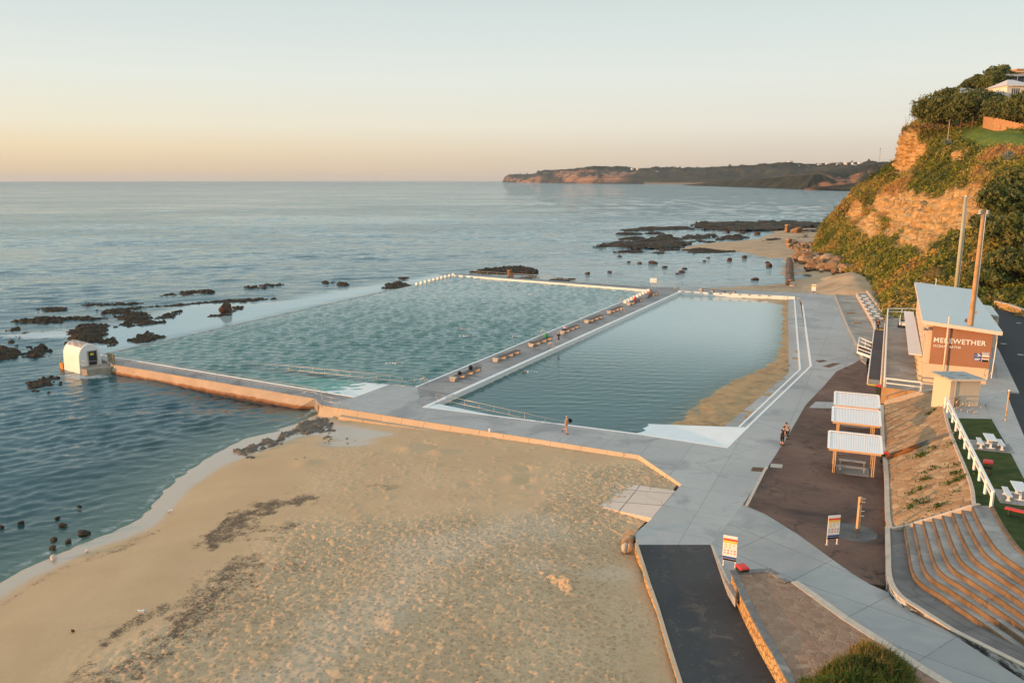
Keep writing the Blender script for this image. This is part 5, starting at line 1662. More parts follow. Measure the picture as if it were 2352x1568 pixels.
ao = MB().prism(aw, [(p[0], p[1], p[2] - 0.12) for p in aw]).build('awning', MT['awning'], root, og)
for f in (0.02, 0.34, 0.66, 0.98):
 p = lerp(aw[0], aw[3], f)
 q = lerp(aw[1], aw[2], f)
 MB().beam((p[0] + 0.1, p[1], p[2] - 0.13), (q[0], q[1], q[2] - 0.13), 0.08, 0.12).build('bracket', MT['timber'], ao, og)
p = Vector(G(2111, 888, T))
pv = Vector(bpnt(1.95, -0.35, T))
MB().tube([(pv.x, pv.y, T), (pv.x, pv.y, rz_(1.2) + 0.75)], 0.085, 10).build('vent_pipe', MT['fascia'], root, og, smooth=True)
MB().tube([bpnt(2.2, BD - 0.5, rz_(2.2)), bpnt(2.2, BD - 0.5, rz_(2.2) + 1.0)], 0.06, 8).build('vent_pipe', MT['fascia'], root, og)
MB().tube([bpnt(0.15, -0.2, rz_(0) - 1.0), bpnt(-0.35, -0.45, rz_(0) - 0.8)], [0.05, 0.22], 10).build('floodlight', MT['steel'], root, og)
MB().lathe([(0.02, 0), (0.12, 0.02), (0.12, 0.3), (0.02, 0.34)], bpnt(bwid * 0.62, 3.2, rz_(bwid * .62)), 10).build('roof_vent', MT['grate'], root, og)
sz = 1.02
lm_ = MT['white']
upv = (0, 0, 1)
tl1 = text_mesh('lettering', 'MEREWETHER', sz, lm_, root, (0, 0, 0), bx, upv, 0.03, 1.08)
def place_text(o, width, x, z):
 """scale the lettering to a given width and seat it on the wall"""
 xs = [(Vector(v.co).dot(bx), v.co.z) for v in o.data.vertices]
 mn, mxx = min(a[0] for a in xs), max(a[0] for a in xs)
 f = width / (mxx - mn)
 tgt = Vector(bpnt(x, -0.035, z)) - Vector(og)
 for v in o.data.vertices:
  a = (Vector(v.co).dot(bx) - mn) * f
  dpt = Vector(v.co).dot(by)
  q = tgt + bx * a + by * dpt + Vector((0, 0, v.co.z * f))
  v.co = q
WX0, WX1 = 0.21 * bwid, 0.93 * bwid
place_text(tl1, bwid * 0.79, bwid * 0.125, T + 4.75)
tl2 = text_mesh('lettering', 'OCEAN  BATHS', 0.4, lm_, root, (0, 0, 0), bx, upv, 0.03, 1.1)
place_text(tl2, bwid * 0.42, bwid * 0.125, T + 4.24)
sx0 = bwid * 0.76
b1 = bbox_(sx0, sx0 + 0.66, -0.05, -0.01, split + 0.75, split + 1.55).build('sign', MT['blue'], root, og)
for dx, dz, ww, hh in ((0.05, 0.2, 0.52, 0.1), (0.05, 0.06, 0.4, 0.05), (0.42, 0.62, 0.2, 0.1), (0.04, 0.62, 0.2, 0.04)):
 bbox_(sx0 + dx, sx0 + dx + ww, -0.06, -0.045, split + 0.75 + dz * .85, split + 0.75 + (dz + hh) * .85).build('printing', MT['sign_white'], b1, og)
for a in range(2):
 cc = bpnt(sx0 + 0.34, -0.056, split + 1.3 + 0.1 * a)
 MB().tube([(cc[0] + bx.x * 0.1 * math.cos(t), cc[1] + bx.y * 0.1 * math.cos(t), cc[2] + 0.11 * math.sin(t)) for t in np.linspace(-2.4 + a, 2.2 + a * .4, 9)], 0.03, 5).build('emblem', MT['sign_white'], b1, og)
b2 = bbox_(sx0 + .7, sx0 + 1.36, -0.05, -0.01, split + 0.7, split + 1.7).build('sign', MT['sign_white'], root, og)
for z0_, z1_, m_x in ((1.05, 1.32, MT['blue']), (0.62, 0.86, MT['rustwall']), (0.24, 0.5, MT['black'])):
 bbox_(sx0 + .73, sx0 + 1.33, -0.062, -0.046, split + .48 + z0_ * .9, split + .48 + z1_ * .9).build('printing', m_x, b2, og)
for i in range(5):
 bbox_(sx0 + .77 + i * .11, sx0 + .84 + i * .11, -0.07, -0.06, split + 1.47, split + 1.62).build('printing', MT['sign_white'], b2, og)
pz = 8.3
pr_ = [G(2245, 697.6, pz), G(2277.6, 702.6, pz), G(2294.7, 725.8, pz), G(2261.5, 719.7, pz)]
po = MB().prism(pr_, [(p[0], p[1], p[2] - 0.3) for p in pr_]).build('porch_roof', MT['roof_blue'], root, og)
for i in (1, 2):
 q = lerp(pr_[i], pr_[(i + 2) % 4], 0.08)
 MB().box((q[0], q[1], (L + pz - 0.3) / 2), (0.35, 0.35, pz - 0.3 - L), R(-25)).build('porch_pier', MT['fascia'], po, og)
MB().tube([bpnt(bwid + 0.3, -0.5, rz_(bwid) - 0.3), bpnt(bwid + 0.42, 0.2, rz_(bwid) - 1.2), bpnt(bwid + 0.3, 0.3, T)], 0.05, 8).build('downpipe', MT['white'], root, og)
hl, hr_ = Vector(G(2178, 934, L)), Vector(G(2246, 932, L))
hx = Vector((hr_.x - hl.x, hr_.y - hl.y, 0))
hw = hx.length
hx.normalize()
hy = Vector((-hx.y, hx.x, 0))
root = empty('utility_hut', tuple(hl), 'small cream block hut with a flat weathered roof beside the pole', 'hut')
og = tuple(hl)
def hp_(x, y, z):
 q = hl + hx * x + hy * y
 return (q.x, q.y, L + z)
HD, HH = 2.5, 2.55
MB().prism([hp_(0, 0, HH), hp_(hw, 0, HH - .1), hp_(hw, HD, HH - .1), hp_(0, HD, HH)], [hp_(0, 0, -1.2), hp_(hw, 0, -1.2), hp_(hw, HD, -1.2), hp_(0, HD, -1.2)]).build('wall', MT['cream'], root, og)
hro = basic('weathered_hut_roof', (0.30, 0.34, 0.34), 0.7, 0.1, 1.5, dirt=(0.10, 0.10, 0.08), dscale=1.4, dlo=0.5, dhi=0.68)
ro = MB().prism([hp_(-.22, -.3, HH + .16), hp_(hw + .22, -.3, HH + .06), hp_(hw + .22, HD + .25, HH + .06), hp_(-.22, HD + .25, HH + .16)], [hp_(-.22, -.3, HH + .02), hp_(hw + .22, -.3, HH - .08), hp_(hw + .22, HD + .25, HH - .08), hp_(-.22, HD + .25, HH + .02)]).build('roof', hro, root, og)
MB().beam(hp_(-.24, -.34, HH + .07), hp_(hw + .24, -.34, HH - .03), 0.05, 0.2).build('fascia', MT['fascia'], ro, og)
MB().prism([hp_(0.5, -.03, 0.95), hp_(1.05, -.03, .95), hp_(1.05, .05, .95), hp_(.5, .05, .95)], [hp_(0.5, -.03, 0.02), hp_(1.05, -.03, .02), hp_(1.05, .05, .02), hp_(.5, .05, .02)]).build('hatch', MT['orange_timber'], root, og)
MB().tube([hp_(0.45, -.06, -0.1), hp_(0.45, -.06, HH - .1)], 0.035, 6).build('conduit', MT['kerb'], root, og)
def local(o, z=0.0):
 return o
def make_block():
 root = empty('starting_block', (0, 0, 0))
 MB().box((0, 0, 0.28), (0.62, 0.62, 0.56), taper=0.82).build('body', MT['white'], root, bevel=0.02)
 MB().box((0, 0, 0.575), (0.56, 0.56, 0.03)).build('top', MT['rail_white'], root)
 return root
blk = make_block()
first = True
ORD = ['first', 'second', 'third', 'fourth', 'fifth', 'sixth', 'seventh', 'eighth', 'ninth', 'tenth', 'eleventh', 'twelfth']
for side, (pa, pb), n in (('sea', ((957.5, 655), (1041, 633.5)), 10), ('bench', ((1436, 696), (1489, 670)), 9)):
 a, b = G(*pa, WM if side == 'sea' else D), G(*pb, WM if side == 'sea' else D)
 for i in range(n):
  p = lerp(a, b, i / (n - 1))
  o = blk if first else copy_tree(blk)
  first = False
  o.location = (p[0] + (0.0 if side == 'sea' else 0.0), p[1], p[2] + (0.05 if side == 'sea' else 0))
  o.rotation_euler.z = AX
  where = 'on the sea side of the big pool' if side == 'sea' else 'on the bench walkway'
  end = 'nearest end' if i == 0 else 'far corner end' if i == n - 1 else None
  tag(o, '%s white starting block from the near end of the row %s' % (ORD[i], 'on the sea side' if side == 'sea' else 'on the bench walkway'), 'starting block', 'starting blocks ' + where)
def make_ladder():
 root = empty('pool_ladder', (0, 0, 0))
 for s in (-0.25, 0.25):
  pts = [(s, -0.75, 0.0), (s, -0.75, 0.55)] + [(s, -0.40 - 0.35 * math.cos(t), 0.55 + 0.36 * math.sin(t)) for t in np.linspace(0.3, math.pi - 0.3, 7)] + [(s, -0.03, 0.5), (s, 0.02, -1.0)]
  MB().tube(pts, 0.03, 6).build('handrail', MT['steel'], root, smooth=True)
 for z in (-0.1, -0.4, -0.7):
  MB().box((0, 0.0, z), (0.5, 0.1, 0.03)).build('rung', MT['steel'], root)
 return root
lad = make_ladder()
bigd = math.atan2(-e2.y, -e2.x) - math.pi / 2
for i, (u, v, rz, lb) in enumerate(((966, 884, 1, 'pool ladder at the near corner of the big pool'), (1242, 771, 1, 'pool ladder halfway along the big pool by the bench walkway'), (1424, 694, 1, 'pool ladder beside the starting blocks on the bench walkway'),
         (1272, 801, 0, 'pool ladder on the small pool beside the standing person'), (1435, 720, 0, 'pool ladder on the small pool beyond the standing person'), (1556, 670, 0, 'pool ladder in the far left corner of the small pool'), (1800, 689, 2, 'pool ladder in the far right corner of the small pool'))):
 o = lad if i == 0 else copy_tree(lad)
 o.location = G(u, v, D)
 o.rotation_euler.z = bigd if rz == 1 else bigd + math.pi if rz == 0 else bigd
 tag(o, lb, 'ladder', 'ladders of the pools')
def make_bench(ln):
 """low bench: three chamfered concrete supports under dark boards"""
 root = empty('bench', (0, 0, 0))
 for i, x in enumerate((0.28, ln * 0.37, ln * 0.68, ln - 0.28)):
  w = 0.62 if i == 0 else 0.36
  MB().prism([(x - w / 2 + (0.12 if i == 0 else .06), -0.42, 0.4), (x + w / 2, -0.42, 0.4), (x + w / 2, 0.42, 0.4), (x - w / 2 + (0.12 if i == 0 else .06), 0.42, 0.4)],
       [(x - w / 2, -0.3, 0.0), (x + w / 2, -0.3, 0.0), (x + w / 2, 0.3, 0.0), (x - w / 2, 0.3, 0.0)]).build('support', MT['seat_concrete'], root)
 for j in range(4):
  y = -0.33 + j * 0.22
  MB().beam((0.62, y, 0.44), (ln, y, 0.44), 0.19, 0.07).build('board', MT['board'], root)
 MB().prism([(0.02, -0.44, 0.48), (0.6, -0.44, 0.48), (0.6, 0.44, 0.48), (0.02, 0.44, 0.48)], [(0.0, -0.42, 0.405), (0.6, -0.42, 0.405), (0.6, 0.42, 0.405), (0.0, 0.42, 0.405)]).build('end_cap', MT['seat_concrete'], root)
 return root
BPOS = [((1038.6, 875.8), (1112.8, 845.5)), ((1137, 831), (1197, 808)), ((1219, 796.3), (1268.8, 777.2)), ((1290.8, 767), (1330.3, 749.4)), ((1346.5, 742), (1386, 727.4)), ((1397.7, 720), (1431.4, 706.9)), ((1443, 701), (1472.4, 690.2)), ((1482.6, 684.3), (1509, 674.7))]
BLB = ['concrete bench nearest the camera on the dividing walkway, with two dark bags on it', 'empty concrete bench between the bench of dark bags and the bench with the green bag', 'concrete bench holding a dark towel and a green bag', 'concrete bench with a pale pink bundle, just beyond the standing person', 'empty concrete bench just past the one with the pink bundle', 'empty concrete bench just before the one with the red bag', 'concrete bench with a round red bag beside the starting blocks', 'concrete bench at the far end with two people on it']
BEN = []
for i, (pa, pb) in enumerate(BPOS):
 a, b = G(*pa), G(*pb)
 o = make_bench(6.3) if i == 0 else copy_tree(BEN[0])
 o.location = a
 o.rotation_euler.z = math.atan2(b[1] - a[1], b[0] - a[0])
 tag(o, BLB[i], 'bench', 'benches on the dividing walkway')
 BEN.append(o)
o = copy_tree(BEN[0])
a, b = G(1606, 667.5), G(1690, 674.5)
o.location = a
o.rotation_euler.z = math.atan2(b[1] - a[1], b[0] - a[0])
o.scale = (math.dist(a, b) / 6.3, 1, 1)
tag(o, 'reddish bench on the far strip beyond the small pool', 'bench')
def on_bench(i, f, side=0.0):
 o = BEN[i]
 a = o.rotation_euler.z
 p = Vector(o.location) + Vector((math.cos(a), math.sin(a), 0)) * 6.3 * f + Vector((-math.sin(a), math.cos(a), 0)) * side
 return (p.x, p.y, D + 0.475)
def blob(name, c, s, mat, seed, label, cat, n=10, rough=0.18, group=None, straps=True):
 """soft bag or bundle: a lumpy cushion with folds"""
 bm = bmesh.new()
 bmesh.ops.create_icosphere(bm, subdivisions=3, radius=1.0)
 co = np.array([v.co for v in bm.verts])
 nz = fbm(co * 1.8 + seed, 3, seed)
 for v, k_ in zip(bm.verts, nz):
  p = v.co * (1 + rough * k_)
  q = Vector((math.copysign(abs(p.x) ** 0.75, p.x), math.copysign(abs(p.y) ** 0.75, p.y), p.z))
  v.co = Vector((q.x * s[0] / 2, q.y * s[1] / 2, max(-s[2] * 0.5, q.z * s[2] * 0.5) + s[2] * 0.5))
 me = bpy.data.meshes.new(name)
 bm.to_mesh(me)
 bm.free()
 me.materials.append(mat)
 me.polygons.foreach_set('use_smooth', np.ones(len(me.polygons), bool))
 o = bpy.data.objects.new(name, me)
 COL.objects.link(o)
 o.location = c
 if straps:
  h = [(s[0] * 0.25 * math.cos(t), 0, s[2] * 0.9 + s[2] * 0.35 * math.sin(t)) for t in np.linspace(0, math.pi, 8)]
  MB().tube(h, 0.018, 5).build('handle', mat, o)
 return tag(o, label, cat, group)
blob('bag', on_bench(0, 0.28, 0.05), (0.5, 0.32, 0.36), MT['black'], 3, 'small black bag on the nearest bench, closer to its concrete end', 'bag')
blob('bag', on_bench(0, 0.70, 0.1), (0.55, 0.42, 0.55), MT['black'], 4, 'larger boxy black bag towards the far end of the nearest bench', 'bag', rough=.08)
blob('towel', on_bench(2, 0.06, 0.0), (0.7, 0.5, 0.2), MT['bark'], 5, 'dark brown towel bundle on the bench end before the green bag', 'towel', straps=False)
blob('bag', on_bench(2, 0.80, 0.1), (0.55, 0.4, 0.6), MT['greencloth'], 6, 'bright green bag at the far end of a bench', 'bag')
blob('towel', on_bench(3, 0.12, 0.0), (0.7, 0.5, 0.25), MT['navy'], 7, 'dark blue towel bundle beside the pale pink bundle', 'towel', straps=False)
blob('towel', on_bench(3, 0.24, 0.1), (0.6, 0.45, 0.5), MT['pink'], 8, 'pale pink bundle on the bench behind the standing person', 'towel', straps=False)
blob('bag', on_bench(6, 0.55, 0.0), (0.5, 0.5, 0.72), MT['redcloth'], 9, 'round red bag on the bench by the starting blocks', 'bag')
p = G(1500.5, 664.5)
root = empty('notice_cabinet', p, 'white cabinet on a post beside the far starting blocks', 'cabinet')
MB().box((p[0], p[1], D + 1.95), (1.5, 0.5, 0.95), R(-15)).build('box', MT['white'], root, p, bevel=0.03)
MB().box((p[0] - .05, p[1] - .27, D + 1.95), (1.2, 0.04, 0.7), R(-15)).build('door', MT['sign_white'], root, p)
for s in (-0.4, 0.4):
 MB().tube([(p[0] + s, p[1] - s * .27, D), (p[0] + s, p[1] - s * .27, D + 1.5)], 0.05, 8).build('post', MT['steel_dull'], root, p)
p = G(1170, 640, 0.3)
root = empty('iron_bollard', p, 'rust brown iron stump standing beyond the far wall of the big pool', 'bollard')
MB().lathe([(0.05, 0), (0.55, 0), (0.5, 0.4), (0.45, 2.0), (0.1, 2.1)], p, 12).build('post', MT['rust'], root, p)
MB().lathe([(0.1, 2.0), (0.58, 2.0), (0.58, 2.15), (0.1, 2.2)], p, 12).build('cap', MT['orange_timber'], root, p)
MB().box((p[0] + 0.8, p[1], p[2] + 0.75), (0.5, 0.3, 1.5)).build('bracket', MT['rust'], root, p)
rt = empty('pool_marking', G(1264, 968), 'dark painted words on the white edge of the small pool behind the walking man', 'painted words')
ed_ = (Vector(RPW) - Vector(RPN0)).normalized()
p = Vector(RPN0) + ed_ * (Vector(G(1232, 966)) - Vector(RPN0)).dot(ed_)
text_mesh('lettering', 'NO  DIVING', 0.22, MT['black'], rt, (p.x - rt.location.x + 0.0, p.y - rt.location.y + 0.04, 0.016), ed_, (-ed_.y, ed_.x, 0), 0.001, 1.3, sx=1.5)
rt = empty('pool_marking', G(1168, 838), 'dark painted words on the broad white edge near the first bench', 'painted words')
ed2 = (Vector(RPF0) - Vector(RPN0)).normalized()
p = Vector(RPN0) + ed2 * 4.2
text_mesh('lettering', 'NO DIVING', 0.3, MT['black'], rt, (p.x - rt.location.x + 0.42 * ed2.y, p.y - rt.location.y - 0.42 * ed2.x, 0.034), ed2, (-ed2.y, ed2.x, 0), 0.001, 1.1)
fdir = (Vector(RPF1) - Vector(RPF0))
mb = MB()
for i in range(10):
 a, b = Vector(RPF0) + fdir * (0.03 + i * 0.083), Vector(RPF0) + fdir * (0.055 + i * 0.083)
 n_ = Vector((fdir.y, -fdir.x, 0)).normalized() * 0.42
 mb.beam((a.x + n_.x, a.y + n_.y, D + 0.1), (b.x + n_.x, b.y + n_.y, D + 0.1), 0.06, 0.12)
tag(mb.build('wall_slots', MT['black']), 'row of dark slots in the white far wall of the small pool', 'slots', kind='structure')
for (pts, lb, m_) in (([(1728, 1072), (1762, 1074), (1758, 1083), (1724, 1081)], 'rusty square drain grate on the deck by the brown plaza', 'grate'), ([(1771, 1064), (1798, 1066), (1796, 1074), (1769, 1072)], 'pale square access cover at the edge of the brown plaza', 'kerb'),
       ([(1888, 841), (1915, 833), (1931, 834), (1905, 844)], 'long drain grate on the deck at the plaza corner', 'grate'), ([(1872, 828), (1890, 826), (1901, 829), (1882, 832)], 'small drain grate on the deck beside the long one', 'grate')):
 q = GP(pts, D + 0.012)
 root = empty('drain_cover', q[0], lb, 'drain cover')
 MB().slab(q, D - 0.05).build('frame', MT[m_], root, q[0])
 for i in range(1, 6):
  a, b = lerp(q[0], q[1], i / 6), lerp(q[3], q[2], i / 6)
  MB().beam((a[0], a[1], D + 0.014), (b[0], b[1], D + 0.014), 0.05, 0.012).build('bar', MT['black'] if m_ == 'grate' else MT['footpath'], root, q[0])
fA, fB = G(1914, 1084, D), G(2003, 1095, D)
sdx = (Vector(fB) - Vector(fA))
sw_ = sdx.length
sang = math.atan2(sdx.y, sdx.x)
def make_shelter():
 root = empty('picnic_shelter', (0, 0, 0))
 w, d, hf, hb = sw_, 2.1, 2.02, 2.55
 for x in (0.0, w):
  for y in (0.0, d):
   h = hf + (hb - hf) * (y + .4) / (d + .8)
   for s in (-0.07, 0.07):
    MB().box((x + s, y, h / 2), (0.07, 0.14, h)).build('post', MT['timber'], root)
 for y in (-0.28, d + 0.28):
  z = hf + (hb - hf) * (y + .4) / (d + .8)
  MB().box((w / 2, y, z - 0.02), (w + 1.0, 0.07, 0.2)).build('beam', MT['timber'], root)
 for x in (0.0, w):
  MB().beam((x, -0.3, hf), (x, d + .3, hb), 0.06, 0.16).build('rafter', MT['timber'], root)
 x0, x1, y0, y1 = -0.52, w + 0.52, -0.42, d + 0.42
 n = 200
 xs = np.linspace(x0, x1, n)
 vs, fs = [], []
 for y in (y0, y1):
  z = hf + (hb - hf) * (y + .4) / (d + .8) + 0.13
  for x in xs:
   vs.append((x, y, z + 0.022 * math.cos((x - x0) * 2 * math.pi / 0.13)))
 fs = [(i, i + 1, n + i + 1, n + i) for i in range(n - 1)]
 o = MB().add(vs, fs).build('roof', MT['steelroof_white'], root)
 m = o.modifiers.new('thick', 'SOLIDIFY')
 m.thickness = 0.02
 for x in (x0, x1):
  MB().beam((x, y0, hf + .15), (x, y1, hf + .15 + (hb - hf) * (y1 - y0) / (d + .8)), 0.2, 0.05).build('flashing', MT['rail_white'], root)
 MB().beam((x0, y1, hb + .19), (x1, y1, hb + .19), 0.18, 0.05).build('ridge_cap', MT['rail_white'], root)
 return root
def make_table_seat():
 root = empty('trestle_table', (0, 0, 0))
 for z, y in ((0.74, 0.25), (0.44, -0.35)):
  for k_ in range(2):
   MB().box((0, y + (k_ - .5) * 0.2, z), (2.05, 0.18, 0.05)).build('plank', MT['steel_dull'], root)
 for x in (-0.9, 0.9):
  MB().box((x, 0.25, 0.36), (0.07, 0.07, 0.72)).build('leg', MT['steel_dull'], root)
  MB().box((x, -0.35, 0.21), (0.07, 0.07, 0.42)).build('leg', MT['steel_dull'], root)
  MB().beam((x, -0.35, 0.36), (x, 0.25, 0.36), 0.05, 0.05).build('brace', MT['steel_dull'], root)
 return root
SH = [fA, G(1925, 1026 + 4, D), G(1930, 990, D)]
shl = ['nearest of the three', 'middle one of the three', 'farthest of the three']
sh0, se0 = make_shelter(), make_table_seat()
SHP = []
roof_f = [(1906, 1023), (1912, 968), (1917, 930)]
base_roof = Vector(G(1906, 1023, D + 2.02))
for i in range(3):
 o = sh0 if i == 0 else copy_tree(sh0)
 rp = Vector(G(*roof_f[i], D + 2.1))
 p = rp + Matrix.Rotation(sang, 3, 'Z') @ Vector((0.52, 0.42, 0))
 p.z = D
 if i == 0:
  p = Vector(fA)
 o.location = p
 o.rotation_euler.z = sang
 tag(o, 'timber picnic shelter with a white corrugated roof, ' + shl[i], 'shelter', 'picnic shelters on the brown plaza')
 t = se0 if i == 0 else copy_tree(se0)
 q = p + Matrix.Rotation(sang, 3, 'Z') @ Vector((sw_ * 0.48, 1.0, 0))
 t.location = q
 t.rotation_euler.z = sang
 tag(t, 'steel table and seat under the picnic shelter that is ' + shl[i], 'trestle table', 'seats under the picnic shelters')
 pad = [p + Matrix.Rotation(sang, 3, 'Z') @ Vector(c) for c in ((0.2, -0.1, 0), (sw_ - .2, -0.1, 0), (sw_ - .2, 2.0, 0), (.2, 2.0, 0))]
 tag(MB().slab([(c.x, c.y, D + 0.02) for c in pad], D - 0.2).build('seat_pad', MT['walk']), 'dark concrete pad below the seat of the shelter that is ' + shl[i], 'pad', kind='structure')
 SHP.append(p)
def make_bicycle(loc, rz):
 root = empty('bicycle', loc, 'black bicycle leaning on the post of the nearest picnic shelter', 'bicycle', rz=rz)
 for x in (-0.5, 0.5):
  wv = [(x + 0.33 * math.cos(t), 0, 0.34 + 0.33 * math.sin(t)) for t in np.linspace(0, 2 * math.pi, 22)]
  wl_ = MB().tube(wv, 0.022, 5, False).build('wheel', MT['rubber'], root)
  mb = MB()
  for t in np.linspace(0, math.pi, 7)[:-1]:
   mb.tube([(x + 0.32 * math.cos(t), 0, 0.34 + 0.32 * math.sin(t)), (x - 0.32 * math.cos(t), 0, 0.34 - 0.32 * math.sin(t))], 0.004, 3)
  mb.build('spokes', MT['steel'], wl_)
 fm = MB()
 for a, b in (((-0.5, 0, .34), (-.12, 0, .32)), ((-.12, 0, .32), (-.25, 0, .82)), ((-.5, 0, .34), (-.22, 0, .72)), ((-.22, 0, .74), (.33, 0, .78)), ((-.12, 0, .32), (.34, 0, .7)), ((.3, 0, .9), (.5, 0, .34))):
  fm.tube([a, b], 0.02, 6)
 fm.build('frame', MT['black'], root)
 MB().tube([(.3, -.26, .98), (.33, 0, .95), (.3, .26, .98)], 0.016, 6).build('handlebar', MT['black'], root)
 MB().box((-.27, 0, .86), (.26, .12, .06)).build('saddle', MT['black'], root, bevel=.02)
 return root
bp_ = SHP[0] + Vector((0.32, 0.6, 0))
make_bicycle(tuple(bp_), R(70))
def make_bin():
 root = empty('wheelie_bin', (0, 0, 0))
 MB().prism([(-.29, -.3, .93), (.29, -.3, .93), (.29, .34, .93), (-.29, .34, .93)], [(-.22, -.24, .08), (.22, -.24, .08), (.22, .22, .08), (-.22, .22, .08)]).build('body', MT['binbody'], root, bevel=0.02)
 MB().prism([(-.27, -.3, 1.06), (.27, -.3, 1.06), (.27, .28, 1.08), (-.27, .28, 1.08)], [(-.32, -.36, .94), (.32, -.36, .94), (.32, .37, .94), (-.32, .37, .94)]).build('lid', MT['red'], root, bevel=0.03)
 for s in (-.25, .25):
  MB().tube([(s - .03, .26, .1), (s + .03, .26, .1)], 0.1, 12).build('wheel', MT['rubber'], root)
 MB().tube([(-.25, .42, .95), (.25, .42, .95)], 0.018, 6).build('handle', MT['binbody'], root)
 return root
bn = make_bin()
p1 = G(2020, 909, D)
bins = [((p1[0], p1[1]), D, R(20), 1.15, 'dark bin with a ridged red lid at the foot of the access ramp'), (G(2266, 1090, L)[:2], L, R(-30), 1.0, 'dark bin with a red lid standing on the lawn'), (G(2031, 1062, D)[:2], D, R(80), 0.9, 'dark bin with a red lid behind the nearest picnic shelter'), (G(1703, 1336, D)[:2], D, R(15), 1.0, 'dark bin with a red lid at the end of the rubble wall')]
for i, (xy, z, rz, s, lb) in enumerate(bins):
 o = bn if i == 0 else copy_tree(bn)
 o.location = (xy[0], xy[1], z)
 o.rotation_euler.z = rz
 o.scale = (s, s, s)
 tag(o, lb, 'bin', 'red-lidded bins')
o = bpy.data.objects['wheelie_bin.003'] if 'wheelie_bin.003' in bpy.data.objects else None
def make_sign(loc, rz, label, tilt=0):
 root = empty('information_sign', loc, label, 'sign', 'beach information signs', rz)
 for s in (-.36, .36):
  MB().box((s, 0.03, 0.95), (0.06, 0.06, 1.9)).build('post', MT['rail_white'], root)
  MB().box((s, 0.03, 0.02), (0.18, 0.18, 0.04)).build('foot', MT['steel'], root)
 pn = MB().box((0, -0.01, 1.26), (0.86, 0.035, 1.66)).build('panel', MT['sign_white'], root, bevel=0.008)
 for z, h, m_ in ((1.83, 0.14, 'orange_sign'), (1.68, 0.12, 'yellow_sign'), (0.66, 0.14, 'blue'), (0.51, 0.12, 'black')):
  MB().box((0, -0.032, z), (0.84, 0.012, h)).build('band', MT[m_], pn)
 for r_ in range(4):
  for c_ in range(3 if r_ < 2 else 4):
   if r_ == 1 and c_ == 2:
    continue
   x = (-.24 + .24 * c_) if r_ < 2 else (-.3 + .2 * c_)
   zz = 1.5 - .17 * r_ - (0.04 if r_ > 1 else 0)
   if r_ < 2:
    MB().add([(x - .07, -.033, zz), (x, -.033, zz - .07), (x + .07, -.033, zz), (x, -.033, zz + .07)], [(0, 1, 2, 3)]).build('icon', MT['yellow_sign'], pn)
   else:
    MB().add([(x + .06 * math.cos(t), -.033, zz + .06 * math.sin(t)) for t in np.linspace(0, 2 * math.pi, 10)[:-1]], [tuple(range(9))]).build('icon', MT['sign_red'] if c_ % 2 else MT['sign_grey'], pn)
 return root
make_sign(G(1674, 1302, D), R(-24), 'tall information sign beside the dark ramp, lit warm by the sun')
make_sign(G(1911, 1251, D), R(10), 'tall information sign on the brown plaza in front of the shower post')
make_sign(G(1868, 676, 1.0), R(-30), 'small distant information sign on the sand beyond the deck')
p = G(1970, 1213, D)
root = empty('shower_post', p, 'timber shower post with taps on a dark round drain pad', 'shower')
MB().box((p[0], p[1], D + 1.15), (0.2, 0.2, 2.3), R(15)).build('post', MT['timber'], root, p, bevel=0.012)
for z in (2.2, 1.95, 1.3, 0.95):
 MB().tube([(p[0] + .1, p[1] - .08, D + z), (p[0] + .28, p[1] - .16, D + z + 0.03)], 0.03, 6).build('shower_head' if z > 1.5 else 'tap', MT['steel'], root, p)
for z in (1.9, 1.82):
 MB().box((p[0] - .02, p[1] - .105, D + z), (0.15, 0.03, 0.04), R(15)).build('plate', MT['black'], root, p)
g = G(1955, 1222, D)
tag(MB().lathe([(0.02, 0.0), (1.45, 0.0), (1.5, -0.05), (0.02, -0.06)], (g[0] + .2, g[1], D + 0.012), 40).build('drain_pad', concrete('wet_drain_pad', (0.10, 0.105, 0.10), (0.025, 0.026, 0.026), None, bump=0.3, big=0.9, rough=0.5)), 'dark round wet pad round the shower post', 'pad', kind='structure')
fp = [G(2170, 937, L), G(2176, 948, L)] + [G(1837.4 + .2188 * x, 861.3 + .2188 * y, L) for x, y in ((1600, 500), (1635, 590), (1680, 670), (1727, 775), (1775, 880), (1825, 995), (1880, 1110), (1940, 1245), (2005, 1385))]
root = empty('lawn_fence', fp[-1], 'white timber post-and-rail fence along the top of the stone bank', 'fence')
for q in fp:
 MB().box((q[0], q[1], L + 0.52), (0.16, 0.16, 1.08), R(20)).build('post', MT['rail_white'], root, fp[-1], bevel=0.01)
a, b = Vector(fp[0]), Vector(fp[-1])
for z, w, h in ((1.08, 0.16, 0.12), (0.66, 0.08, 0.14)):
 MB().beam((a.x, a.y, L + z), (b.x, b.y, L + z), w, h).build('rail', MT['rail_white'], root, fp[-1])
ldir_ = (Vector(fp[-1]) - Vector(fp[2])).normalized()
lang = math.atan2(ldir_.y, ldir_.x)
def make_plank(name, ln, w, h, slats):
 root = empty(name, (0, 0, 0))
 for k_ in range(slats):
  MB().box((0, (k_ - (slats - 1) / 2) * (w / slats), h - 0.03), (ln, w / slats - 0.018, 0.045)).build('slat', MT['steelroof_white'], root)
 for x in (-ln * .32, ln * .32):
  MB().box((x, 0, h / 2 - .03), (0.09, 0.14, h - 0.06)).build('leg', MT['rail_white'], root)
  MB().box((x, 0, h - .08), (0.07, w * .9, 0.05)).build('bracket', MT['rail_white'], root)
  MB().box((x, 0, 0.02), (0.14, w * .8, 0.04)).build('foot', MT['rail_white'], root)
 return root
tb0, bn0 = make_plank('picnic_table', 1.9, 0.75, 0.75, 5), make_plank('picnic_bench', 1.8, 0.36, 0.45, 3)
k_ = 0
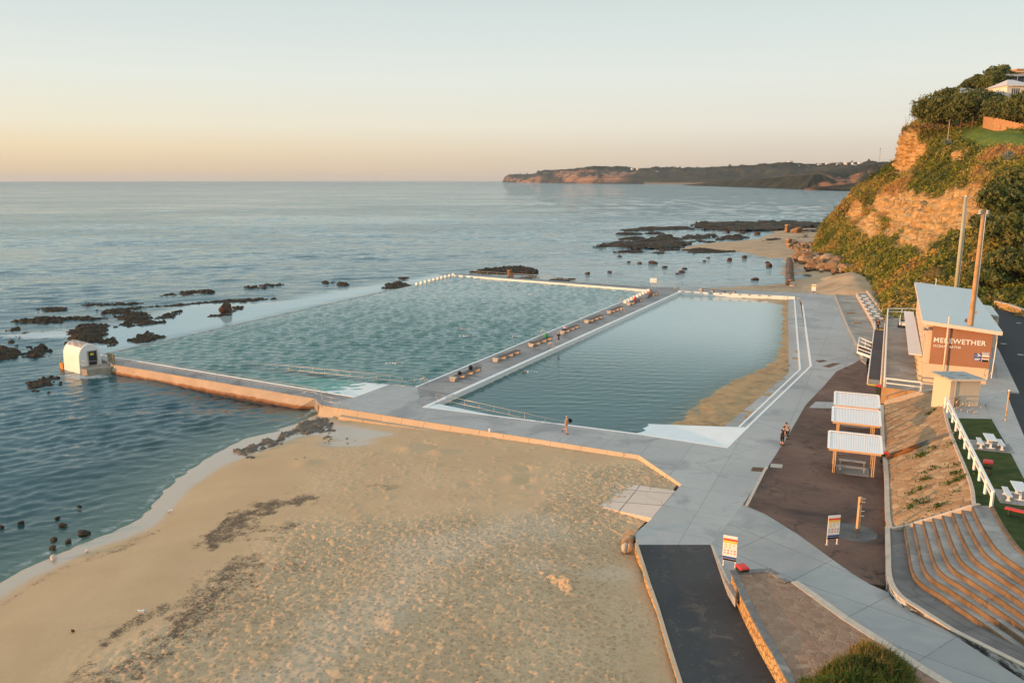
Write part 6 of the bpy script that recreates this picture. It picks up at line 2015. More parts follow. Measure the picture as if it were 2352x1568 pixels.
for pos, kind_, lb in (((2274, 1003), 0, 'white slatted picnic table on the lawn, the one farther from the camera'), ((2251, 1011.8), 1, 'white slatted bench on the fence side of the farther picnic table'), ((2299, 1015.6), 1, 'white slatted bench on the road side of the farther picnic table'),
      ((2341, 1116), 0, 'white slatted picnic table at the right edge, nearer the camera'), ((2313, 1127.8), 1, 'white slatted bench on the fence side of the nearer picnic table')):
 o = (tb0 if kind_ == 0 else bn0)
 if o.get('label'):
  o = copy_tree(o)
 g = G(*pos, L + (0.75 if kind_ == 0 else 0.45))
 o.location = (g[0], g[1], L + 0.014)
 o.rotation_euler.z = lang
 tag(o, lb, 'picnic table' if kind_ == 0 else 'bench', 'picnic furniture on the lawn')
for pos in ((2277, 1025), (2345, 1145)):
 g = G(*pos, L)
 c = [Vector((g[0], g[1], L + 0.02)) + ldir_ * x + Vector((-ldir_.y, ldir_.x, 0)) * y for x, y in ((-1.3, -1.4), (1.3, -1.4), (1.3, 1.4), (-1.3, 1.4))]
 tag(MB().slab([tuple(q) for q in c], L - 0.1).build('table_pad', MT['walk']), 'dark concrete pad under a picnic set on the lawn, %s' % ('farther one' if pos[1] < 1100 else 'nearer one'), 'pad', kind='structure')
g = G(2345, 1172, L + 0.5)
root = empty('red_bench', (g[0], g[1], L), 'red plastic bench seat on the lawn at the right edge', 'bench', rz=lang + R(70))
for s in (-.12, .12):
 MB().box((0, s, .46), (1.7, .22, .06)).build('seat', MT['red'], root, bevel=.015)
for x in (-.6, .6):
 MB().box((x, 0, .22), (.1, .35, .44)).build('leg', MT['binbody'], root)
g0 = G(2226, 950, L)
for i in range(4):
 c = (g0[0] - 0.55 + 0.33 * i, g0[1] + 1.35 - 0.45 * i, L)
 hoop = [(0.5 * math.cos(t), 0, 0.66 + 0.5 * math.sin(t)) for t in np.linspace(-1.35, 4.5, 26)]
 root = empty('bicycle_hoop', c, '%s steel hoop of the bicycle rack in front of the hut, counted from the hut' % ORD[i], 'bicycle rack', 'bicycle hoops', R(-8))
 MB().tube(hoop, 0.035, 7).build('hoop', MT['steel'], root, smooth=True)
 MB().tube([(0, 0, 0.0), (0, 0, 0.2)], 0.045, 7).build('foot', MT['steel'], root)
p = Gmap(2309, 967)
root = empty('sign_post', p, 'pale slim post standing on the footpath beside the road', 'post')
MB().tube([(p[0], p[1], p[2]), (p[0], p[1], p[2] + 2.7)], 0.06, 10).build('post', MT['timber'], root, p)
MB().lathe([(0.02, 2.7), (0.08, 2.7), (0.08, 2.8), (0.02, 2.82)], p, 10).build('cap', MT['rail_white'], root, p)
p = Gmap(2266, 872)
root = empty('bicycle_hoop', p, 'single steel hoop on the footpath at the pavilion corner', 'bicycle rack')
MB().tube([(p[0] + 0.35 * math.cos(t), p[1], p[2] + 0.75 + 0.4 * math.sin(t)) for t in np.linspace(-1.2, 4.3, 20)], 0.035, 7).build('hoop', MT['steel'], root, p, smooth=True)
MB().tube([(p[0], p[1], p[2]), (p[0], p[1], p[2] + 0.4)], 0.045, 7).build('foot', MT['steel'], root, p)
q = G(2222, 866, T + 1.0)
top = GY(2259, 484, q[1])
pb_ = (q[0] - 0.35, q[1], L - 0.3)
root = empty('light_pole', pb_, 'tall brown timber pole in front of the pavilion gable', 'pole')
MB().tube([pb_, (top[0], top[1], top[2])], [0.28, 0.17], 14).build('pole', MT['pole_wood'], root, pb_, smooth=True)
pv = Vector((top[0] - pb_[0], top[1] - pb_[1], top[2] - pb_[2]))
c0_, c1_ = Vector(pb_) + pv * 0.02 + Vector((.3, -.12, 0)), Vector(pb_) + pv * 0.985 + Vector((.21, -.1, 0))
MB().tube([c0_, c1_], 0.045, 6).build('conduit', MT['rail_white'], root, pb_)
MB().tube([(top[0] - .35, top[1] - .1, top[2] - .55), (top[0] + .5, top[1] - .1, top[2] - .55)], 0.06, 6).build('crossarm', MT['steel_dull'], root, pb_)
for dx in (-.4, .35):
 MB().box((top[0] + dx, top[1] - .15, top[2] - .15), (.28, .3, .45), R(20)).build('floodlight', MT['steel_dull'], root, pb_, bevel=.03)
mp_ = Vector(pb_) + pv * 0.40
MB().box((mp_.x + .42, mp_.y, mp_.z), (.3, .2, .35)).build('junction_box', MT['fascia'], root, pb_)
p = (78.0, 136.0, 3.8)
top = GY(2218, 452, 136.0)
bt = GY(2195, 665, 136.0)
dv = Vector(top) - Vector(bt)
bs = Vector(bt) - dv * 0.25
root = empty('light_pole', tuple(bs), 'tall greenish pole rising behind the pavilion roof', 'pole')
MB().tube([tuple(bs), top], [0.34, 0.24], 14).build('pole', MT['pole_grey'], root, tuple(bs), smooth=True)
MB().tube([bs + Vector((.4, -.1, 0)), Vector(top) + Vector((.33, -.1, -.4))], 0.05, 6).build('conduit', MT['rail_white'], root, tuple(bs))
MB().box((top[0] + .05, top[1] - .2, top[2] + .1), (.4, .4, .35), R(25)).build('floodlight', MT['steel_dull'], root, tuple(bs), bevel=.03)
def make_flat(name, s, h):
 root = empty(name, (0, 0, 0))
 MB().box((0, 0, h - .03), (s, s, .06)).build('top', MT['rail_white'], root, bevel=.01)
 MB().box((0, 0, h / 2 - .03), (.12, .12, h - .06)).build('pedestal', MT['steel_dull'], root)
 return root
tb, stl = make_flat('terrace_table', 0.92, 0.75), make_flat('terrace_stool', 0.68, 0.46)
cols_ = {'m': [(545, 170), (592, 242), (647, 322), (700, 405), (757, 492), (820, 590)], 'l': [(470, 208), (515, 282), (565, 360), (620, 446), (672, 535), (732, 633)], 'r': [(615, 210), (665, 285), (720, 365), (770, 445), (835, 538), (910, 637)]}
used = set()
for key, lst in cols_.items():
 for i, (x, y) in enumerate(lst):
  src = tb if key == 'm' else stl
  o = src if src not in used else copy_tree(src)
  used.add(src)
  g = G(1923.6 + .10985 * x, 660.3 + .10985 * y, tabz + (0.75 if key == 'm' else .46))
  o.location = (g[0], g[1], tabz)
  o.rotation_euler.z = AX - math.pi / 2
  n = ORD[5 - i]
  if key == 'm':
   tag(o, 'white square table on the upper terrace, %s counted from the person on the ramp' % n, 'table', 'white tables on the terrace')
  else:
   tag(o, 'white stool on the %s side of the %s terrace table from the ramp' % ('sea' if key == 'l' else 'cliff', n), 'stool', 'white stools on the terrace')
p = G(2173 - 16, 0 + 750, T) if False else G(1923.6 + .10985 * 1370, 660.3 + .10985 * 840, T)
root = empty('beach_buggy', p, 'white open buggy with dark tyres parked on the terrace by the awning', 'buggy', rz=AX)
MB().prism([(-.2, -.55, .95), (2.0, -.55, .75), (2.0, .55, .75), (-.2, .55, .95)], [(-.3, -.6, .35), (2.1, -.6, .35), (2.1, .6, .35), (-.3, .6, .35)]).build('body', MT['white'], root, bevel=.05)
for x in (0.1, 1.7):
 for y in (-.6, .6):
  w_ = MB().tube([(x, y - .1, .3), (x, y + .1, .3)], 0.3, 14).build('wheel', MT['rubber'], root)
  MB().tube([(x, y - .11, .3), (x, y + .11, .3)], 0.13, 10).build('rim', MT['steel'], w_)
for y in (-.5, .5):
 MB().tube([(-.1, y, .9), (0.1, y, 1.75), (1.5, y, 1.75), (1.9, y, .8)], .035, 6).build('roll_bar', MT['rail_white'], root)
MB().box((.7, 0, .98), (.5, .9, .2)).build('seat', MT['black'], root, bevel=.04)
pa_, pb2 = G(1815, 652, 0.9), G(1813, 596, 0.9)
pa_ = Vector((pa_[0], pa_[1], 0.9))
pb2 = Vector((pb2[0], pb2[1], 0.6))
root = empty('outlet_pipe', tuple(pa_), 'big weed-dark concrete outlet pipe lying across the far sand', 'pipe')
for i in range(6):
 a, b = pa_.lerp(pb2, i / 6 + 0.006), pa_.lerp(pb2, (i + 1) / 6)
 MB().tube([a, a.lerp(b, .05), b], [0.92 + .06 * (i % 2), 0.95, 0.95], 18).build('segment', MT['pipe'], root, tuple(pa_), smooth=False)
 MB().tube([a + Vector((-.5, 0, .82)), a + Vector((.5, 0, .82))], 0.05, 5).build('strap', MT['rail_white'], root, tuple(pa_))
MB().lathe([(.1, -.4), (.75, -.4), (.7, .5), (.1, .55)], (pa_.x + .25, pa_.y - 1.0, 0.9), 10).build('end_block', MT['kerb'], root, tuple(pa_))
STAND = dict(pelvis=(0, 0, .95), waist=(0.01, 0, 1.10), chest=(0.0, 0, 1.30), neck=(0, 0, 1.50), jaw=(.03, 0, 1.57), head=(.02, 0, 1.66), crown=(0, 0, 1.73),
    hipL=(0, .10, .90), kneeL=(.02, .11, .50), ankL=(-.02, .11, .09), toeL=(.16, .13, .03), hipR=(0, -.10, .90), kneeR=(.02, -.11, .50), ankR=(-.02, -.11, .09), toeR=(.16, -.13, .03),
    shL=(0, .19, 1.42), elL=(-.03, .25, 1.14), wrL=(.08, .25, .90), shR=(0, -.19, 1.42), elR=(-.03, -.25, 1.14), wrR=(.08, -.25, .90))
RAD = dict(pelvis=.125, waist=.125, chest=.135, neck=.058, jaw=.07, head=.092, crown=.06, hip=.095, knee=.058, ank=.04, toe=.028, sh=.062, el=.043, wr=.029)
EDG = [('pelvis', 'waist'), ('waist', 'chest'), ('chest', 'neck'), ('neck', 'jaw'), ('jaw', 'head'), ('head', 'crown')]
for s in 'LR':
 EDG += [('pelvis', 'hip' + s), ('hip' + s, 'knee' + s), ('knee' + s, 'ank' + s), ('ank' + s, 'toe' + s), ('chest', 'sh' + s), ('sh' + s, 'el' + s), ('el' + s, 'wr' + s)]
def rad(k):
 return RAD.get(k, RAD.get(k[:-1], .03))
def skin_mesh(name, pts, edges, radii, mat, parent, sub=1):
 me = bpy.data.meshes.new(name)
 me.from_pydata([tuple(p) for p in pts], edges, [])
 o = bpy.data.objects.new(name, me)
 COL.objects.link(o)
 o.parent = parent
 m = o.modifiers.new('skin', 'SKIN')
 m.use_smooth_shade = True
 for i, r in enumerate(radii):
  d = me.skin_vertices[0].data[i]
  d.radius = (r, r) if not isinstance(r, tuple) else r
  d.use_root = (i == 0)
 if sub:
  s = o.modifiers.new('sub', 'SUBSURF')
  s.levels = s.render_levels = sub
 me.materials.append(mat)
 return o
def person(loc, rz, pose, label, cat='person', top=None, bottom=None, hair='hair', short=0.55, sleeve=0.6, fat=1.0, group=None, fingers=True, shoes=None):
 J = {k: Vector(v) for k, v in STAND.items()}
 J.update({k: Vector(v) for k, v in pose.items()})
 root = empty('person', loc, label, cat, group, rz)
 keys = list(J)
 idx = {k: i for i, k in enumerate(keys)}
 pts = [J[k] for k in keys]
 ed = [(idx[a], idx[b]) for a, b in EDG]
 rr = [rad(k) * (fat if k in ('pelvis', 'waist', 'chest') else 1) for k in keys]
 rr[idx['chest']] = (rr[idx['chest']] * 1.05, rr[idx['chest']] * .85)
 fwd = (J['head'] - J['jaw']).cross(Vector((0, 1, 0)))
 fwd = Vector((1, 0, 0)) if fwd.length < .01 else -fwd.normalized() * (1 if fwd.x < 0 else -1)
 if fingers:
  for s, sg in (('L', 1), ('R', -1)):
   w = J['wr' + s]
   d = (w - J['el' + s]).normalized()
   side = d.cross(Vector((0, sg, 0)))
   side = side.normalized() if side.length > .05 else Vector((1, 0, 0))
   palm = w + d * .06
   pts.append(palm)
   rr.append((.036, .02))
   ip = len(pts) - 1
   ed.append((idx['wr' + s], ip))
   for k_, (off_, ln) in enumerate(((-.034, .065), (-.012, .08), (.012, .076), (.034, .058))):
    a = palm + side * off_ + d * .035
    b = a + d * ln * .55 + Vector((0, -sg * .006, 0))
    c = b + d * ln * .45 + Vector((0, -sg * .02, 0))
    n0 = len(pts)
    pts += [a, b, c]
    rr += [.011, .0095, .0075]
    ed += [(ip, n0), (n0, n0 + 1), (n0 + 1, n0 + 2)]
   a = palm + side * .045 - d * .01
   b = a + side * .025 + d * .035
   n0 = len(pts)
   pts += [a, b]
   rr += [.013, .009]
   ed += [(ip, n0), (n0, n0 + 1)]
 skin_mesh('body', pts, ed, rr, MT['skin'], root)
 hd, up = J['head'], (J['crown'] - J['jaw']).normalized()
 mb = MB()
 for s in (-.034, .034):
  c = hd + fwd * .088 + Vector((0, s, 0)) + up * .0
  mb.box(tuple(c), (.02, .02, .014))
 c = hd + fwd * .083 - up * .085
 mb.box(tuple(c), (.02, .045, .01))
 mb.build('face', MT['hair'], root)
 mb = MB()
 mb.tube([tuple(hd + fwd * .085 + up * .01), tuple(hd + fwd * .12 - up * .04)], [.01, .017], 6)
 for s in (-1, 1):
  mb.box(tuple(hd + Vector((-.01, s * .096, -.01))), (.035, .02, .06))
 mb.build('nose_and_ears', MT['skin'], root, smooth=True)
 bm = bmesh.new()
 bmesh.ops.create_icosphere(bm, subdivisions=2, radius=.108)
 for v in bm.verts:
  q = v.co.copy()
  if q.x > .03 and q.z < .045:
   v.co = q * .75
  if q.z < -.05:
   v.co = Vector((q.x * .7, q.y * .7, -.05))
 me = bpy.data.meshes.new('hair')
 bm.to_mesh(me)
 bm.free()
 me.materials.append(MT[hair])
 me.polygons.foreach_set('use_smooth', np.ones(len(me.polygons), bool))
 ho = bpy.data.objects.new('hair', me)
 COL.objects.link(ho)
 ho.parent = root
 ho.location = hd + up * .022 - fwd * .014
 ho.rotation_euler = up.to_track_quat('Z', 'Y').to_euler()
 if bottom:
  p = [J['pelvis'], J['hipL'], J['hipL'].lerp(J['kneeL'], min(short, 1)), J['hipR'], J['hipR'].lerp(J['kneeR'], min(short, 1)), J['pelvis'].lerp(J['waist'], .6)]
  r_ = [.145 * fat, .115, .098 - .02 * min(short, 1), .115, .098 - .02 * min(short, 1), .135 * fat]
  e_ = [(0, 1), (1, 2), (0, 3), (3, 4), (0, 5)]
  if short > 1:
   p += [J['kneeL'].lerp(J['ankL'], short - 1), J['kneeR'].lerp(J['ankR'], short - 1)]
   r_ += [.06, .06]
   e_ += [(2, 6), (4, 7)]
  skin_mesh('trousers' if short > 1 else 'shorts', p, e_, r_, MT[bottom], root)
 if top:
  p = [J['waist'], J['chest'], J['chest'].lerp(J['neck'], .6), J['shL'], J['shL'].lerp(J['elL'], sleeve), J['shR'], J['shR'].lerp(J['elR'], sleeve), J['pelvis'].lerp(J['waist'], .35)]
  r_ = [.145 * fat, .155, .085, .078, .06, .078, .06, .145 * fat]
  e_ = [(0, 1), (1, 2), (1, 3), (3, 4), (1, 5), (5, 6), (0, 7)]
  if sleeve > 1:
   p += [J['elL'].lerp(J['wrL'], sleeve - 1), J['elR'].lerp(J['wrR'], sleeve - 1)]
   r_ += [.042, .042]
   e_ += [(4, 8), (6, 9)]
  skin_mesh('shirt', p, e_, r_, MT[top], root)
 if shoes:
  for s in 'LR':
   a, t = J['ank' + s], J['toe' + s]
   MB().tube([tuple(a + (a - t) * .35 + Vector((0, 0, -.045))), tuple(a.lerp(t, .5) + Vector((0, 0, -.02))), tuple(t + (t - a) * .2)], [.045, .05, .035], 8).build('shoe', MT[shoes], root, smooth=True)
 return root
wdir = Vector((wt[1][0] - wt[0][0], wt[1][1] - wt[0][1], 0))
walk = person(G(1301, 996), math.atan2(wdir.y, wdir.x), dict(kneeL=(-.02, .1, .5), hipL=(-.02, .1, .9), ankL=(-.42, .1, .33), toeL=(-.40, .11, .13), kneeR=(.07, -.1, .5), ankR=(.06, -.1, .09), toeR=(.24, -.11, .03), chest=(.02, 0, 1.3), waist=(.05, 0, 1.1), head=(.05, 0, 1.66), jaw=(.06, 0, 1.57), crown=(.02, 0, 1.73), elR=(-.06, -.24, 1.13), wrR=(.0, -.25, .88), elL=(-.1, .27, 1.16), wrL=(.13, .3, 1.08)),
     'walking man in black swim briefs carrying a dark round object along the deck', bottom='black', short=.12, hair='hairgrey', fat=1.18, shoes='thong')
q = Vector(walk.location) + Matrix.Rotation(walk.rotation_euler.z, 3, 'Z') @ Vector((.2, .34, 1.02))
bo = blob('swim_bag', tuple(q), (.42, .24, .42), MT['black'], 12, 'dark round swim bag held under the arm of the walking man', 'bag', rough=.06, straps=False)
person(G(1282.5, 790), R(100), dict(elL=(-.02, .30, 1.2), wrL=(.13, .16, 1.08), elR=(-.02, -.30, 1.2), wrR=(.13, -.16, 1.08), hipL=(0, .1, .9), ankL=(0, .16, .09), ankR=(0, -.16, .09), toeL=(.17, .2, .03), toeR=(.17, -.2, .03)),
    'man in a blue top and black shorts standing on the bench walkway', top='navy', bottom='black', short=.8, hair='hairgrey')
cw = person(G(1795.5, 1022), R(35), dict(waist=(.06, 0, 1.1), chest=(.12, 0, 1.28), neck=(.16, 0, 1.46), jaw=(.2, 0, 1.53), head=(.2, 0, 1.62), crown=(.18, 0, 1.69), shL=(.13, .17, 1.38), shR=(.13, -.17, 1.38), elR=(-.02, -.27, 1.16), wrR=(.12, -.2, .98), elL=(.3, .2, 1.25), wrL=(.5, .12, 1.35)),
   'woman in a black top and cropped black trousers leaning into an embrace', top='black', sleeve=.15, bottom='black', short=1.45, shoes='black')
person(G(1809, 1005.5), R(215), dict(pelvis=(0, 0, .78), waist=(.08, 0, .93), chest=(.17, 0, 1.12), neck=(.26, 0, 1.30), jaw=(.32, 0, 1.36), head=(.33, 0, 1.45), crown=(.32, 0, 1.53), hipL=(.02, .11, .74), kneeL=(.28, .16, .42), ankL=(.14, .17, .09), toeL=(.32, .18, .03), hipR=(0, -.11, .74), kneeR=(-.12, -.28, .40), ankR=(-.45, -.36, .09), toeR=(-.3, -.42, .03), shL=(.2, .2, 1.24), shR=(.2, -.2, 1.24), elL=(.45, .2, 1.18), wrL=(.66, .1, 1.22), elR=(.45, -.2, 1.18), wrR=(.66, -.1, 1.2)),
    'man in a grey t-shirt and black trousers lunging towards the woman in black', top='greycloth', sleeve=.5, bottom='black', short=1.9, shoes='black')
person(G(2015, 760, D + 1.03), R(-105), dict(elL=(.06, .26, 1.16), wrL=(.22, .05, 1.2), elR=(.06, -.26, 1.16), wrR=(.22, -.05, 1.16)), 'person in dark clothes with folded arms standing at the top of the access ramp', top='black', sleeve=1.8, bottom='black', short=1.9, shoes='black')
bq = on_bench(7, .42, 0.0)
person((bq[0] - .45, bq[1] - .35, D), R(20), dict(pelvis=(-.05, 0, .86), waist=(.1, 0, .98), chest=(.25, 0, 1.1), neck=(.4, 0, 1.2), jaw=(.46, 0, 1.22), head=(.53, 0, 1.27), crown=(.58, 0, 1.34), hipL=(-.05, .1, .82), hipR=(-.05, -.1, .82), kneeL=(.04, .11, .46), kneeR=(.04, -.11, .46), shL=(.28, .19, 1.15), shR=(.28, -.19, 1.15), elL=(.4, .22, .9), wrL=(.52, .15, .72), elR=(.4, -.22, .9), wrR=(.52, -.15, .72)),
    'person in red shorts bending over the far bench by the starting blocks', bottom='redcloth', short=.75)
person((bq[0] + .25, bq[1] + .2, D - .43 + .0), R(250), dict(pelvis=(-.05, 0, .98), hipL=(.0, .1, .96), hipR=(0, -.1, .96), kneeL=(.42, .13, .94), ankL=(.44, .13, .52), toeL=(.6, .14, .46), kneeR=(.42, -.13, .94), ankR=(.44, -.13, .52), toeR=(.6, -.14, .46), wrL=(.35, .16, 1.02), elL=(.1, .25, 1.16), wrR=(.35, -.16, 1.02), elR=(.1, -.25, 1.16)),
    'person in dark clothes sitting on the far bench beside the bending one', top='black', bottom='black', short=1.9, hair='hair')
def swimmer(u, v, z, rz, label, arm=True):
 """front-crawl swimmer: body lies at the surface"""
 g = G(u, v, z)
 P = dict(pelvis=(0, 0, -.10), waist=(.16, 0, -.06), chest=(.36, 0, -.03), neck=(.55, 0, .0), jaw=(.60, 0, .0), head=(.68, 0, .05), crown=(.76, 0, .07), hipL=(-.06, .1, -.12), kneeL=(-.45, .12, -.16), ankL=(-.85, .1, -.2), toeL=(-1.02, .1, -.22), hipR=(-.06, -.1, -.12), kneeR=(-.45, -.12, -.16), ankR=(-.85, -.1, -.2), toeR=(-1.02, -.1, -.22), shL=(.46, .19, .02), elL=(.56, .38, .28) if arm else (.75, .2, -.05), wrL=(.82, .3, .12) if arm else (1.0, .18, -.1), shR=(.46, -.19, -.05), elR=(.72, -.22, -.15), wrR=(.95, -.2, -.2))
 o = person(g, rz, P, label, hair='hair' if arm else 'hairgrey', bottom='black', short=.3, group='swimmers in the baths')
 rnd = random.Random(int(u))
 mb = MB()
 for i in range(26):
  a = rnd.random() * 6.28
  r_ = abs(rnd.gauss(0, .45))
  c = (g[0] + r_ * math.cos(a) * 1.5, g[1] + r_ * math.sin(a), z + .02)
  mb.lathe([(.01, -.03), (rnd.uniform(.04, .13), -.02), (rnd.uniform(.03, .08), .03), (.01, .05)], c, 6)
 tag(mb.build('splash', MT['foam'], smooth=True), 'white splash beside the ' + label, 'splash')
 return o
swimmer(1213, 854, WR, R(200), 'swimmer with one arm raised, alone in the small pool')
swimmer(904, 834, WM, R(20), 'swimmer nearest the camera in the big pool', False)
swimmer(1071, 756, WM, R(190), 'swimmer in mid-pool, the farther of a close pair')
swimmer(1066, 772, WM, R(15), 'swimmer in mid-pool, the nearer of a close pair', False)
swimmer(1196, 664, WM, R(195), 'swimmer with raised arm near the big pool far wall')
swimmer(1216, 676, WM, R(10), 'swimmer low in the water near the big pool far wall', False)
swimmer(1190, 772, WM, R(200), 'swimmer close to the ladder halfway along the big pool', False)
def gull(loc, rz, label):
 root = empty('gull', loc, label, 'gull', 'gulls', rz)
 skin_mesh('body', [(0, 0, .17), (.1, 0, .19), (.16, 0, .26), (.19, 0, .31), (.25, 0, .30), (-.14, 0, .16), (-.28, 0, .15)], [(0, 1), (1, 2), (2, 3), (3, 4), (0, 5), (5, 6)], [.08, .07, .045, .042, .01, .06, .02], MT['rail_white'], root)
 for s in (-1, 1):
  MB().prism([(.1, s * .075, .2), (-.1, s * .085, .22), (-.3, s * .05, .19), (-.1, s * .08, .13)], [(.1, s * .06, .2), (-.1, s * .07, .22), (-.3, s * .04, .19), (-.1, s * .065, .13)]).build('wing', MT['greycloth'], root)
  MB().tube([(0, s * .03, 0), (0, s * .03, .13)], .008, 5).build('leg', MT['orange_sign'], root)
 return root
for u, v, z, rz, lb in ((390.6, 1178, .12, R(30), 'white gull standing on damp sand at the waterline'), (327, 1409, .8, R(200), 'white gull sitting on the dark weed line of the beach'), (697, 906, D, R(10), 'white gull on the seaward walkway')):
 o = gull(G(u, v, z), rz, lb)
 o.scale = (.95,) * 3
p = G(1124.5, 993)
root = empty('bottle', p, 'white drink bottle standing alone on the front deck', 'bottle')
MB().lathe([(.02, 0), (.09, .01), (.09, .32), (.04, .4), (.04, .46), (.01, .47)], p, 12).build('body', MT['rail_white'], root, p, smooth=True)
MB().lathe([(.01, .47), (.045, .47), (.045, .53), (.01, .535)], p, 10).build('cap', MT['blue'], root, p)
def reef_rock(outline, h, label, cat='rock', name='rock_shelf', z=0.0, mat=None, seed=1, group=None, st=None, jag=0.5):
 """low rock shelf: gridded top inside an outline measured on the water plane, ragged and stepped"""
 pts = GP(outline, z)
 px = np.array([p[0] for p in pts])
 py = np.array([p[1] for p in pts])
 size = max(np.ptp(px), np.ptp(py))
 st = st or max(0.16, size / 110)
 xs = np.arange(px.min() - 1.5, px.max() + 1.5, st)
 ys = np.arange(py.min() - 1.5, py.max() + 1.5, st)
 X, Y = np.meshgrid(xs, ys)
 x, y = X.ravel(), Y.ravel()
 n1 = fbm(xyz(x * 0.9, y * 0.9), 4, seed)
 n2 = fbm(xyz(x * 0.22, y * 0.22), 3, seed + 7)
 s = sdist(x, y, pts) + jag * n1 + jag * 1.2 * n2 * min(1, size / 12)
 hh = h * (0.55 + 0.45 * n2) * (1 - np.exp(-np.clip(s, 0, None) / (0.22 * min(size, 8)))) * 1.5
 stp = np.round(hh / 0.14) * 0.14
 zz = z + 0.45 * hh + 0.55 * stp + (0.07 * n1 + .20 * fbm(xyz(x * 2.6, y * 2.6), 3, seed + 2)) * (s > 0) + np.where(s < 0, s * 0.9, 0.03) - (0.9 * h * sstep(.0, .5, fbm(xyz(x * .05, y * .16), 4, seed + 9)) if size > 30 else 0)
 keep = (s > -0.5).reshape(X.shape)
 kc = keep[:-1, :-1] & keep[1:, :-1] & keep[:-1, 1:] & keep[1:, 1:]
 f = grid_faces(X.shape[0], X.shape[1], kc)
 if len(f) == 0:
  return None
 v, f, _ = compact(np.stack([x, y, zz], 1), f)
 c = v.mean(0)
 o = mesh_obj(name, v, f, mat or MT['reef'], origin=(c[0], c[1], z))
 return tag(o, label, cat, group)
def q7(*p):
 return [(.2441 * x, 631.6 + .2441 * y) for x, y in p]
def q6(*p):
 return [(1091 + .415 * x, 344.5 + .415 * y) for x, y in p]
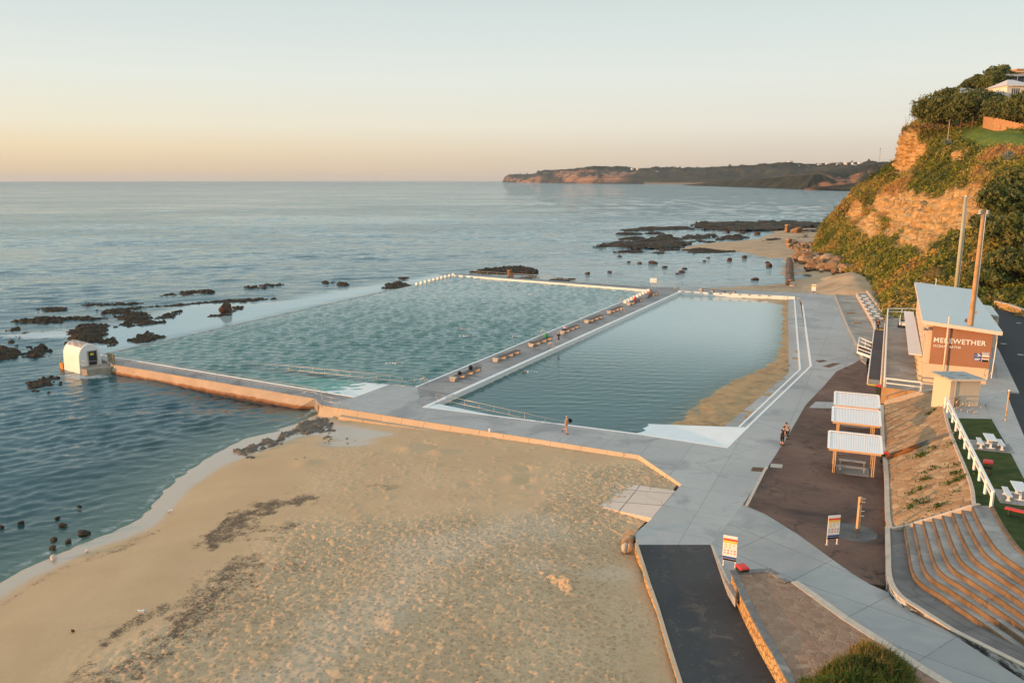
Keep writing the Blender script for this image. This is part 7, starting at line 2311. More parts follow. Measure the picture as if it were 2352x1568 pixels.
REEF = [
 (q7((640, 590), (700, 510), (800, 480), (1030, 490), (1035, 515), (920, 545), (925, 590), (870, 640), (760, 640), (690, 610)), .9, 'big dark rock shelf just beyond the white pump house'),
 (q7((1125, 385), (1170, 360), (1390, 355), (1400, 390), (1290, 425), (1340, 440), (1280, 480), (1150, 485), (1190, 440)), .6, 'ragged dark rocks in the flat water left of the big pool, the sea-side cluster'),
 (q7((1310, 470), (1450, 400), (1560, 370), (1700, 338), (1690, 352), (1600, 378), (1620, 402), (1500, 440), (1380, 462)), .6, 'long ragged rock pointing up and right in the flat water'),
 (q7((1045, 665), (1180, 650), (1330, 545), (1400, 540), (1440, 565), (1505, 560), (1505, 590), (1300, 630), (1170, 660)), .7, 'dark rock lying along the sea-side rim of the big pool'),
 (q7((925, 630), (1000, 610), (1095, 600), (1110, 630), (1060, 645), (960, 640)), .7, 'brown rock between the pump house and the rim of the big pool'),
 (q7((-80, 655), (80, 660), (110, 690), (170, 770), (130, 795), (-80, 800)), 1.1, 'dark boulder-like rock cut by the left edge'),
 (q7((245, 655), (300, 650), (350, 690), (385, 670), (420, 720), (400, 760), (300, 775), (260, 770)), 1.2, 'peaked brown rock in the sea left of the pump house'),
 (q7((255, 1065), (310, 1000), (400, 970), (540, 930), (545, 965), (450, 1000), (560, 1035), (430, 1050), (330, 1075)), .5, 'low wet rocks awash below the pump house'),
 (q7((320, 1085), (420, 1085), (430, 1105), (350, 1110)), .3, 'small wet rock at the lower edge of the rocks awash'),
 (q7((445, 415), (580, 400), (590, 410), (500, 430)), .4, 'small flat rock in the sea above the peaked rock'),
 (q7((1940, 395), (2090, 362), (2170, 350), (2270, 300), (2280, 308), (2175, 370), (2080, 385)), .25, 'thin flat ledge under the cubic boulder'),
 (q7((35, 525), (100, 505), (190, 510), (90, 535)), .5, 'small brown rock near the left edge'),
 (q7((80, 640), (160, 590), (220, 555), (215, 600), (130, 642)), .5, 'curved dark rock near the left edge'),
 (q7((350, 325), (430, 308), (650, 303), (640, 322), (480, 337)), .35, 'thin reef strip awash on the outer edge, farthest left'),
 (q7((760, 285), (820, 258), (1000, 262), (1350, 262), (1200, 278), (830, 292)), .35, 'thin reddish reef strip awash on the outer edge'),
 (q7((900, 332), (1500, 290), (2100, 243), (2350, 225), (2352, 238), (1900, 268), (1300, 312), (1000, 342)), .3, 'very long thin reef ledge along the outer edge of the flat water'),
 (q7((2100, 245), (2500, 215), (2640, 212), (2600, 228), (2250, 255)), .4, 'dark reef ledge nearest the sea-side starting blocks'),
 ([(878, 655), (915, 648), (945, 655), (920, 661), (880, 662)], .5, 'dark rock beside the row of sea-side starting blocks'),
 (q6((0, 675), (60, 664), (100, 660), (200, 652), (300, 655), (350, 672), (340, 686), (150, 690), (60, 688)), 1.3, 'humped dark rock island beyond the far wall of the big pool'),
 (q6((370, 725), (450, 712), (540, 715), (480, 735), (400, 732)), .5, 'flat dark rock just behind the far fence of the big pool'),
 (q6((240, 710), (330, 700), (345, 707), (260, 718)), .4, 'small flat rock between the far fence and the rock island'),
 (q6((1185, 420), (1260, 405), (1400, 407), (1560, 402), (1740, 400), (1905, 405), (1940, 415), (1900, 428), (1700, 448), (1480, 452), (1300, 445)), 1.7, 'broad dark rock platform below the far end of the cliff'),
 (q6((790, 445), (950, 425), (1180, 423), (1215, 440), (1000, 448), (850, 452)), .8, 'low dark reef reaching out to sea from the broad platform'),
 (q6((650, 535), (800, 515), (1000, 490), (1300, 476), (1345, 480), (1200, 512), (1130, 542), (900, 550), (700, 542)), 1.3, 'long black reef pointing out to sea in front of the far beach'),
 (q6((1370, 480), (1470, 474), (1460, 497), (1380, 497)), 1.2, 'black rock at the landward end of the long reef'),
 (q6((1150, 552), (1250, 545), (1450, 562), (1400, 572), (1200, 575)), .5, 'dark rock ledge along the edge of the far sand'),
 (q6((1550, 515), (1600, 500), (1720, 490), (1730, 507), (1650, 527), (1560, 525)), 1.0, 'grey rock patch on the far sand spit'),
 (q6((1750, 500), (1790, 455), (1900, 430), (1960, 440), (1900, 480), (1830, 515), (1760, 522)), 1.5, 'dark broken rocks at the foot of the far scrub slope'),
 ([(600, 1035), (620, 1010), (655, 985), (700, 960), (752, 962), (755, 978), (735, 995), (690, 992), (650, 1003), (625, 1020)], .12, 'thin dark wet rock patch in the sand below the sluice gate'),
 ([(552, 1040), (575, 1018), (610, 1008), (640, 1012), (600, 1030), (575, 1052)], .1, 'dark wet stain of rock at the upper end of the wash'),
 ([(750, 1030), (752, 1012), (790, 1004), (815, 1010), (800, 1022), (775, 1020), (770, 1032)], .08, 'dark branching wet rock patch in the damp sand by the wall'),
 ([(683, 1060), (700, 1050), (730, 1053), (715, 1062)], .2, 'small dark rock in the smooth sand'),
]
RWAT = [(985, 628, 3.2, .9), (1408, 612, 2.2, 1.1), (1490, 597, 2.2, .9), (1628, 643, 2.3, 1.0), (1618, 627, 2.0, .7), (1550, 717, 2.6, .7), (745, 677, 1.6, .6), (625, 687, 1.9, .7), (1145, 678, 2.8, .7), (1120, 686, 1.6, .4), (1050, 650, 2.0, .5), (1160, 658, 2.2, .5), (850, 622, 1.6, .5), (910, 628, 2.0, .6), (1290, 598, 2.0, .5), (1035, 560, 2.6, .5), (800, 590, 2.0, .5), (1400, 457, 3.0, 1.2), (1480, 462, 3.5, 1.2), (1560, 468, 4.0, 1.6), (1270, 616, 1.5, .4)]
MT['wetrock'] = rock_mat('wet_dark_rock', [(0.07, 0.062, 0.055), (0.16, 0.13, 0.10), (0.10, 0.088, 0.075)], 1.2, .5)
for i, (o_, h_, lb) in enumerate(REEF):
 reef_rock(o_, h_ * .6 if i < 28 else h_ * .5, lb, z=0 if i < 28 else .27, mat=MT['reef'] if i < 28 else MT['wetrock'], seed=200 + i * 3, jag=.35 if i in (15, 13, 14) else 2.2 if i in (21, 23) else 1.2 if i in (18, 22, 27) else .9)
rnd = random.Random(44)
for i in range(40):
 if i < 16:
  t = rnd.random()
  u, v = lerp((60, 735), (930, 640), t)
  v += 14 * math.sin(t * 9) * (1 - t) + rnd.uniform(-4, 4) - 14 * (.3 < t < .8)
  w_, h_ = rnd.uniform(14, 40) * (1.2 - .6 * t), rnd.uniform(1.6, 3.2)
  lb, gp_ = 'low dark rock awash along the outer reef edge', 'rocks along the outer reef edge'
 else:
  u, v = rnd.uniform(1420, 1760), rnd.uniform(522, 584)
  if v > 556 and u > 1560:
   continue
  w_, h_ = rnd.uniform(8, 34), rnd.uniform(1.5, 3.5)
  lb, gp_ = 'broken dark reef piece in the water off the far sand', 'broken reef pieces off the far sand'
 reef_rock([(u - w_, v), (u - w_ * .3, v - h_), (u + w_ * .6, v - h_ * .6), (u + w_, v + h_ * .2), (u + w_ * .2, v + h_), (u - w_ * .6, v + h_ * .6)], .5, lb, seed=800 + i, jag=.7, group=gp_)
def boulder(c, s, mat, seed, label, cat='boulder', group=None, flat=0.75):
 bm = bmesh.new()
 bmesh.ops.create_icosphere(bm, subdivisions=2, radius=1.0)
 rnd = random.Random(seed)
 planes = [Vector((rnd.gauss(0, 1), rnd.gauss(0, 1), rnd.gauss(0, .8))).normalized() for _ in range(9)]
 lim = [rnd.uniform(.55, .85) for _ in planes]
 for v in bm.verts:
  for n, l in zip(planes, lim):
   d = v.co.dot(n)
   if d > l:
    v.co -= n * (d - l)
  v.co += Vector((rnd.gauss(0, .03), rnd.gauss(0, .03), rnd.gauss(0, .03)))
  v.co = Vector((v.co.x * s[0] / 2, v.co.y * s[1] / 2, v.co.z * s[2] * flat))
 me = bpy.data.meshes.new('boulder')
 bm.to_mesh(me)
 bm.free()
 me.materials.append(mat)
 o = bpy.data.objects.new('boulder', me)
 COL.objects.link(o)
 o.location = c
 o.rotation_euler.z = rnd.random() * 3
 return tag(o, label, cat, group)
for i, (x, y, w_, h_) in enumerate(RWAT):
 g = G(*(q6((x, y))[0]), 0)
 boulder((g[0], g[1], h_ * .2), (w_, w_ * .8, h_), MT['darkboulder'], 300 + i, 'dark wet boulder breaking the surface of the water behind the baths', group='wet boulders behind the baths')
for i, (x, y, w_, lb) in enumerate(((350, 695, 1.0, 'dark rounded rock in the shallows, farther from the sand'), (465, 738, 1.5, 'widest dark rock in the shallows near the sand'), (378, 782, .8, 'small dark rock close to the waterline'), (293, 820, .9, 'mossy brown rock at the waterline'), (120, 678, .7, 'dark rock low in the water at lower left'), (10, 703, .8, 'dark rock in the water at the left edge'), (320, 655, .6, 'faint dark rock farthest out in the shallows'), (440, 592, .6, 'dark rock awash in the near chop'), (300, 772, .8, 'pale grey rock awash near the waterline'), (300, 884, .9, 'grey rock lying on the wet sand'), (485, 848, .5, 'small grey stone on the damp sand'), (410, 1327, .35, 'small brown stone on the smooth sand'))):
 g = G(.4142 * x, 918.7 + .4142 * y, 0.05)
 boulder((g[0], g[1], (.08 if i < 9 else .25) + (0.35 if i == 11 else 0)), (w_ * .8, w_ * .5, .2 * w_ + .06), MT['kerb'] if 'grey' in lb and i > 8 else MT['reef'], 350 + i, lb, 'rock')
g = G(.2441 * 2125, 631.6 + .2441 * 352, 0)
boulder((g[0], g[1], .9), (3.6, 2.8, 2.0), MT['darkboulder'], 77, 'large cubic boulder standing in the flat water left of the big pool', flat=.62)
for (u, v, lb, s_) in ((1446, 1236, 'pale broken block at the corner of the dark ramp', 1.1), (1440, 1246, 'orange rock beside the broken block', .9), (1436, 1261, 'small grey rock in the sand by the ramp wall', .6), (1447, 1262, 'small orange rock against the ramp wall', .6), (2032, 948, 'pale round boulder at the foot of the stairs', .7)):
 g = G(u, v, .8 if u < 2000 else D)
 boulder((g[0], g[1], g[2] + .1), (s_, s_, s_ * .8), MT['paleboulder'] if 'grey' not in lb else MT['kerb'], int(u + v), lb, 'rock')
def q9(x, y):
 return (1665.2 + .1709 * x, 447.9 + .1709 * y)
rnd = random.Random(21)
BIG = [(1590, 850, 6.5, 2.6), (1450, 1005, 5.2, 2.4), (1160, 990, 4.0, 1.8), (985, 850, 4.6, 2.0), (1120, 860, 4.6, 2.2), (1370, 900, 4.5, 2.2), (1610, 1030, 4.8, 2.0), (1250, 935, 3.6, 1.8), (1310, 1000, 3.6, 1.6), (1540, 950, 5.0, 2.6), (1040, 900, 3.2, 1.6), (1150, 920, 3.6, 1.8), (1400, 850, 3.6, 1.6), (1420, 930, 3.4, 1.7), (1290, 880, 3.2, 1.5), (1200, 850, 3.0, 1.3), (965, 500, 5.5, 2.6)]
spots = list(BIG)
while len(spots) < 70:
 x, y = rnd.uniform(930, 1700), rnd.uniform(780, 1070)
 if y < 800 + max(0, (x - 1400)) * .25 or y > 900 + (x - 930) * .35:
  continue
 w_ = rnd.uniform(1.2, 2.8)
 spots.append((x, y, w_, w_ * .5))
for i in range(24):
 x = rnd.uniform(900, 1160)
 spots.append((x, rnd.uniform(640, 760), rnd.uniform(1.2, 2.6), .8))
for i, (x, y, w_, h_) in enumerate(spots):
 g = G(*q9(x, y), .9)
 m_ = MT['boulder'] if (i % 5) else MT['paleboulder']
 lb = 'angular orange sandstone boulder tumbled at the foot of the cliff'
 if i == 0:
  lb = 'largest slanting orange slab leaning on the scrub slope above the boulders'
 if i == 16:
  lb = 'large rounded boulder by the tide pool on the far sand spit'
 boulder((g[0], g[1], .9 + h_ * .3), (w_ * 1.1, w_, h_ * 1.2), m_, 400 + i, lb, group='boulders at the cliff foot' if i not in (0, 16) else None)
for (u, v, h_, lb) in ((1808, 534, 3.4, 'weathered rust brown pillar on the far sand spit'), (1811.5, 562, 2.0, 'short pale pillar on the far sand'), (1814, 569, 1.3, 'squat pale stump on the far sand nearer the pipe')):
 g = G(u, v, .6)
 o = empty('old_pillar', g, lb, 'pillar')
 MB().box((g[0], g[1], .6 + h_ / 2), (2.2, 1.8, h_), R(20), taper=.8).build('shaft', MT['boulder'], o, g, bevel=.15)
 MB().box((g[0], g[1], .6 + h_), (2.4, 1.9, .5), R(28), taper=.85).build('cap', MT['paleboulder'], o, g, bevel=.12)
def gz(u, v, z):
 return GY(u, v, G(u, v, z)[1])
ROWS = [
 [gz(1868, 573, .8), gz(1905, 598, 1.0), gz(1955, 628, 1.6), gz(2010, 668, 2.2), gz(2036, 735, 2.2), gz(2110, 741, 2.6), gz(2190, 728, 3.4), gz(2284, 712, 3.9), gz(2360, 730, 4.0), gz(2620, 795, 4.2)],
 [(1882, 540, 288), (1930, 562, 248), (1985, 585, 213), (2040, 618, 180), (2085, 655, 150), (2150, 655, 143), (2230, 645, 140), (2300, 645, 138), (2365, 642, 136), (2620, 690, 122)],
 [(1905, 503, 284), (1960, 515, 255), (2020, 525, 225), (2080, 545, 195), (2140, 560, 168), (2200, 560, 158), (2260, 550, 153), (2310, 545, 150), (2370, 540, 146), (2630, 560, 132)],
 [(1945, 462, 279), (2000, 465, 255), (2060, 470, 231), (2120, 480, 206), (2180, 490, 183), (2235, 490, 171), (2285, 480, 165), (2330, 470, 161), (2380, 465, 157), (2640, 470, 143)],
 [(2005, 410, 272), (2050, 415, 254), (2110, 420, 235), (2165, 425, 214), (2215, 425, 195), (2260, 420, 184), (2300, 415, 178), (2340, 410, 174), (2390, 405, 169), (2650, 400, 156)],
 [(2052, 372, 266), (2090, 378, 255), (2140, 380, 240), (2190, 380, 222), (2235, 378, 208), (2275, 372, 199), (2315, 368, 192), (2350, 364, 188), (2400, 358, 183), (2660, 345, 169)],
 [(2062, 345, 264), (2100, 345, 254), (2150, 345, 243), (2200, 345, 228), (2245, 342, 216), (2283, 340, 208), (2320, 338, 202), (2355, 335, 197), (2405, 330, 192), (2670, 315, 178)],
 [(2071, 312, 263), (2110, 312, 255), (2160, 315, 246), (2210, 315, 233), (2252, 312, 223), (2290, 312, 216), (2325, 315, 210), (2358, 318, 205), (2410, 315, 200), (2680, 290, 184)],
 [(2085, 296, 268), (2120, 293, 266), (2165, 292, 260), (2215, 290, 250), (2258, 287, 240), (2293, 290, 232), (2328, 298, 222), (2360, 304, 216), (2415, 300, 210), (2690, 265, 194)],
 [(2110, 283, 276), (2150, 274, 276), (2190, 264, 274), (2235, 252, 266), (2270, 246, 258), (2300, 244, 250), (2335, 246, 244), (2365, 250, 238), (2420, 246, 232), (2700, 215, 215)],
 [(2130, 277, 288), (2170, 262, 290), (2210, 247, 288), (2250, 231, 284), (2290, 218, 278), (2315, 214, 272), (2345, 214, 266), (2375, 214, 260), (2430, 206, 254), (2710, 180, 236)],
]
Q = []
for i, row in enumerate(ROWS):
 pr_ = []
 for n in row:
  pr_.append(n if i == 0 else GY(*n))
 a = pr_[0]
 pr_.insert(0, (a[0] + 17, a[1] + 30, a[2] * .85))
 pr_.insert(0, (a[0] + 62, a[1] + 85, a[2] * .55 - 1))
 Q.append(pr_)
Q.append([(p[0] + 22, p[1] + 45, p[2] - 3) for p in Q[-1]])
Q.append([(p[0] + 60, p[1] + 120, p[2] - 16) for p in Q[-2]])
Q = np.array(Q)
def cr_matrix(n, k):
 """rows of Catmull-Rom weights: n control points to k samples"""
 M = np.zeros((k, n))
 for r, t in enumerate(np.linspace(0, n - 1, k)):
  i = min(int(t), n - 2)
  f = t - i
  w = (-.5 * f + f * f - .5 * f ** 3, 1 - 2.5 * f * f + 1.5 * f ** 3, .5 * f + 2 * f * f - 1.5 * f ** 3, -.5 * f * f + .5 * f ** 3)
  for j, c in zip((i - 1, i, i + 1, i + 2), w):
   M[r, min(max(j, 0), n - 1)] += c
 return M
NI, NJ_ = 260, 300
S = np.einsum('ai,ijk->ajk', cr_matrix(Q.shape[0], NI), Q)
S = np.einsum('bj,ajk->abk', cr_matrix(Q.shape[1], NJ_), S)
P_ = S.reshape(-1, 3)
du = np.gradient(S, axis=1)
dv = np.gradient(S, axis=0)
N_ = np.cross(du, dv).reshape(-1, 3)
N_ /= np.linalg.norm(N_, axis=1)[:, None] + 1e-9
if N_[:, 2].mean() < 0:
 N_ = -N_
dep_ = P_[:, 1] * CP - (P_[:, 2] - H) * SP
UU = 1176 + FPX * P_[:, 0] / dep_
VV = 784 - FPX * (P_[:, 1] * SP + (P_[:, 2] - H) * CP) / dep_
def q1(*p):
 return [((2900 + x * .5102) * .5742, (250 + y * .5102) * .5742) for x, y in p]
jn = fbm(P_ * 0.16, 4, 120)
jf = fbm(P_ * 0.5, 3, 121)
rock = np.zeros(len(P_))
for poly in (q1((1395, 590), (1430, 605), (1560, 650), (1500, 740), (1410, 860), (1320, 850), (1345, 740), (1360, 640)), q1((1780, 690), (1870, 690), (1840, 750), (1770, 760)),
    q1((1180, 1110), (1390, 1050), (1560, 1070), (1700, 1060), (1900, 1010), (1990, 985), (2085, 980), (2050, 1090), (2000, 1230), (1900, 1290), (1760, 1320), (1680, 1370), (1600, 1420), (1555, 1490), (1530, 1440), (1380, 1430), (1385, 1330), (1390, 1250), (1300, 1230), (1200, 1170)),
    q1((1085, 1220), (1210, 1215), (1205, 1330), (1140, 1365), (1075, 1310)), q1((1295, 1250), (1390, 1250), (1375, 1330), (1290, 1350)), q1((1000, 1150), (1060, 1140), (1060, 1200), (1000, 1210))):
 rock = np.maximum(rock, sstep(-12, -2, sdist(UU, VV, poly) + 9 * jn + 5 * jf))
dry = np.zeros(len(P_))
for poly in (q1((1960, 760), (2050, 680), (2344, 660), (2500, 680), (2500, 730), (2250, 740), (2050, 770)), q1((1180, 1040), (1300, 880), (1400, 900), (1460, 920), (1420, 1000), (1280, 1060), (1150, 1120)), q1((1900, 970), (2000, 890), (2120, 900), (2000, 960)), q1((1480, 540), (1600, 510), (1760, 505), (1920, 495), (1900, 515), (1700, 530), (1540, 545)),
    q1((1350, 1340), (1420, 1240), (1250, 1270)), q1((1000, 1270), (1180, 1140), (1120, 1090), (960, 1180))):
 dry = np.maximum(dry, sstep(-8, 8, sdist(UU, VV, poly) + 12 * jn))
dry = np.maximum(dry, .75 * sstep(.35, .8, fbm(P_ * 0.05, 4, 130)))
lawn_ = sstep(-3, 3, sdist(UU, VV, q1((1770, 530), (1900, 505), (2060, 505), (2200, 540), (2600, 600), (2600, 680), (2344, 660), (2120, 650), (1980, 665), (1900, 600), (1800, 560))) + 2 * jn)
scr = np.clip(1 - rock - lawn_, 0, 1)
lz = P_[:, 2] * 0.55 + 0.5 * jn
led = np.abs((lz % 1) - .5) * 2
blk = np.floor(vnoise(P_ * np.array([.35, .35, .5]), 140) * 4) / 4
disp = rock * (0.9 * led + 0.6 * blk + .9 * jf - 0.6) + scr * (1.1 * jn + .7 * np.abs(jf)) * sstep(0.5, 5, P_[:, 2])
Pn = P_ + N_ * disp[:, None] * sstep(0.0, 6.0, P_[:, 2] - 1)[:, None]
fq = grid_faces(NI, NJ_)
if np.cross(Pn[fq[:, 1]] - Pn[fq[:, 0]], Pn[fq[:, 2]] - Pn[fq[:, 0]])[:, 2].mean() < 0:
 fq = fq[:, ::-1]
o = mesh_obj('cliff', Pn, fq, MT['cliff'], smooth=True, attrs={'rock': ('POINT', 'FLOAT', rock), 'dry': ('POINT', 'FLOAT', dry), 'lawn': ('POINT', 'FLOAT', lawn_)})
tag(o, 'steep headland with orange sandstone faces, scrub and a grassy shelf', 'cliff', kind='structure')
def leaf_cloud(cent, outw, size, tone, rng, per=5, spread=0.6, up=0.12):
 """leaf quads around clump centres; returns verts, faces, tones"""
 n = len(cent)
 k = n * per
 c = np.repeat(cent, per, 0) + rng.normal(size=(k, 3)) * np.repeat(size, per)[:, None] * spread
 nn = np.repeat(outw, per, 0) + rng.normal(size=(k, 3)) * .55
 nn[:, 2] += up
 nn /= np.linalg.norm(nn, axis=1)[:, None]
 t1 = np.cross(nn, rng.normal(size=(k, 3)))
 t1 /= np.linalg.norm(t1, axis=1)[:, None] + 1e-9
 t2 = np.cross(nn, t1)
 sz = np.repeat(size, per) * (.45 + .75 * rng.random(k))
 a, b = t1 * sz[:, None], t2 * (sz * .62)[:, None]
 v = np.stack([c - a, c + b * .9 - a * .15, c + a, c - b * .9 + a * .15], 1).reshape(-1, 3)
 f = np.arange(k * 4).reshape(-1, 4)
 tn_ = np.clip(np.repeat(tone, per) + rng.normal(size=k) * .10, 0, 1)
 return v, f, np.repeat(tn_, 4)
rng = np.random.default_rng(77)
area = np.linalg.norm(np.cross(du, dv), axis=2).ravel()
wgt = area * scr ** 1.5 * (P_[:, 2] > 0.3) * (UU < 2500) * (UU > 1850)
wgt *= np.where(np.arange(len(P_)) // NJ_ < NI * .86, 1, .15)
wgt /= wgt.sum()
pick = rng.choice(len(P_), 52000, p=wgt)
cen = Pn[pick] + rng.normal(size=(len(pick), 3)) * .4 + N_[pick] * .12
tone = np.clip(.49 + .32 * fbm(cen * .07, 3, 150) + .26 * fbm(cen * .35, 3, 151) + .30 * dry[pick], 0, 1)
v, f, t_ = leaf_cloud(cen, N_[pick], rng.uniform(.15, .42, len(pick)), tone, rng)
o = mesh_obj('scrub', v, f, MT['leaf_scrub'], attrs={'tone': ('POINT', 'FLOAT', t_)})
tag(o, 'wind-shorn green and rusty scrub covering the headland slope', 'scrub', kind='stuff')
def plant(name, base, lobes, label, cat, group=None, leaf=.34, n=1500, seed=1, mat='leaf_tree', trunk=True, tone0=.45, flat=1.0):
 """tree or bush: tapering trunk with limbs to every leafy lobe; lobes = (dx, dy, dz, r)"""
 root = empty(name, base, label, cat, group)
 rng = np.random.default_rng(seed)
 if trunk:
  mb = MB()
  th = min(l[2] for l in lobes) * .75
  mb.tube([(0, 0, -.8), (.08, 0, th * .5), (0, .1, th)], [.32, .24, .2], 7)
  for l in lobes:
   mb.tube([(0, .1, th * .9), (l[0] * .5, l[1] * .5, (th + l[2]) * .5), (l[0], l[1], l[2])], [.16, .1, .03], 5)
  mb.build('trunk', MT['bark'], root)
 cs, ns, sz, tn_ = [], [], [], []
 tot = sum(l[3] ** 2 for l in lobes)
 for l in lobes:
  m = int(n * l[3] ** 2 / tot)
  d = rng.normal(size=(m, 3))
  d /= np.linalg.norm(d, axis=1)[:, None]
  rr_ = l[3] * (.62 + .38 * rng.random(m) ** .5) * (1 + .28 * fbm(d * 2.2 + seed + l[0], 3, seed))
  p = d * rr_[:, None]
  p[:, 2] *= .78 * flat
  cs.append(p + np.array(l[:3]))
  ns.append(d)
  sz.append(rng.uniform(.7, 1.3, m) * leaf)
  tn_.append(tone0 + .30 * fbm((p + np.array(l[:3])) * .8, 2, seed + 5) + rng.normal(size=m) * .08)
 v, f, t_ = leaf_cloud(np.concatenate(cs), np.concatenate(ns), np.concatenate(sz), np.concatenate(tn_), rng, per=4, spread=.5)
 mesh_obj('crown', v, f, MT[mat], root, attrs={'tone': ('POINT', 'FLOAT', t_)})
 return root
def q8(x, y):
 return ((3700 + x * .2552) * .5742, (250 + y * .2552) * .5742)
def lob(rnd, n, r, w, h, z0):
 return [(rnd.uniform(-w, w), rnd.uniform(-w, w) * .8, z0 + rnd.uniform(0, h), r * rnd.uniform(.75, 1.15)) for _ in range(n)]
rnd = random.Random(5)
TR = [((30, 960), 255, 4.6, 'leftmost low tree of the clifftop row, at the very brink'), ((130, 990), 252, 5.2, 'second tree from the brink in the clifftop row'), ((240, 1000), 250, 5.6, 'third tree from the brink, with a slim pale trunk'), ((370, 1000), 247, 5.6, 'tree in the middle of the clifftop row, left of the pale trunk'), ((560, 990), 244, 5.6, 'broad spreading tree left of the pale trunk above the grassy shelf'), ((740, 1000), 240, 6.2, 'tallest spreading tree with a pale trunk at the end of the board fence'), ((960, 930), 246, 5.6, 'dark tree behind the left end of the board fence'), ((1150, 970), 236, 5.2, 'tree just behind the board fence, first from its left end'), ((1300, 1000), 230, 5.2, 'tree just behind the board fence, second from its left end'), ((1450, 1030), 226, 5.4, 'tree behind the board fence near the right edge'), ((1620, 1060), 222, 5.4, 'tree behind the board fence cut by the right edge')]
TRB = [((330, 650), 272, 4.0, 'round tree on the ridge left of the low pale house'), ((480, 560), 276, 3.4, 'small dark tree on the ridge by the tip of the low house roof'), ((700, 470), 280, 3.6, 'rust tinged windswept tree on the ridge behind the low house'), ((830, 420), 281, 3.2, 'leaning windswept tree top at the crest of the ridge'), ((640, 720), 262, 3.0, 'tree just below the low pale house'), ((860, 700), 262, 3.4, 'tree between the low house and the dark tree'), ((1040, 560), 264, 6.2, 'large dark tree left of the white house'), ((1080, 420), 270, 5.2, 'tree in front of the left end of the long balcony'), ((1230, 300), 284, 4.2, 'lone rounded tree on the skyline above the long roof'), ((1400, 310), 286, 2.2, 'small bush beside the tan house on the skyline')]
for k_, (lst, hh) in enumerate(((TR, 1.0), (TRB, .85))):
 for i, (p, Y, h_, lb) in enumerate(lst):
  u, v = q8(*p)
  b = GY(u, v, Y)
  h_ *= 1.4 if k_ == 0 else 1.08
  r_ = h_ * .40
  plant('tree', b, lob(rnd, 7, r_, h_ * .50, h_ * .55, h_ * .42), lb, 'tree', 'clifftop trees', .34, 1500, 500 + i + 40 * k_, tone0=.54)
BU = [((2320, 470), 153, 6.5, 'big dark bush above the light poles at the right edge'), ((2352, 430), 158, 5.5, 'upper dark bush at the right edge beside the pale ledge'), ((2290, 520), 146, 4.2, 'dark bush between the light poles and the road'), ((2345, 600), 137, 5.5, 'olive bush low at the right edge above the road'), ((2290, 640), 137, 4.0, 'dark bush just above the road wall'), ((2395, 530), 140, 6.0, 'dense bush cut by the right edge'), ((2330, 690), 131, 3.0, 'low bush on the road wall')]
for i, ((u, v), Y, r_, lb) in enumerate(BU):
 b = GY(u, v, Y)
 plant('bush', (b[0], b[1] + 1.5, b[2] - r_ * .3), lob(rnd, 8, r_ * .42, r_ * .62, r_ * .5, r_ * .05), lb, 'bush', None, .34, 1900, 560 + i, trunk=True, tone0=.48)
for i, ((x, y), Y, s_, lb) in enumerate(((( 1740, 645), 222, 2.0, 'pale spiky agave with a tall flower stalk below the grassy shelf'), ((2215, 760), 176, 2.4, 'blue-green agave in a dark hollow of the slope'))):
 u, v = q1((x, y))[0]
 b = GY(u, v, Y - 3)
 root = empty('agave', b, lb, 'agave')
 mb = MB()
 ar = random.Random(i)
 for k_ in range(26):
  a = ar.random() * 6.28
  e_ = ar.uniform(.15, 1.2)
  d = Vector((math.cos(a) * math.cos(e_), math.sin(a) * math.cos(e_), math.sin(e_))) * s_ * ar.uniform(.7, 1.1)
  mb.tube([(0, 0, 0), tuple(d * .5 + Vector((0, 0, .1))), tuple(d)], [.16, .13, .02], 4)
 mb.build('leaves', MT['agave'], root)
 if i == 0:
  MB().tube([(0, 0, 0), (.1, 0, 6.5)], [.12, .05], 6).build('stalk', MT['pole_grey'], root)
a0, a1, a2 = GY(*q8(905, 985), 236), GY(*q8(1080, 1010), 226), GY(*q8(1750, 1165), 214)
root = empty('board_fence', a0, 'orange-brown board fence along the back of the grassy shelf', 'fence')
mb = MB()
for p, q in ((a0, a1), (a1, a2)):
 n = int(math.dist(p, q) / .35)
 for i in range(n):
  c = lerp(p, q, (i + .5) / n)
  h_ = 2.3 + .08 * ((i * 7) % 3)
  dv2 = (Vector(q) - Vector(p)).normalized() * .16
  mb.prism([(c[0] - dv2.x, c[1] - dv2.y, c[2] + h_), (c[0] + dv2.x, c[1] + dv2.y, c[2] + h_), (c[0] + dv2.x, c[1] + dv2.y + .08, c[2] + h_), (c[0] - dv2.x, c[1] - dv2.y + .08, c[2] + h_)], [(c[0] - dv2.x, c[1] - dv2.y, c[2] - 1), (c[0] + dv2.x, c[1] + dv2.y, c[2] - 1), (c[0] + dv2.x, c[1] + dv2.y + .08, c[2] - 1), (c[0] - dv2.x, c[1] - dv2.y + .08, c[2] - 1)])
mb.build('boards', MT['fence_timber'], root, a0)
MB().beam((a0[0], a0[1] - .06, a0[2] + 2.1), (a1[0], a1[1] - .06, a1[2] + 2.1), .06, .12).build('rail', MT['orange_timber'], root, a0)
MB().beam((a1[0], a1[1] - .06, a1[2] + 2.1), (a2[0], a2[1] - .06, a2[2] + 2.1), .06, .12).build('rail', MT['orange_timber'], root, a0)
wv = [Gmap(2282, 704), Gmap(2315, 712), Gmap(2350, 726), Gmap(2420, 745)]
o = empty('road_wall', wv[0], 'low warm stone wall along the far side of the road', 'wall')
MB().wall([(p[0], p[1]) for p in wv], .5, L + .8, L - .6, 1).build('wall', MT['rubble'], o, wv[0])
MB().wall(offset_line([(p[0], p[1]) for p in wv], -.05), .6, L + .95, L + .803, 1).build('coping', MT['kerb'], o, wv[0])
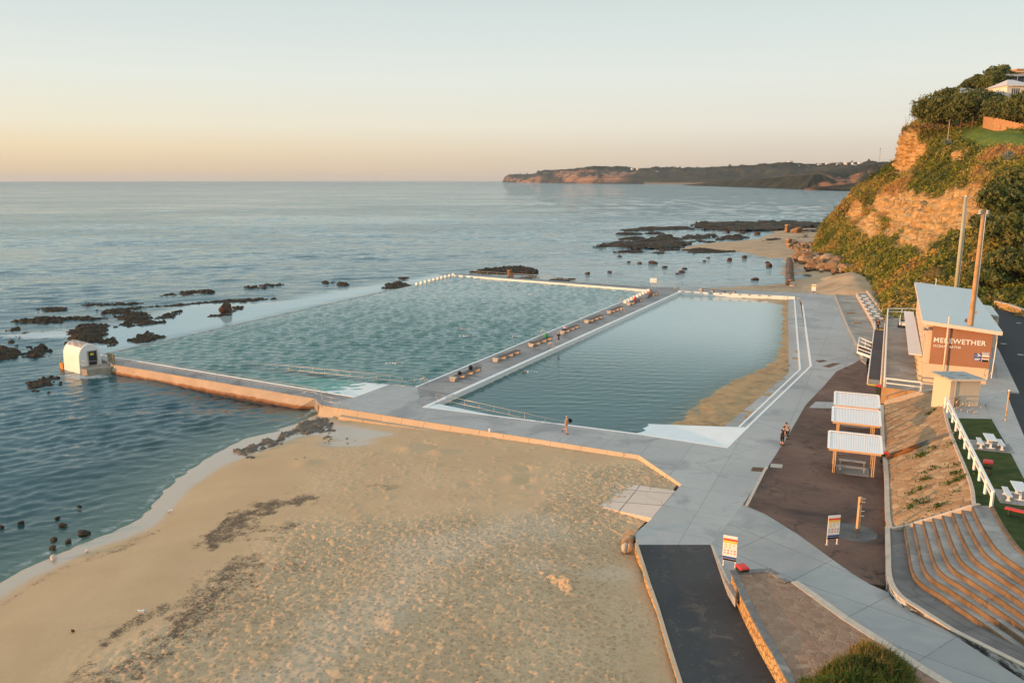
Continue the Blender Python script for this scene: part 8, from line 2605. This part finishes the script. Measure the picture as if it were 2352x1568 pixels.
def house(name, A, B, Y, depth, h, rh, label, wall, roof, wins, hip=True, over=.7, deck=False, rz=0.0):
 """house front from pixel corner A (left base) to B (right base) at distance Y"""
 a, b = Vector(GY(*q8(*A), Y)), Vector(GY(*q8(*B), Y))
 root = empty(name, tuple(a), label, 'house', 'houses on the headland', rz)
 w = (b - a).length
 MB().box((w / 2, depth / 2, h / 2 - 1), (w, depth, h + 2)).build('wall', MT[wall], root)
 r = MB()
 if hip:
  x0, x1, y0, y1 = -over, w + over, -over, depth + over
  ins = min(depth / 2, w / 2) * .8
  r.add([(x0, y0, h), (x1, y0, h), (x1, y1, h), (x0, y1, h), (ins, depth / 2, h + rh), (w - ins, depth / 2, h + rh)], [(0, 1, 5, 4), (1, 2, 5), (2, 3, 4, 5), (3, 0, 4), (3, 2, 1, 0)])
 else:
  r.box((w / 2, depth / 2, h + rh / 2), (w + 2 * over, depth + 2 * over, rh))
 r.build('roof', MT[roof], root)
 MB().box((w / 2, -over, h - .1), (w + 2 * over, .08, .25)).build('gutter', MT['fascia'], root)
 for x0, x1, z0, z1 in wins:
  wo = MB().box(((x0 + x1) / 2 * w, -.02, (z0 + z1) / 2 * h), ((x1 - x0) * w, .06, (z1 - z0) * h)).build('window', MT['glass'], root)
  MB().box(((x0 + x1) / 2 * w, -.06, z0 * h - .05), ((x1 - x0) * w + .2, .1, .1)).build('sill', MT['rail_white'], wo)
  MB().box(((x0 + x1) / 2 * w, -.06, (z0 + z1) / 2 * h), (.07, .08, (z1 - z0) * h)).build('frame', MT['rail_white'], wo)
 if deck:
  MB().box((w / 2, -1.0, -.1), (w + .4, 2.0, .25)).build('balcony', MT['fascia'], root)
  for i in range(16):
   MB().box((w * i / 15, -1.95, .5), (.09, .06, 1.0)).build('baluster', MT['rail_white'], root)
  MB().box((w / 2, -1.95, 1.0), (w + .4, .1, .1)).build('handrail', MT['rail_white'], root)
  for i in (0, .33, .66, 1.0):
   MB().box((w * i, -1.8, h / 2), (.15, .15, h)).build('column', MT['rail_white'], root)
 return root
house('house', (1265, 600), (1640, 600), 246, 10, 4.3, 2.2, 'white house with a pale hipped roof among the trees at the right edge', 'housewall', 'houseroof', [(.20, .34, .25, .8), (.38, .52, .25, .8), (.7, .85, .3, .8)])
house('house', (1190, 400), (1760, 400), 268, 9, 3.6, .5, 'long dark house with a flat pale roof and a white balcony', 'housedark', 'houseroof', [(.05, .2, .2, .8), (.25, .45, .2, .8), (.5, .7, .2, .8)], hip=False, over=1.3, deck=True)
house('house', (560, 600), (830, 530), 270, 9, 2.2, 2.6, 'low pale house with only its roof showing above the trees', 'housetan', 'houseroof', [(.2, .4, .2, .7), (.6, .8, .2, .7)], over=1.4)
house('house', (1440, 275), (1700, 275), 292, 9, 2.7, .9, 'tan flat-roofed house highest on the skyline at the right edge', 'housetan', 'orange_timber', [(.4, .7, .3, .8), (.75, .95, .3, .8)], hip=False, over=1.0)
for (u, v, Y, h_, lb) in ((2078, 300, 262, 4.5, 'thin bare stick pole on the brink of the cliff'), (2088, 268, 262, 3.0, 'thin leaning dead stalk at the left end of the clifftop trees')):
 b = GY(u, v, Y)
 o = empty('dead_stalk', b, lb, 'stalk')
 MB().tube([(0, 0, -1.5), (.1, 0, h_ * .6), (-.2, 0, h_)], [.05, .04, .02], 5).build('stem', MT['bark'], o)
 MB().tube([(.1, 0, h_ * .6), (.5, 0, h_ * .85)], [.03, .015], 5).build('twig', MT['bark'], o)
def headland(label, topl, base, rockp, seed, inland, ni=70, nj=420, beach=0.0):
 """topl / base: skyline and waterline as (u, v, distance); the ground swells inland from one to the other"""
 tl_ = np.array([GY(u, v, Y) for u, v, Y in topl])
 bl_ = np.array([GY(u, v, Y) for u, v, Y in base])
 def rs(a, us):
  uu = np.array([p[0] for p in (topl if a is tl_ else base)], float)
  return np.stack([np.interp(us, uu, a[:, k]) for k in range(3)], 1)
 us = np.linspace(topl[0][0], topl[-1][0], nj)
 A, B = rs(bl_, us), rs(tl_, us)
 t = np.linspace(0, 1, ni)
 f1 = t[:, None, None]
 S = A[None] * (1 - f1) + B[None] * f1
 prof_ = np.interp(t, [0, .08, .3, .6, 1], [0, .30, .55, .8, 1])[:, None]
 S[:, :, 2] = A[None, :, 2] * (1 - prof_) + B[None, :, 2] * prof_
 p = S.reshape(-1, 3)
 tt = np.repeat(t, nj)
 uu = np.tile(us, ni)
 rk = np.zeros(len(p))
 nz = fbm(p * .004, 4, seed)
 for u0, u1, lo_, hi_ in rockp:
  rk = np.maximum(rk, sstep(u0 - 8, u0 + 8, uu + 18 * nz) * (1 - sstep(u1 - 14, u1 + 14, uu + 40 * nz)) * sstep(lo_ - .05, lo_ + .03, tt + .1 * nz) * (1 - sstep(hi_ - .08, hi_ + .08, tt + .45 * fbm(p * .009, 4, seed + 1))))
 ridge = fbm(p * np.array([.006, .002, .002]), 4, seed + 4)
 fin = fbm(p * .02, 4, seed + 3)
 gul = np.abs(fbm(p * np.array([.012, .003, .0]), 4, seed + 8))
 p[:, 2] += (20 * ridge - 30 * gul * (tt > .1) + 5 * fin) * sstep(0, .25, tt) * (1 - .75 * sstep(.7, 1, tt)) + 2.0 * np.abs(fin) * sstep(.6, 1, tt)
 p[:, 1] += rk * (14 * nz + 8 * fin)
 bk = p[-nj:] + np.array([0, inland, 0])
 bk[:, 2] = 2
 p = np.concatenate([p, bk])
 rk = np.concatenate([rk, np.zeros(nj)])
 be = np.concatenate([(tt < .02) * 1.0 * (uu > beach if beach else False), np.zeros(nj)])
 f = grid_faces(ni + 1, nj)
 o = mesh_obj('headland', p, f, MT['headland'], smooth=True, attrs={'rock': ('POINT', 'FLOAT', rk), 'beach': ('POINT', 'FLOAT', be)})
 return tag(o, label, 'headland', kind='structure'), tl_, bl_
def ht(*p):
 return [(1091 + .415 * x, 344.5 + .415 * y, Y) for x, y, Y in p]
ha = headland('long dark wooded headland with orange cliffs across the bay',
     ht((152, 176, 7050), (165, 148, 7080), (190, 135, 7120), (330, 128, 6900), (385, 105, 6700), (520, 102, 6500), (620, 92, 6300), (800, 92, 6000), (900, 100, 5900), (1000, 94, 5800), (1100, 90, 5700), (1300, 95, 5500), (1400, 90, 5400), (1560, 85, 5200), (1750, 72, 5000), (1850, 80, 4900), (2000, 75, 4700), (2100, 70, 4500), (2240, 65, 4300), (2500, 62, 4100)),
     [(*ht((152, 181, 7000))[0],), *ht((400, 184, 5300), (700, 187.5, 4500), (1000, 190, 4200), (1400, 193, 3800), (1830, 196, 3450), (2100, 198, 3300), (2500, 200, 3100))],
     [(1150, 1268, .0, .34), (1290, 1345, .0, .46), (1340, 1392, .0, .20), (1392, 1450, .08, .66)], 600, 2500, beach=1480)
hb = headland('nearer dark headland with a red-orange cliff band beyond the scrub slope',
     ht((1828, 208, 2000), (1850, 165, 2020), (1875, 130, 2050), (1960, 126, 2150), (2050, 112, 2250), (2200, 85, 2350), (2320, 58, 2450), (2600, 40, 2500)),
     ht((1828, 213, 1960), (1900, 216, 1850), (2060, 220, 1750), (2320, 226, 1600), (2600, 232, 1500)),
     [(1885, 2010, .34, .70), (1846, 1885, .1, .75)], 640, 1500)
reef_rock(ht((1780, 211, 0), (1840, 209, 0), (2000, 219, 0), (1900, 221, 0), (1820, 216, 0)) and [(u, v) for u, v, _ in ht((1780, 212.5, 0), (1840, 211, 0), (2100, 222, 0), (1900, 220, 0), (1820, 216, 0))], 3.0, 'low dark rock shelf at the tip of the nearer headland', seed=660, st=9, jag=6)
rnd = random.Random(31)
def far_house(x, y, Y, s, label, lit=False):
 u, v, _ = ht((x, y, 0))[0]
 b = GY(u, v, Y)
 root = empty('far_house', (b[0], b[1], b[2]), label, 'house', 'tiny houses on the far ridge', rnd.random())
 MB().box((0, 0, 0), (s * 1.6, s, s * .9)).build('wall', MT['housewall'] if not lit else MT['housetan'], root)  # tan wall colour stands in for orange sunlight on the lit house
 MB().prism([(-s * .75, -.1, s * .85), (s * .75, -.1, s * .85), (s * .75, .1, s * .85), (-s * .75, .1, s * .85)], [(-s * .95, -s * .65, s * .43), (s * .95, -s * .65, s * .43), (s * .95, s * .65, s * .43), (-s * .95, s * .65, s * .43)]).build('roof', MT['houseroof'], root)
for x, y, Y in ((1175, 140, 4700), (1010, 128, 4800), (1060, 108, 4950), (870, 106, 5300), (900, 107, 5250), (1100, 98, 5350), (1130, 99, 5300), (1155, 128, 4750), (1245, 128, 4700), (1780, 92, 4500), (1800, 95, 4450), (1840, 95, 4400), (1470, 113, 4700), (1905, 88, 4350), (1950, 84, 4350), (2010, 86, 4250), (2050, 80, 4200), (2090, 77, 4150), (2130, 80, 4100), (2170, 72, 4100), (2150, 84, 4050), (2190, 76, 4000), (2225, 74, 3950), (2100, 90, 4000)):
 far_house(x, y, Y, rnd.uniform(9, 16), 'tiny pale house on the distant wooded ridge')
far_house(1745, 75, 4900, 20, 'tiny house with orange sunlight put into its wall colour, on the distant ridge crest', True)
for x, y, Y, h_ in ((1410, 94, 5300, 22), (1310, 97, 5400, 14), (250, 133, 6950, 14), (290, 132, 6930, 14), (1755, 76, 4950, 14), (2085, 73, 4450, 16), (2180, 67, 4350, 20), (1580, 85, 5150, 12), (1720, 78, 5000, 12), (2020, 75, 4600, 12), (1000, 95, 5750, 12), (1230, 97, 5500, 12)):
 u, v, _ = ht((x, y, 0))[0]
 b = GY(u, v + 1.5, Y)
 plant('far_tree', b, [(0, 0, h_ * .45, h_ * .34), (0, 0, h_ * .8, h_ * .24), (h_ * .2, 0, h_ * .3, h_ * .3)], 'tiny dark tree on the skyline of the distant ridge', 'tree', 'trees on the far skyline', h_ * .1, 90, int(x), trunk=False, tone0=.15)
u, v, _ = ht((2237, 66, 0))[0]
b = GY(u, v, 4200)
o = empty('mast', b, 'thin communications mast on the distant ridge', 'mast')
MB().tube([(0, 0, -10), (0, 0, 70)], [2.0, 1.2], 6).build('shaft', MT['steel_dull'], o)
MB().box((0, 0, 66), (5, 5, 6)).build('head', MT['steel_dull'], o)
def near_shrub():
 rng = np.random.default_rng(8)
 base = Vector(G(1985, 1560, 2.3))
 root = empty('coastal_shrub', tuple(base), 'tangle of green shrub and golden grass at the bottom edge beside the path', 'shrub')
 out = GP([(1815, 1575), (1860, 1545), (1915, 1515), (1955, 1490), (1980, 1468), (2015, 1478), (2055, 1505), (2095, 1540), (2130, 1570), (2150, 1640), (1990, 1700), (1820, 1660)], 2.2)
 px, py = np.array([p[0] for p in out]), np.array([p[1] for p in out])
 n = 9000
 x, y = rng.uniform(px.min(), px.max(), n * 3), rng.uniform(py.min(), py.max(), n * 3)
 s = sdist(x, y, out)
 k = s > -.05
 x, y, s = x[k][:n], y[k][:n], s[k][:n]
 zt_ = 1.95 + 1.15 * (1 - np.exp(-np.clip(s, 0, 9) / .8)) + .38 * fbm(xyz(x * 1.3, y * 1.3), 3, 700)
 c = np.stack([x, y, zt_ - rng.random(len(x)) ** 2 * .5], 1) - np.array(base)
 tone = .35 + .35 * fbm(xyz(x * 1.1, y * 1.1), 2, 701) + rng.normal(size=len(x)) * .12
 v, f, t_ = leaf_cloud(c, np.tile([0, -.2, 1.0], (len(c), 1)), rng.uniform(.025, .06, len(c)), np.clip(tone, 0, 1), rng, per=5, spread=1.4)
 mesh_obj('foliage', v, f, MT['leaf_near'], root, attrs={'tone': ('POINT', 'FLOAT', t_)})
 m = 7500
 i = rng.integers(0, len(x), m)
 b = np.stack([x[i], y[i], zt_[i] - .35], 1) - np.array(base)
 d = rng.normal(size=(m, 3)) * .48 + np.array([.1, .0, 1.0])
 ln = rng.uniform(.3, .95, m)
 gold = .5 * (fbm(xyz(x[i] * .9, y[i] * .9), 2, 705) > .15) + sstep(2.2, .4, np.hypot(x[i] - G(1990, 1500, 2.6)[0], y[i] - G(1990, 1500, 2.6)[1]))
 d /= np.linalg.norm(d, axis=1)[:, None]
 sd2 = np.cross(d, rng.normal(size=(m, 3)))
 sd2 /= np.linalg.norm(sd2, axis=1)[:, None]
 w_ = .012
 mid = b + d * (ln * .6)[:, None]
 tip = b + d * ln[:, None] + rng.normal(size=(m, 3)) * .08 - np.array([0, 0, .06])
 v = np.stack([b - sd2 * w_, b + sd2 * w_, mid + sd2 * w_ * .8, mid - sd2 * w_ * .8, tip], 1).reshape(-1, 3)
 o_ = np.arange(m)[:, None] * 5
 f = np.concatenate([o_ + np.array([0, 1, 2, 3]), o_ + np.array([3, 2, 4, 4])])
 fl = [tuple(q) for q in (o_ + np.array([0, 1, 2, 3])).tolist()] + [tuple(q) for q in (o_ + np.array([3, 2, 4])).tolist()]
 tn_ = np.clip(rng.uniform(.1, .55, m) + .6 * gold, 0, 1)
 mesh_obj('grass', v, fl, MT['blade'], root, attrs={'tone': ('POINT', 'FLOAT', np.repeat(tn_, 5))})
 mb = MB()
 cx, cy = px.mean(), py.mean()
 mb.add([(p[0] - base.x, p[1] - base.y, 1.75 - base.z) for p in out] + [(cx - base.x, cy - base.y, 2.75 - base.z)], [(j, (j + 1) % len(out), len(out)) for j in range(len(out))])
 mb.build('mound', basic('shrub_soil', (0.05, 0.045, 0.02), 0.95), root)
near_shrub()
SUN_AZ = R(17)       # light travels towards +X, a little +Y
SUN_EL = R(3.0)
sd = bpy.data.lights.new('sun', 'SUN')
sd.energy = 5.7
sd.angle = R(0.6)
sd.color = (1.0, 0.50, 0.20)
so = bpy.data.objects.new('sun', sd)
COL.objects.link(so)
ldir = Vector((math.cos(SUN_AZ) * math.cos(SUN_EL), math.sin(SUN_AZ) * math.cos(SUN_EL), -math.sin(SUN_EL)))
so.rotation_euler = ldir.to_track_quat('-Z', 'Y').to_euler()
so.location = (-60, -20, 60)
hz = MB().box((0, 5500, 36), (26000, 13000, 80))
hzo = hz.build('haze', None)
hk = NT('sea_air')
pv_ = hk.n('ShaderNodeVolumePrincipled')
pv_.inputs['Color'].default_value = (0.66, 0.80, 1.0, 1)
pv_.inputs['Density'].default_value = 0.000035
hk.l(pv_.outputs[0], hk.out.inputs['Volume'])
hzo.data.materials.append(hk.m)
tag(hzo, 'thin sea haze over the bay', 'haze', kind='stuff')
w = bpy.data.worlds.new('World')
scene.world = w
w.use_nodes = True
nt = w.node_tree
nt.nodes.clear()
wo = nt.nodes.new('ShaderNodeOutputWorld')
bg = nt.nodes.new('ShaderNodeBackground')
sky = nt.nodes.new('ShaderNodeTexSky')
sky.sky_type = 'NISHITA'
sky.sun_disc = False
sky.sun_elevation = SUN_EL
to_sun = -ldir
sky.sun_rotation = math.atan2(to_sun.x, to_sun.y)
sky.altitude = 20
sky.dust_density = 2.0
tc = nt.nodes.new('ShaderNodeTexCoord')
sx = nt.nodes.new('ShaderNodeSeparateXYZ')
nt.links.new(tc.outputs['Generated'], sx.inputs[0])
def wramp(stops):
 cr = nt.nodes.new('ShaderNodeValToRGB')
 nt.links.new(sx.outputs['Z'], cr.inputs[0])
 r = cr.color_ramp
 while len(r.elements) > 1:
  r.elements.remove(r.elements[-1])
 for i, (p, c) in enumerate(stops):
  e = r.elements[0] if i == 0 else r.elements.new(p)
  e.position = p
  e.color = (c[0] / 1.5, c[1] / 1.5, c[2] / 1.5, 1)
 return cr.outputs[0]
top = [(0.23, (0.59, 0.675, 0.67)), (0.36, (0.70, 0.80, 0.81)), (0.6, (0.74, 0.84, 0.87)), (1.0, (0.72, 0.83, 0.87))]
left = wramp([(0.0, (0.64, 0.50, 0.36)), (0.008, (0.72, 0.55, 0.37)), (0.034, (0.84, 0.68, 0.45)), (0.061, (0.84, 0.775, 0.60)), (0.115, (0.77, 0.80, 0.725)), (0.165, (0.685, 0.742, 0.72))] + top)
right = wramp([(0.0, (0.60, 0.50, 0.41)), (0.018, (0.65, 0.55, 0.44)), (0.061, (0.77, 0.73, 0.63)), (0.115, (0.75, 0.78, 0.72)), (0.165, (0.68, 0.745, 0.72))] + top)
mr = nt.nodes.new('ShaderNodeMapRange')
nt.links.new(sx.outputs['X'], mr.inputs[0])
mr.inputs[1].default_value = -0.5
mr.inputs[2].default_value = 0.3
mx = nt.nodes.new('ShaderNodeMix')
mx.data_type = 'RGBA'
nt.links.new(mr.outputs[0], mx.inputs[0])
nt.links.new(left, mx.inputs[6])
nt.links.new(right, mx.inputs[7])
sc = nt.nodes.new('ShaderNodeVectorMath')
sc.operation = 'SCALE'
nt.links.new(mx.outputs[2], sc.inputs[0])
sc.inputs['Scale'].default_value = 15.0
m2 = nt.nodes.new('ShaderNodeMix')
m2.data_type = 'RGBA'
m2.inputs[0].default_value = 0.04
nt.links.new(sc.outputs[0], m2.inputs[6])
nt.links.new(sky.outputs[0], m2.inputs[7])
nt.links.new(m2.outputs[2], bg.inputs['Color'])
bg.inputs['Strength'].default_value = 0.1
nt.links.new(bg.outputs[0], wo.inputs['Surface'])
cam = bpy.data.cameras.new('drone_camera')
cam.lens = 28.0
cam.sensor_width = 36.0
cam.clip_start = 0.5
cam.clip_end = 40000
co = bpy.data.objects.new('drone_camera', cam)
COL.objects.link(co)
co.location = (0, 0, H)
co.rotation_euler = (R(90) - PITCH, 0, 0)
scene.camera = co
scene.render.engine = 'CYCLES'
scene.cycles.use_denoising = True
try:
 scene.cycles.denoiser = 'OPENIMAGEDENOISE'
except Exception:
 pass
scene.cycles.max_bounces = 6
scene.cycles.diffuse_bounces = 3
scene.cycles.glossy_bounces = 3
scene.cycles.transparent_max_bounces = 8
scene.cycles.use_adaptive_sampling = True
scene.cycles.adaptive_threshold = 0.02
scene.cycles.caustics_reflective = False
scene.cycles.caustics_refractive = False
scene.view_settings.view_transform = 'Standard'
scene.view_settings.look = 'None'
scene.view_settings.exposure = 0.12
scene.view_settings.gamma = 1.0
scene.view_settings.use_curve_mapping = False
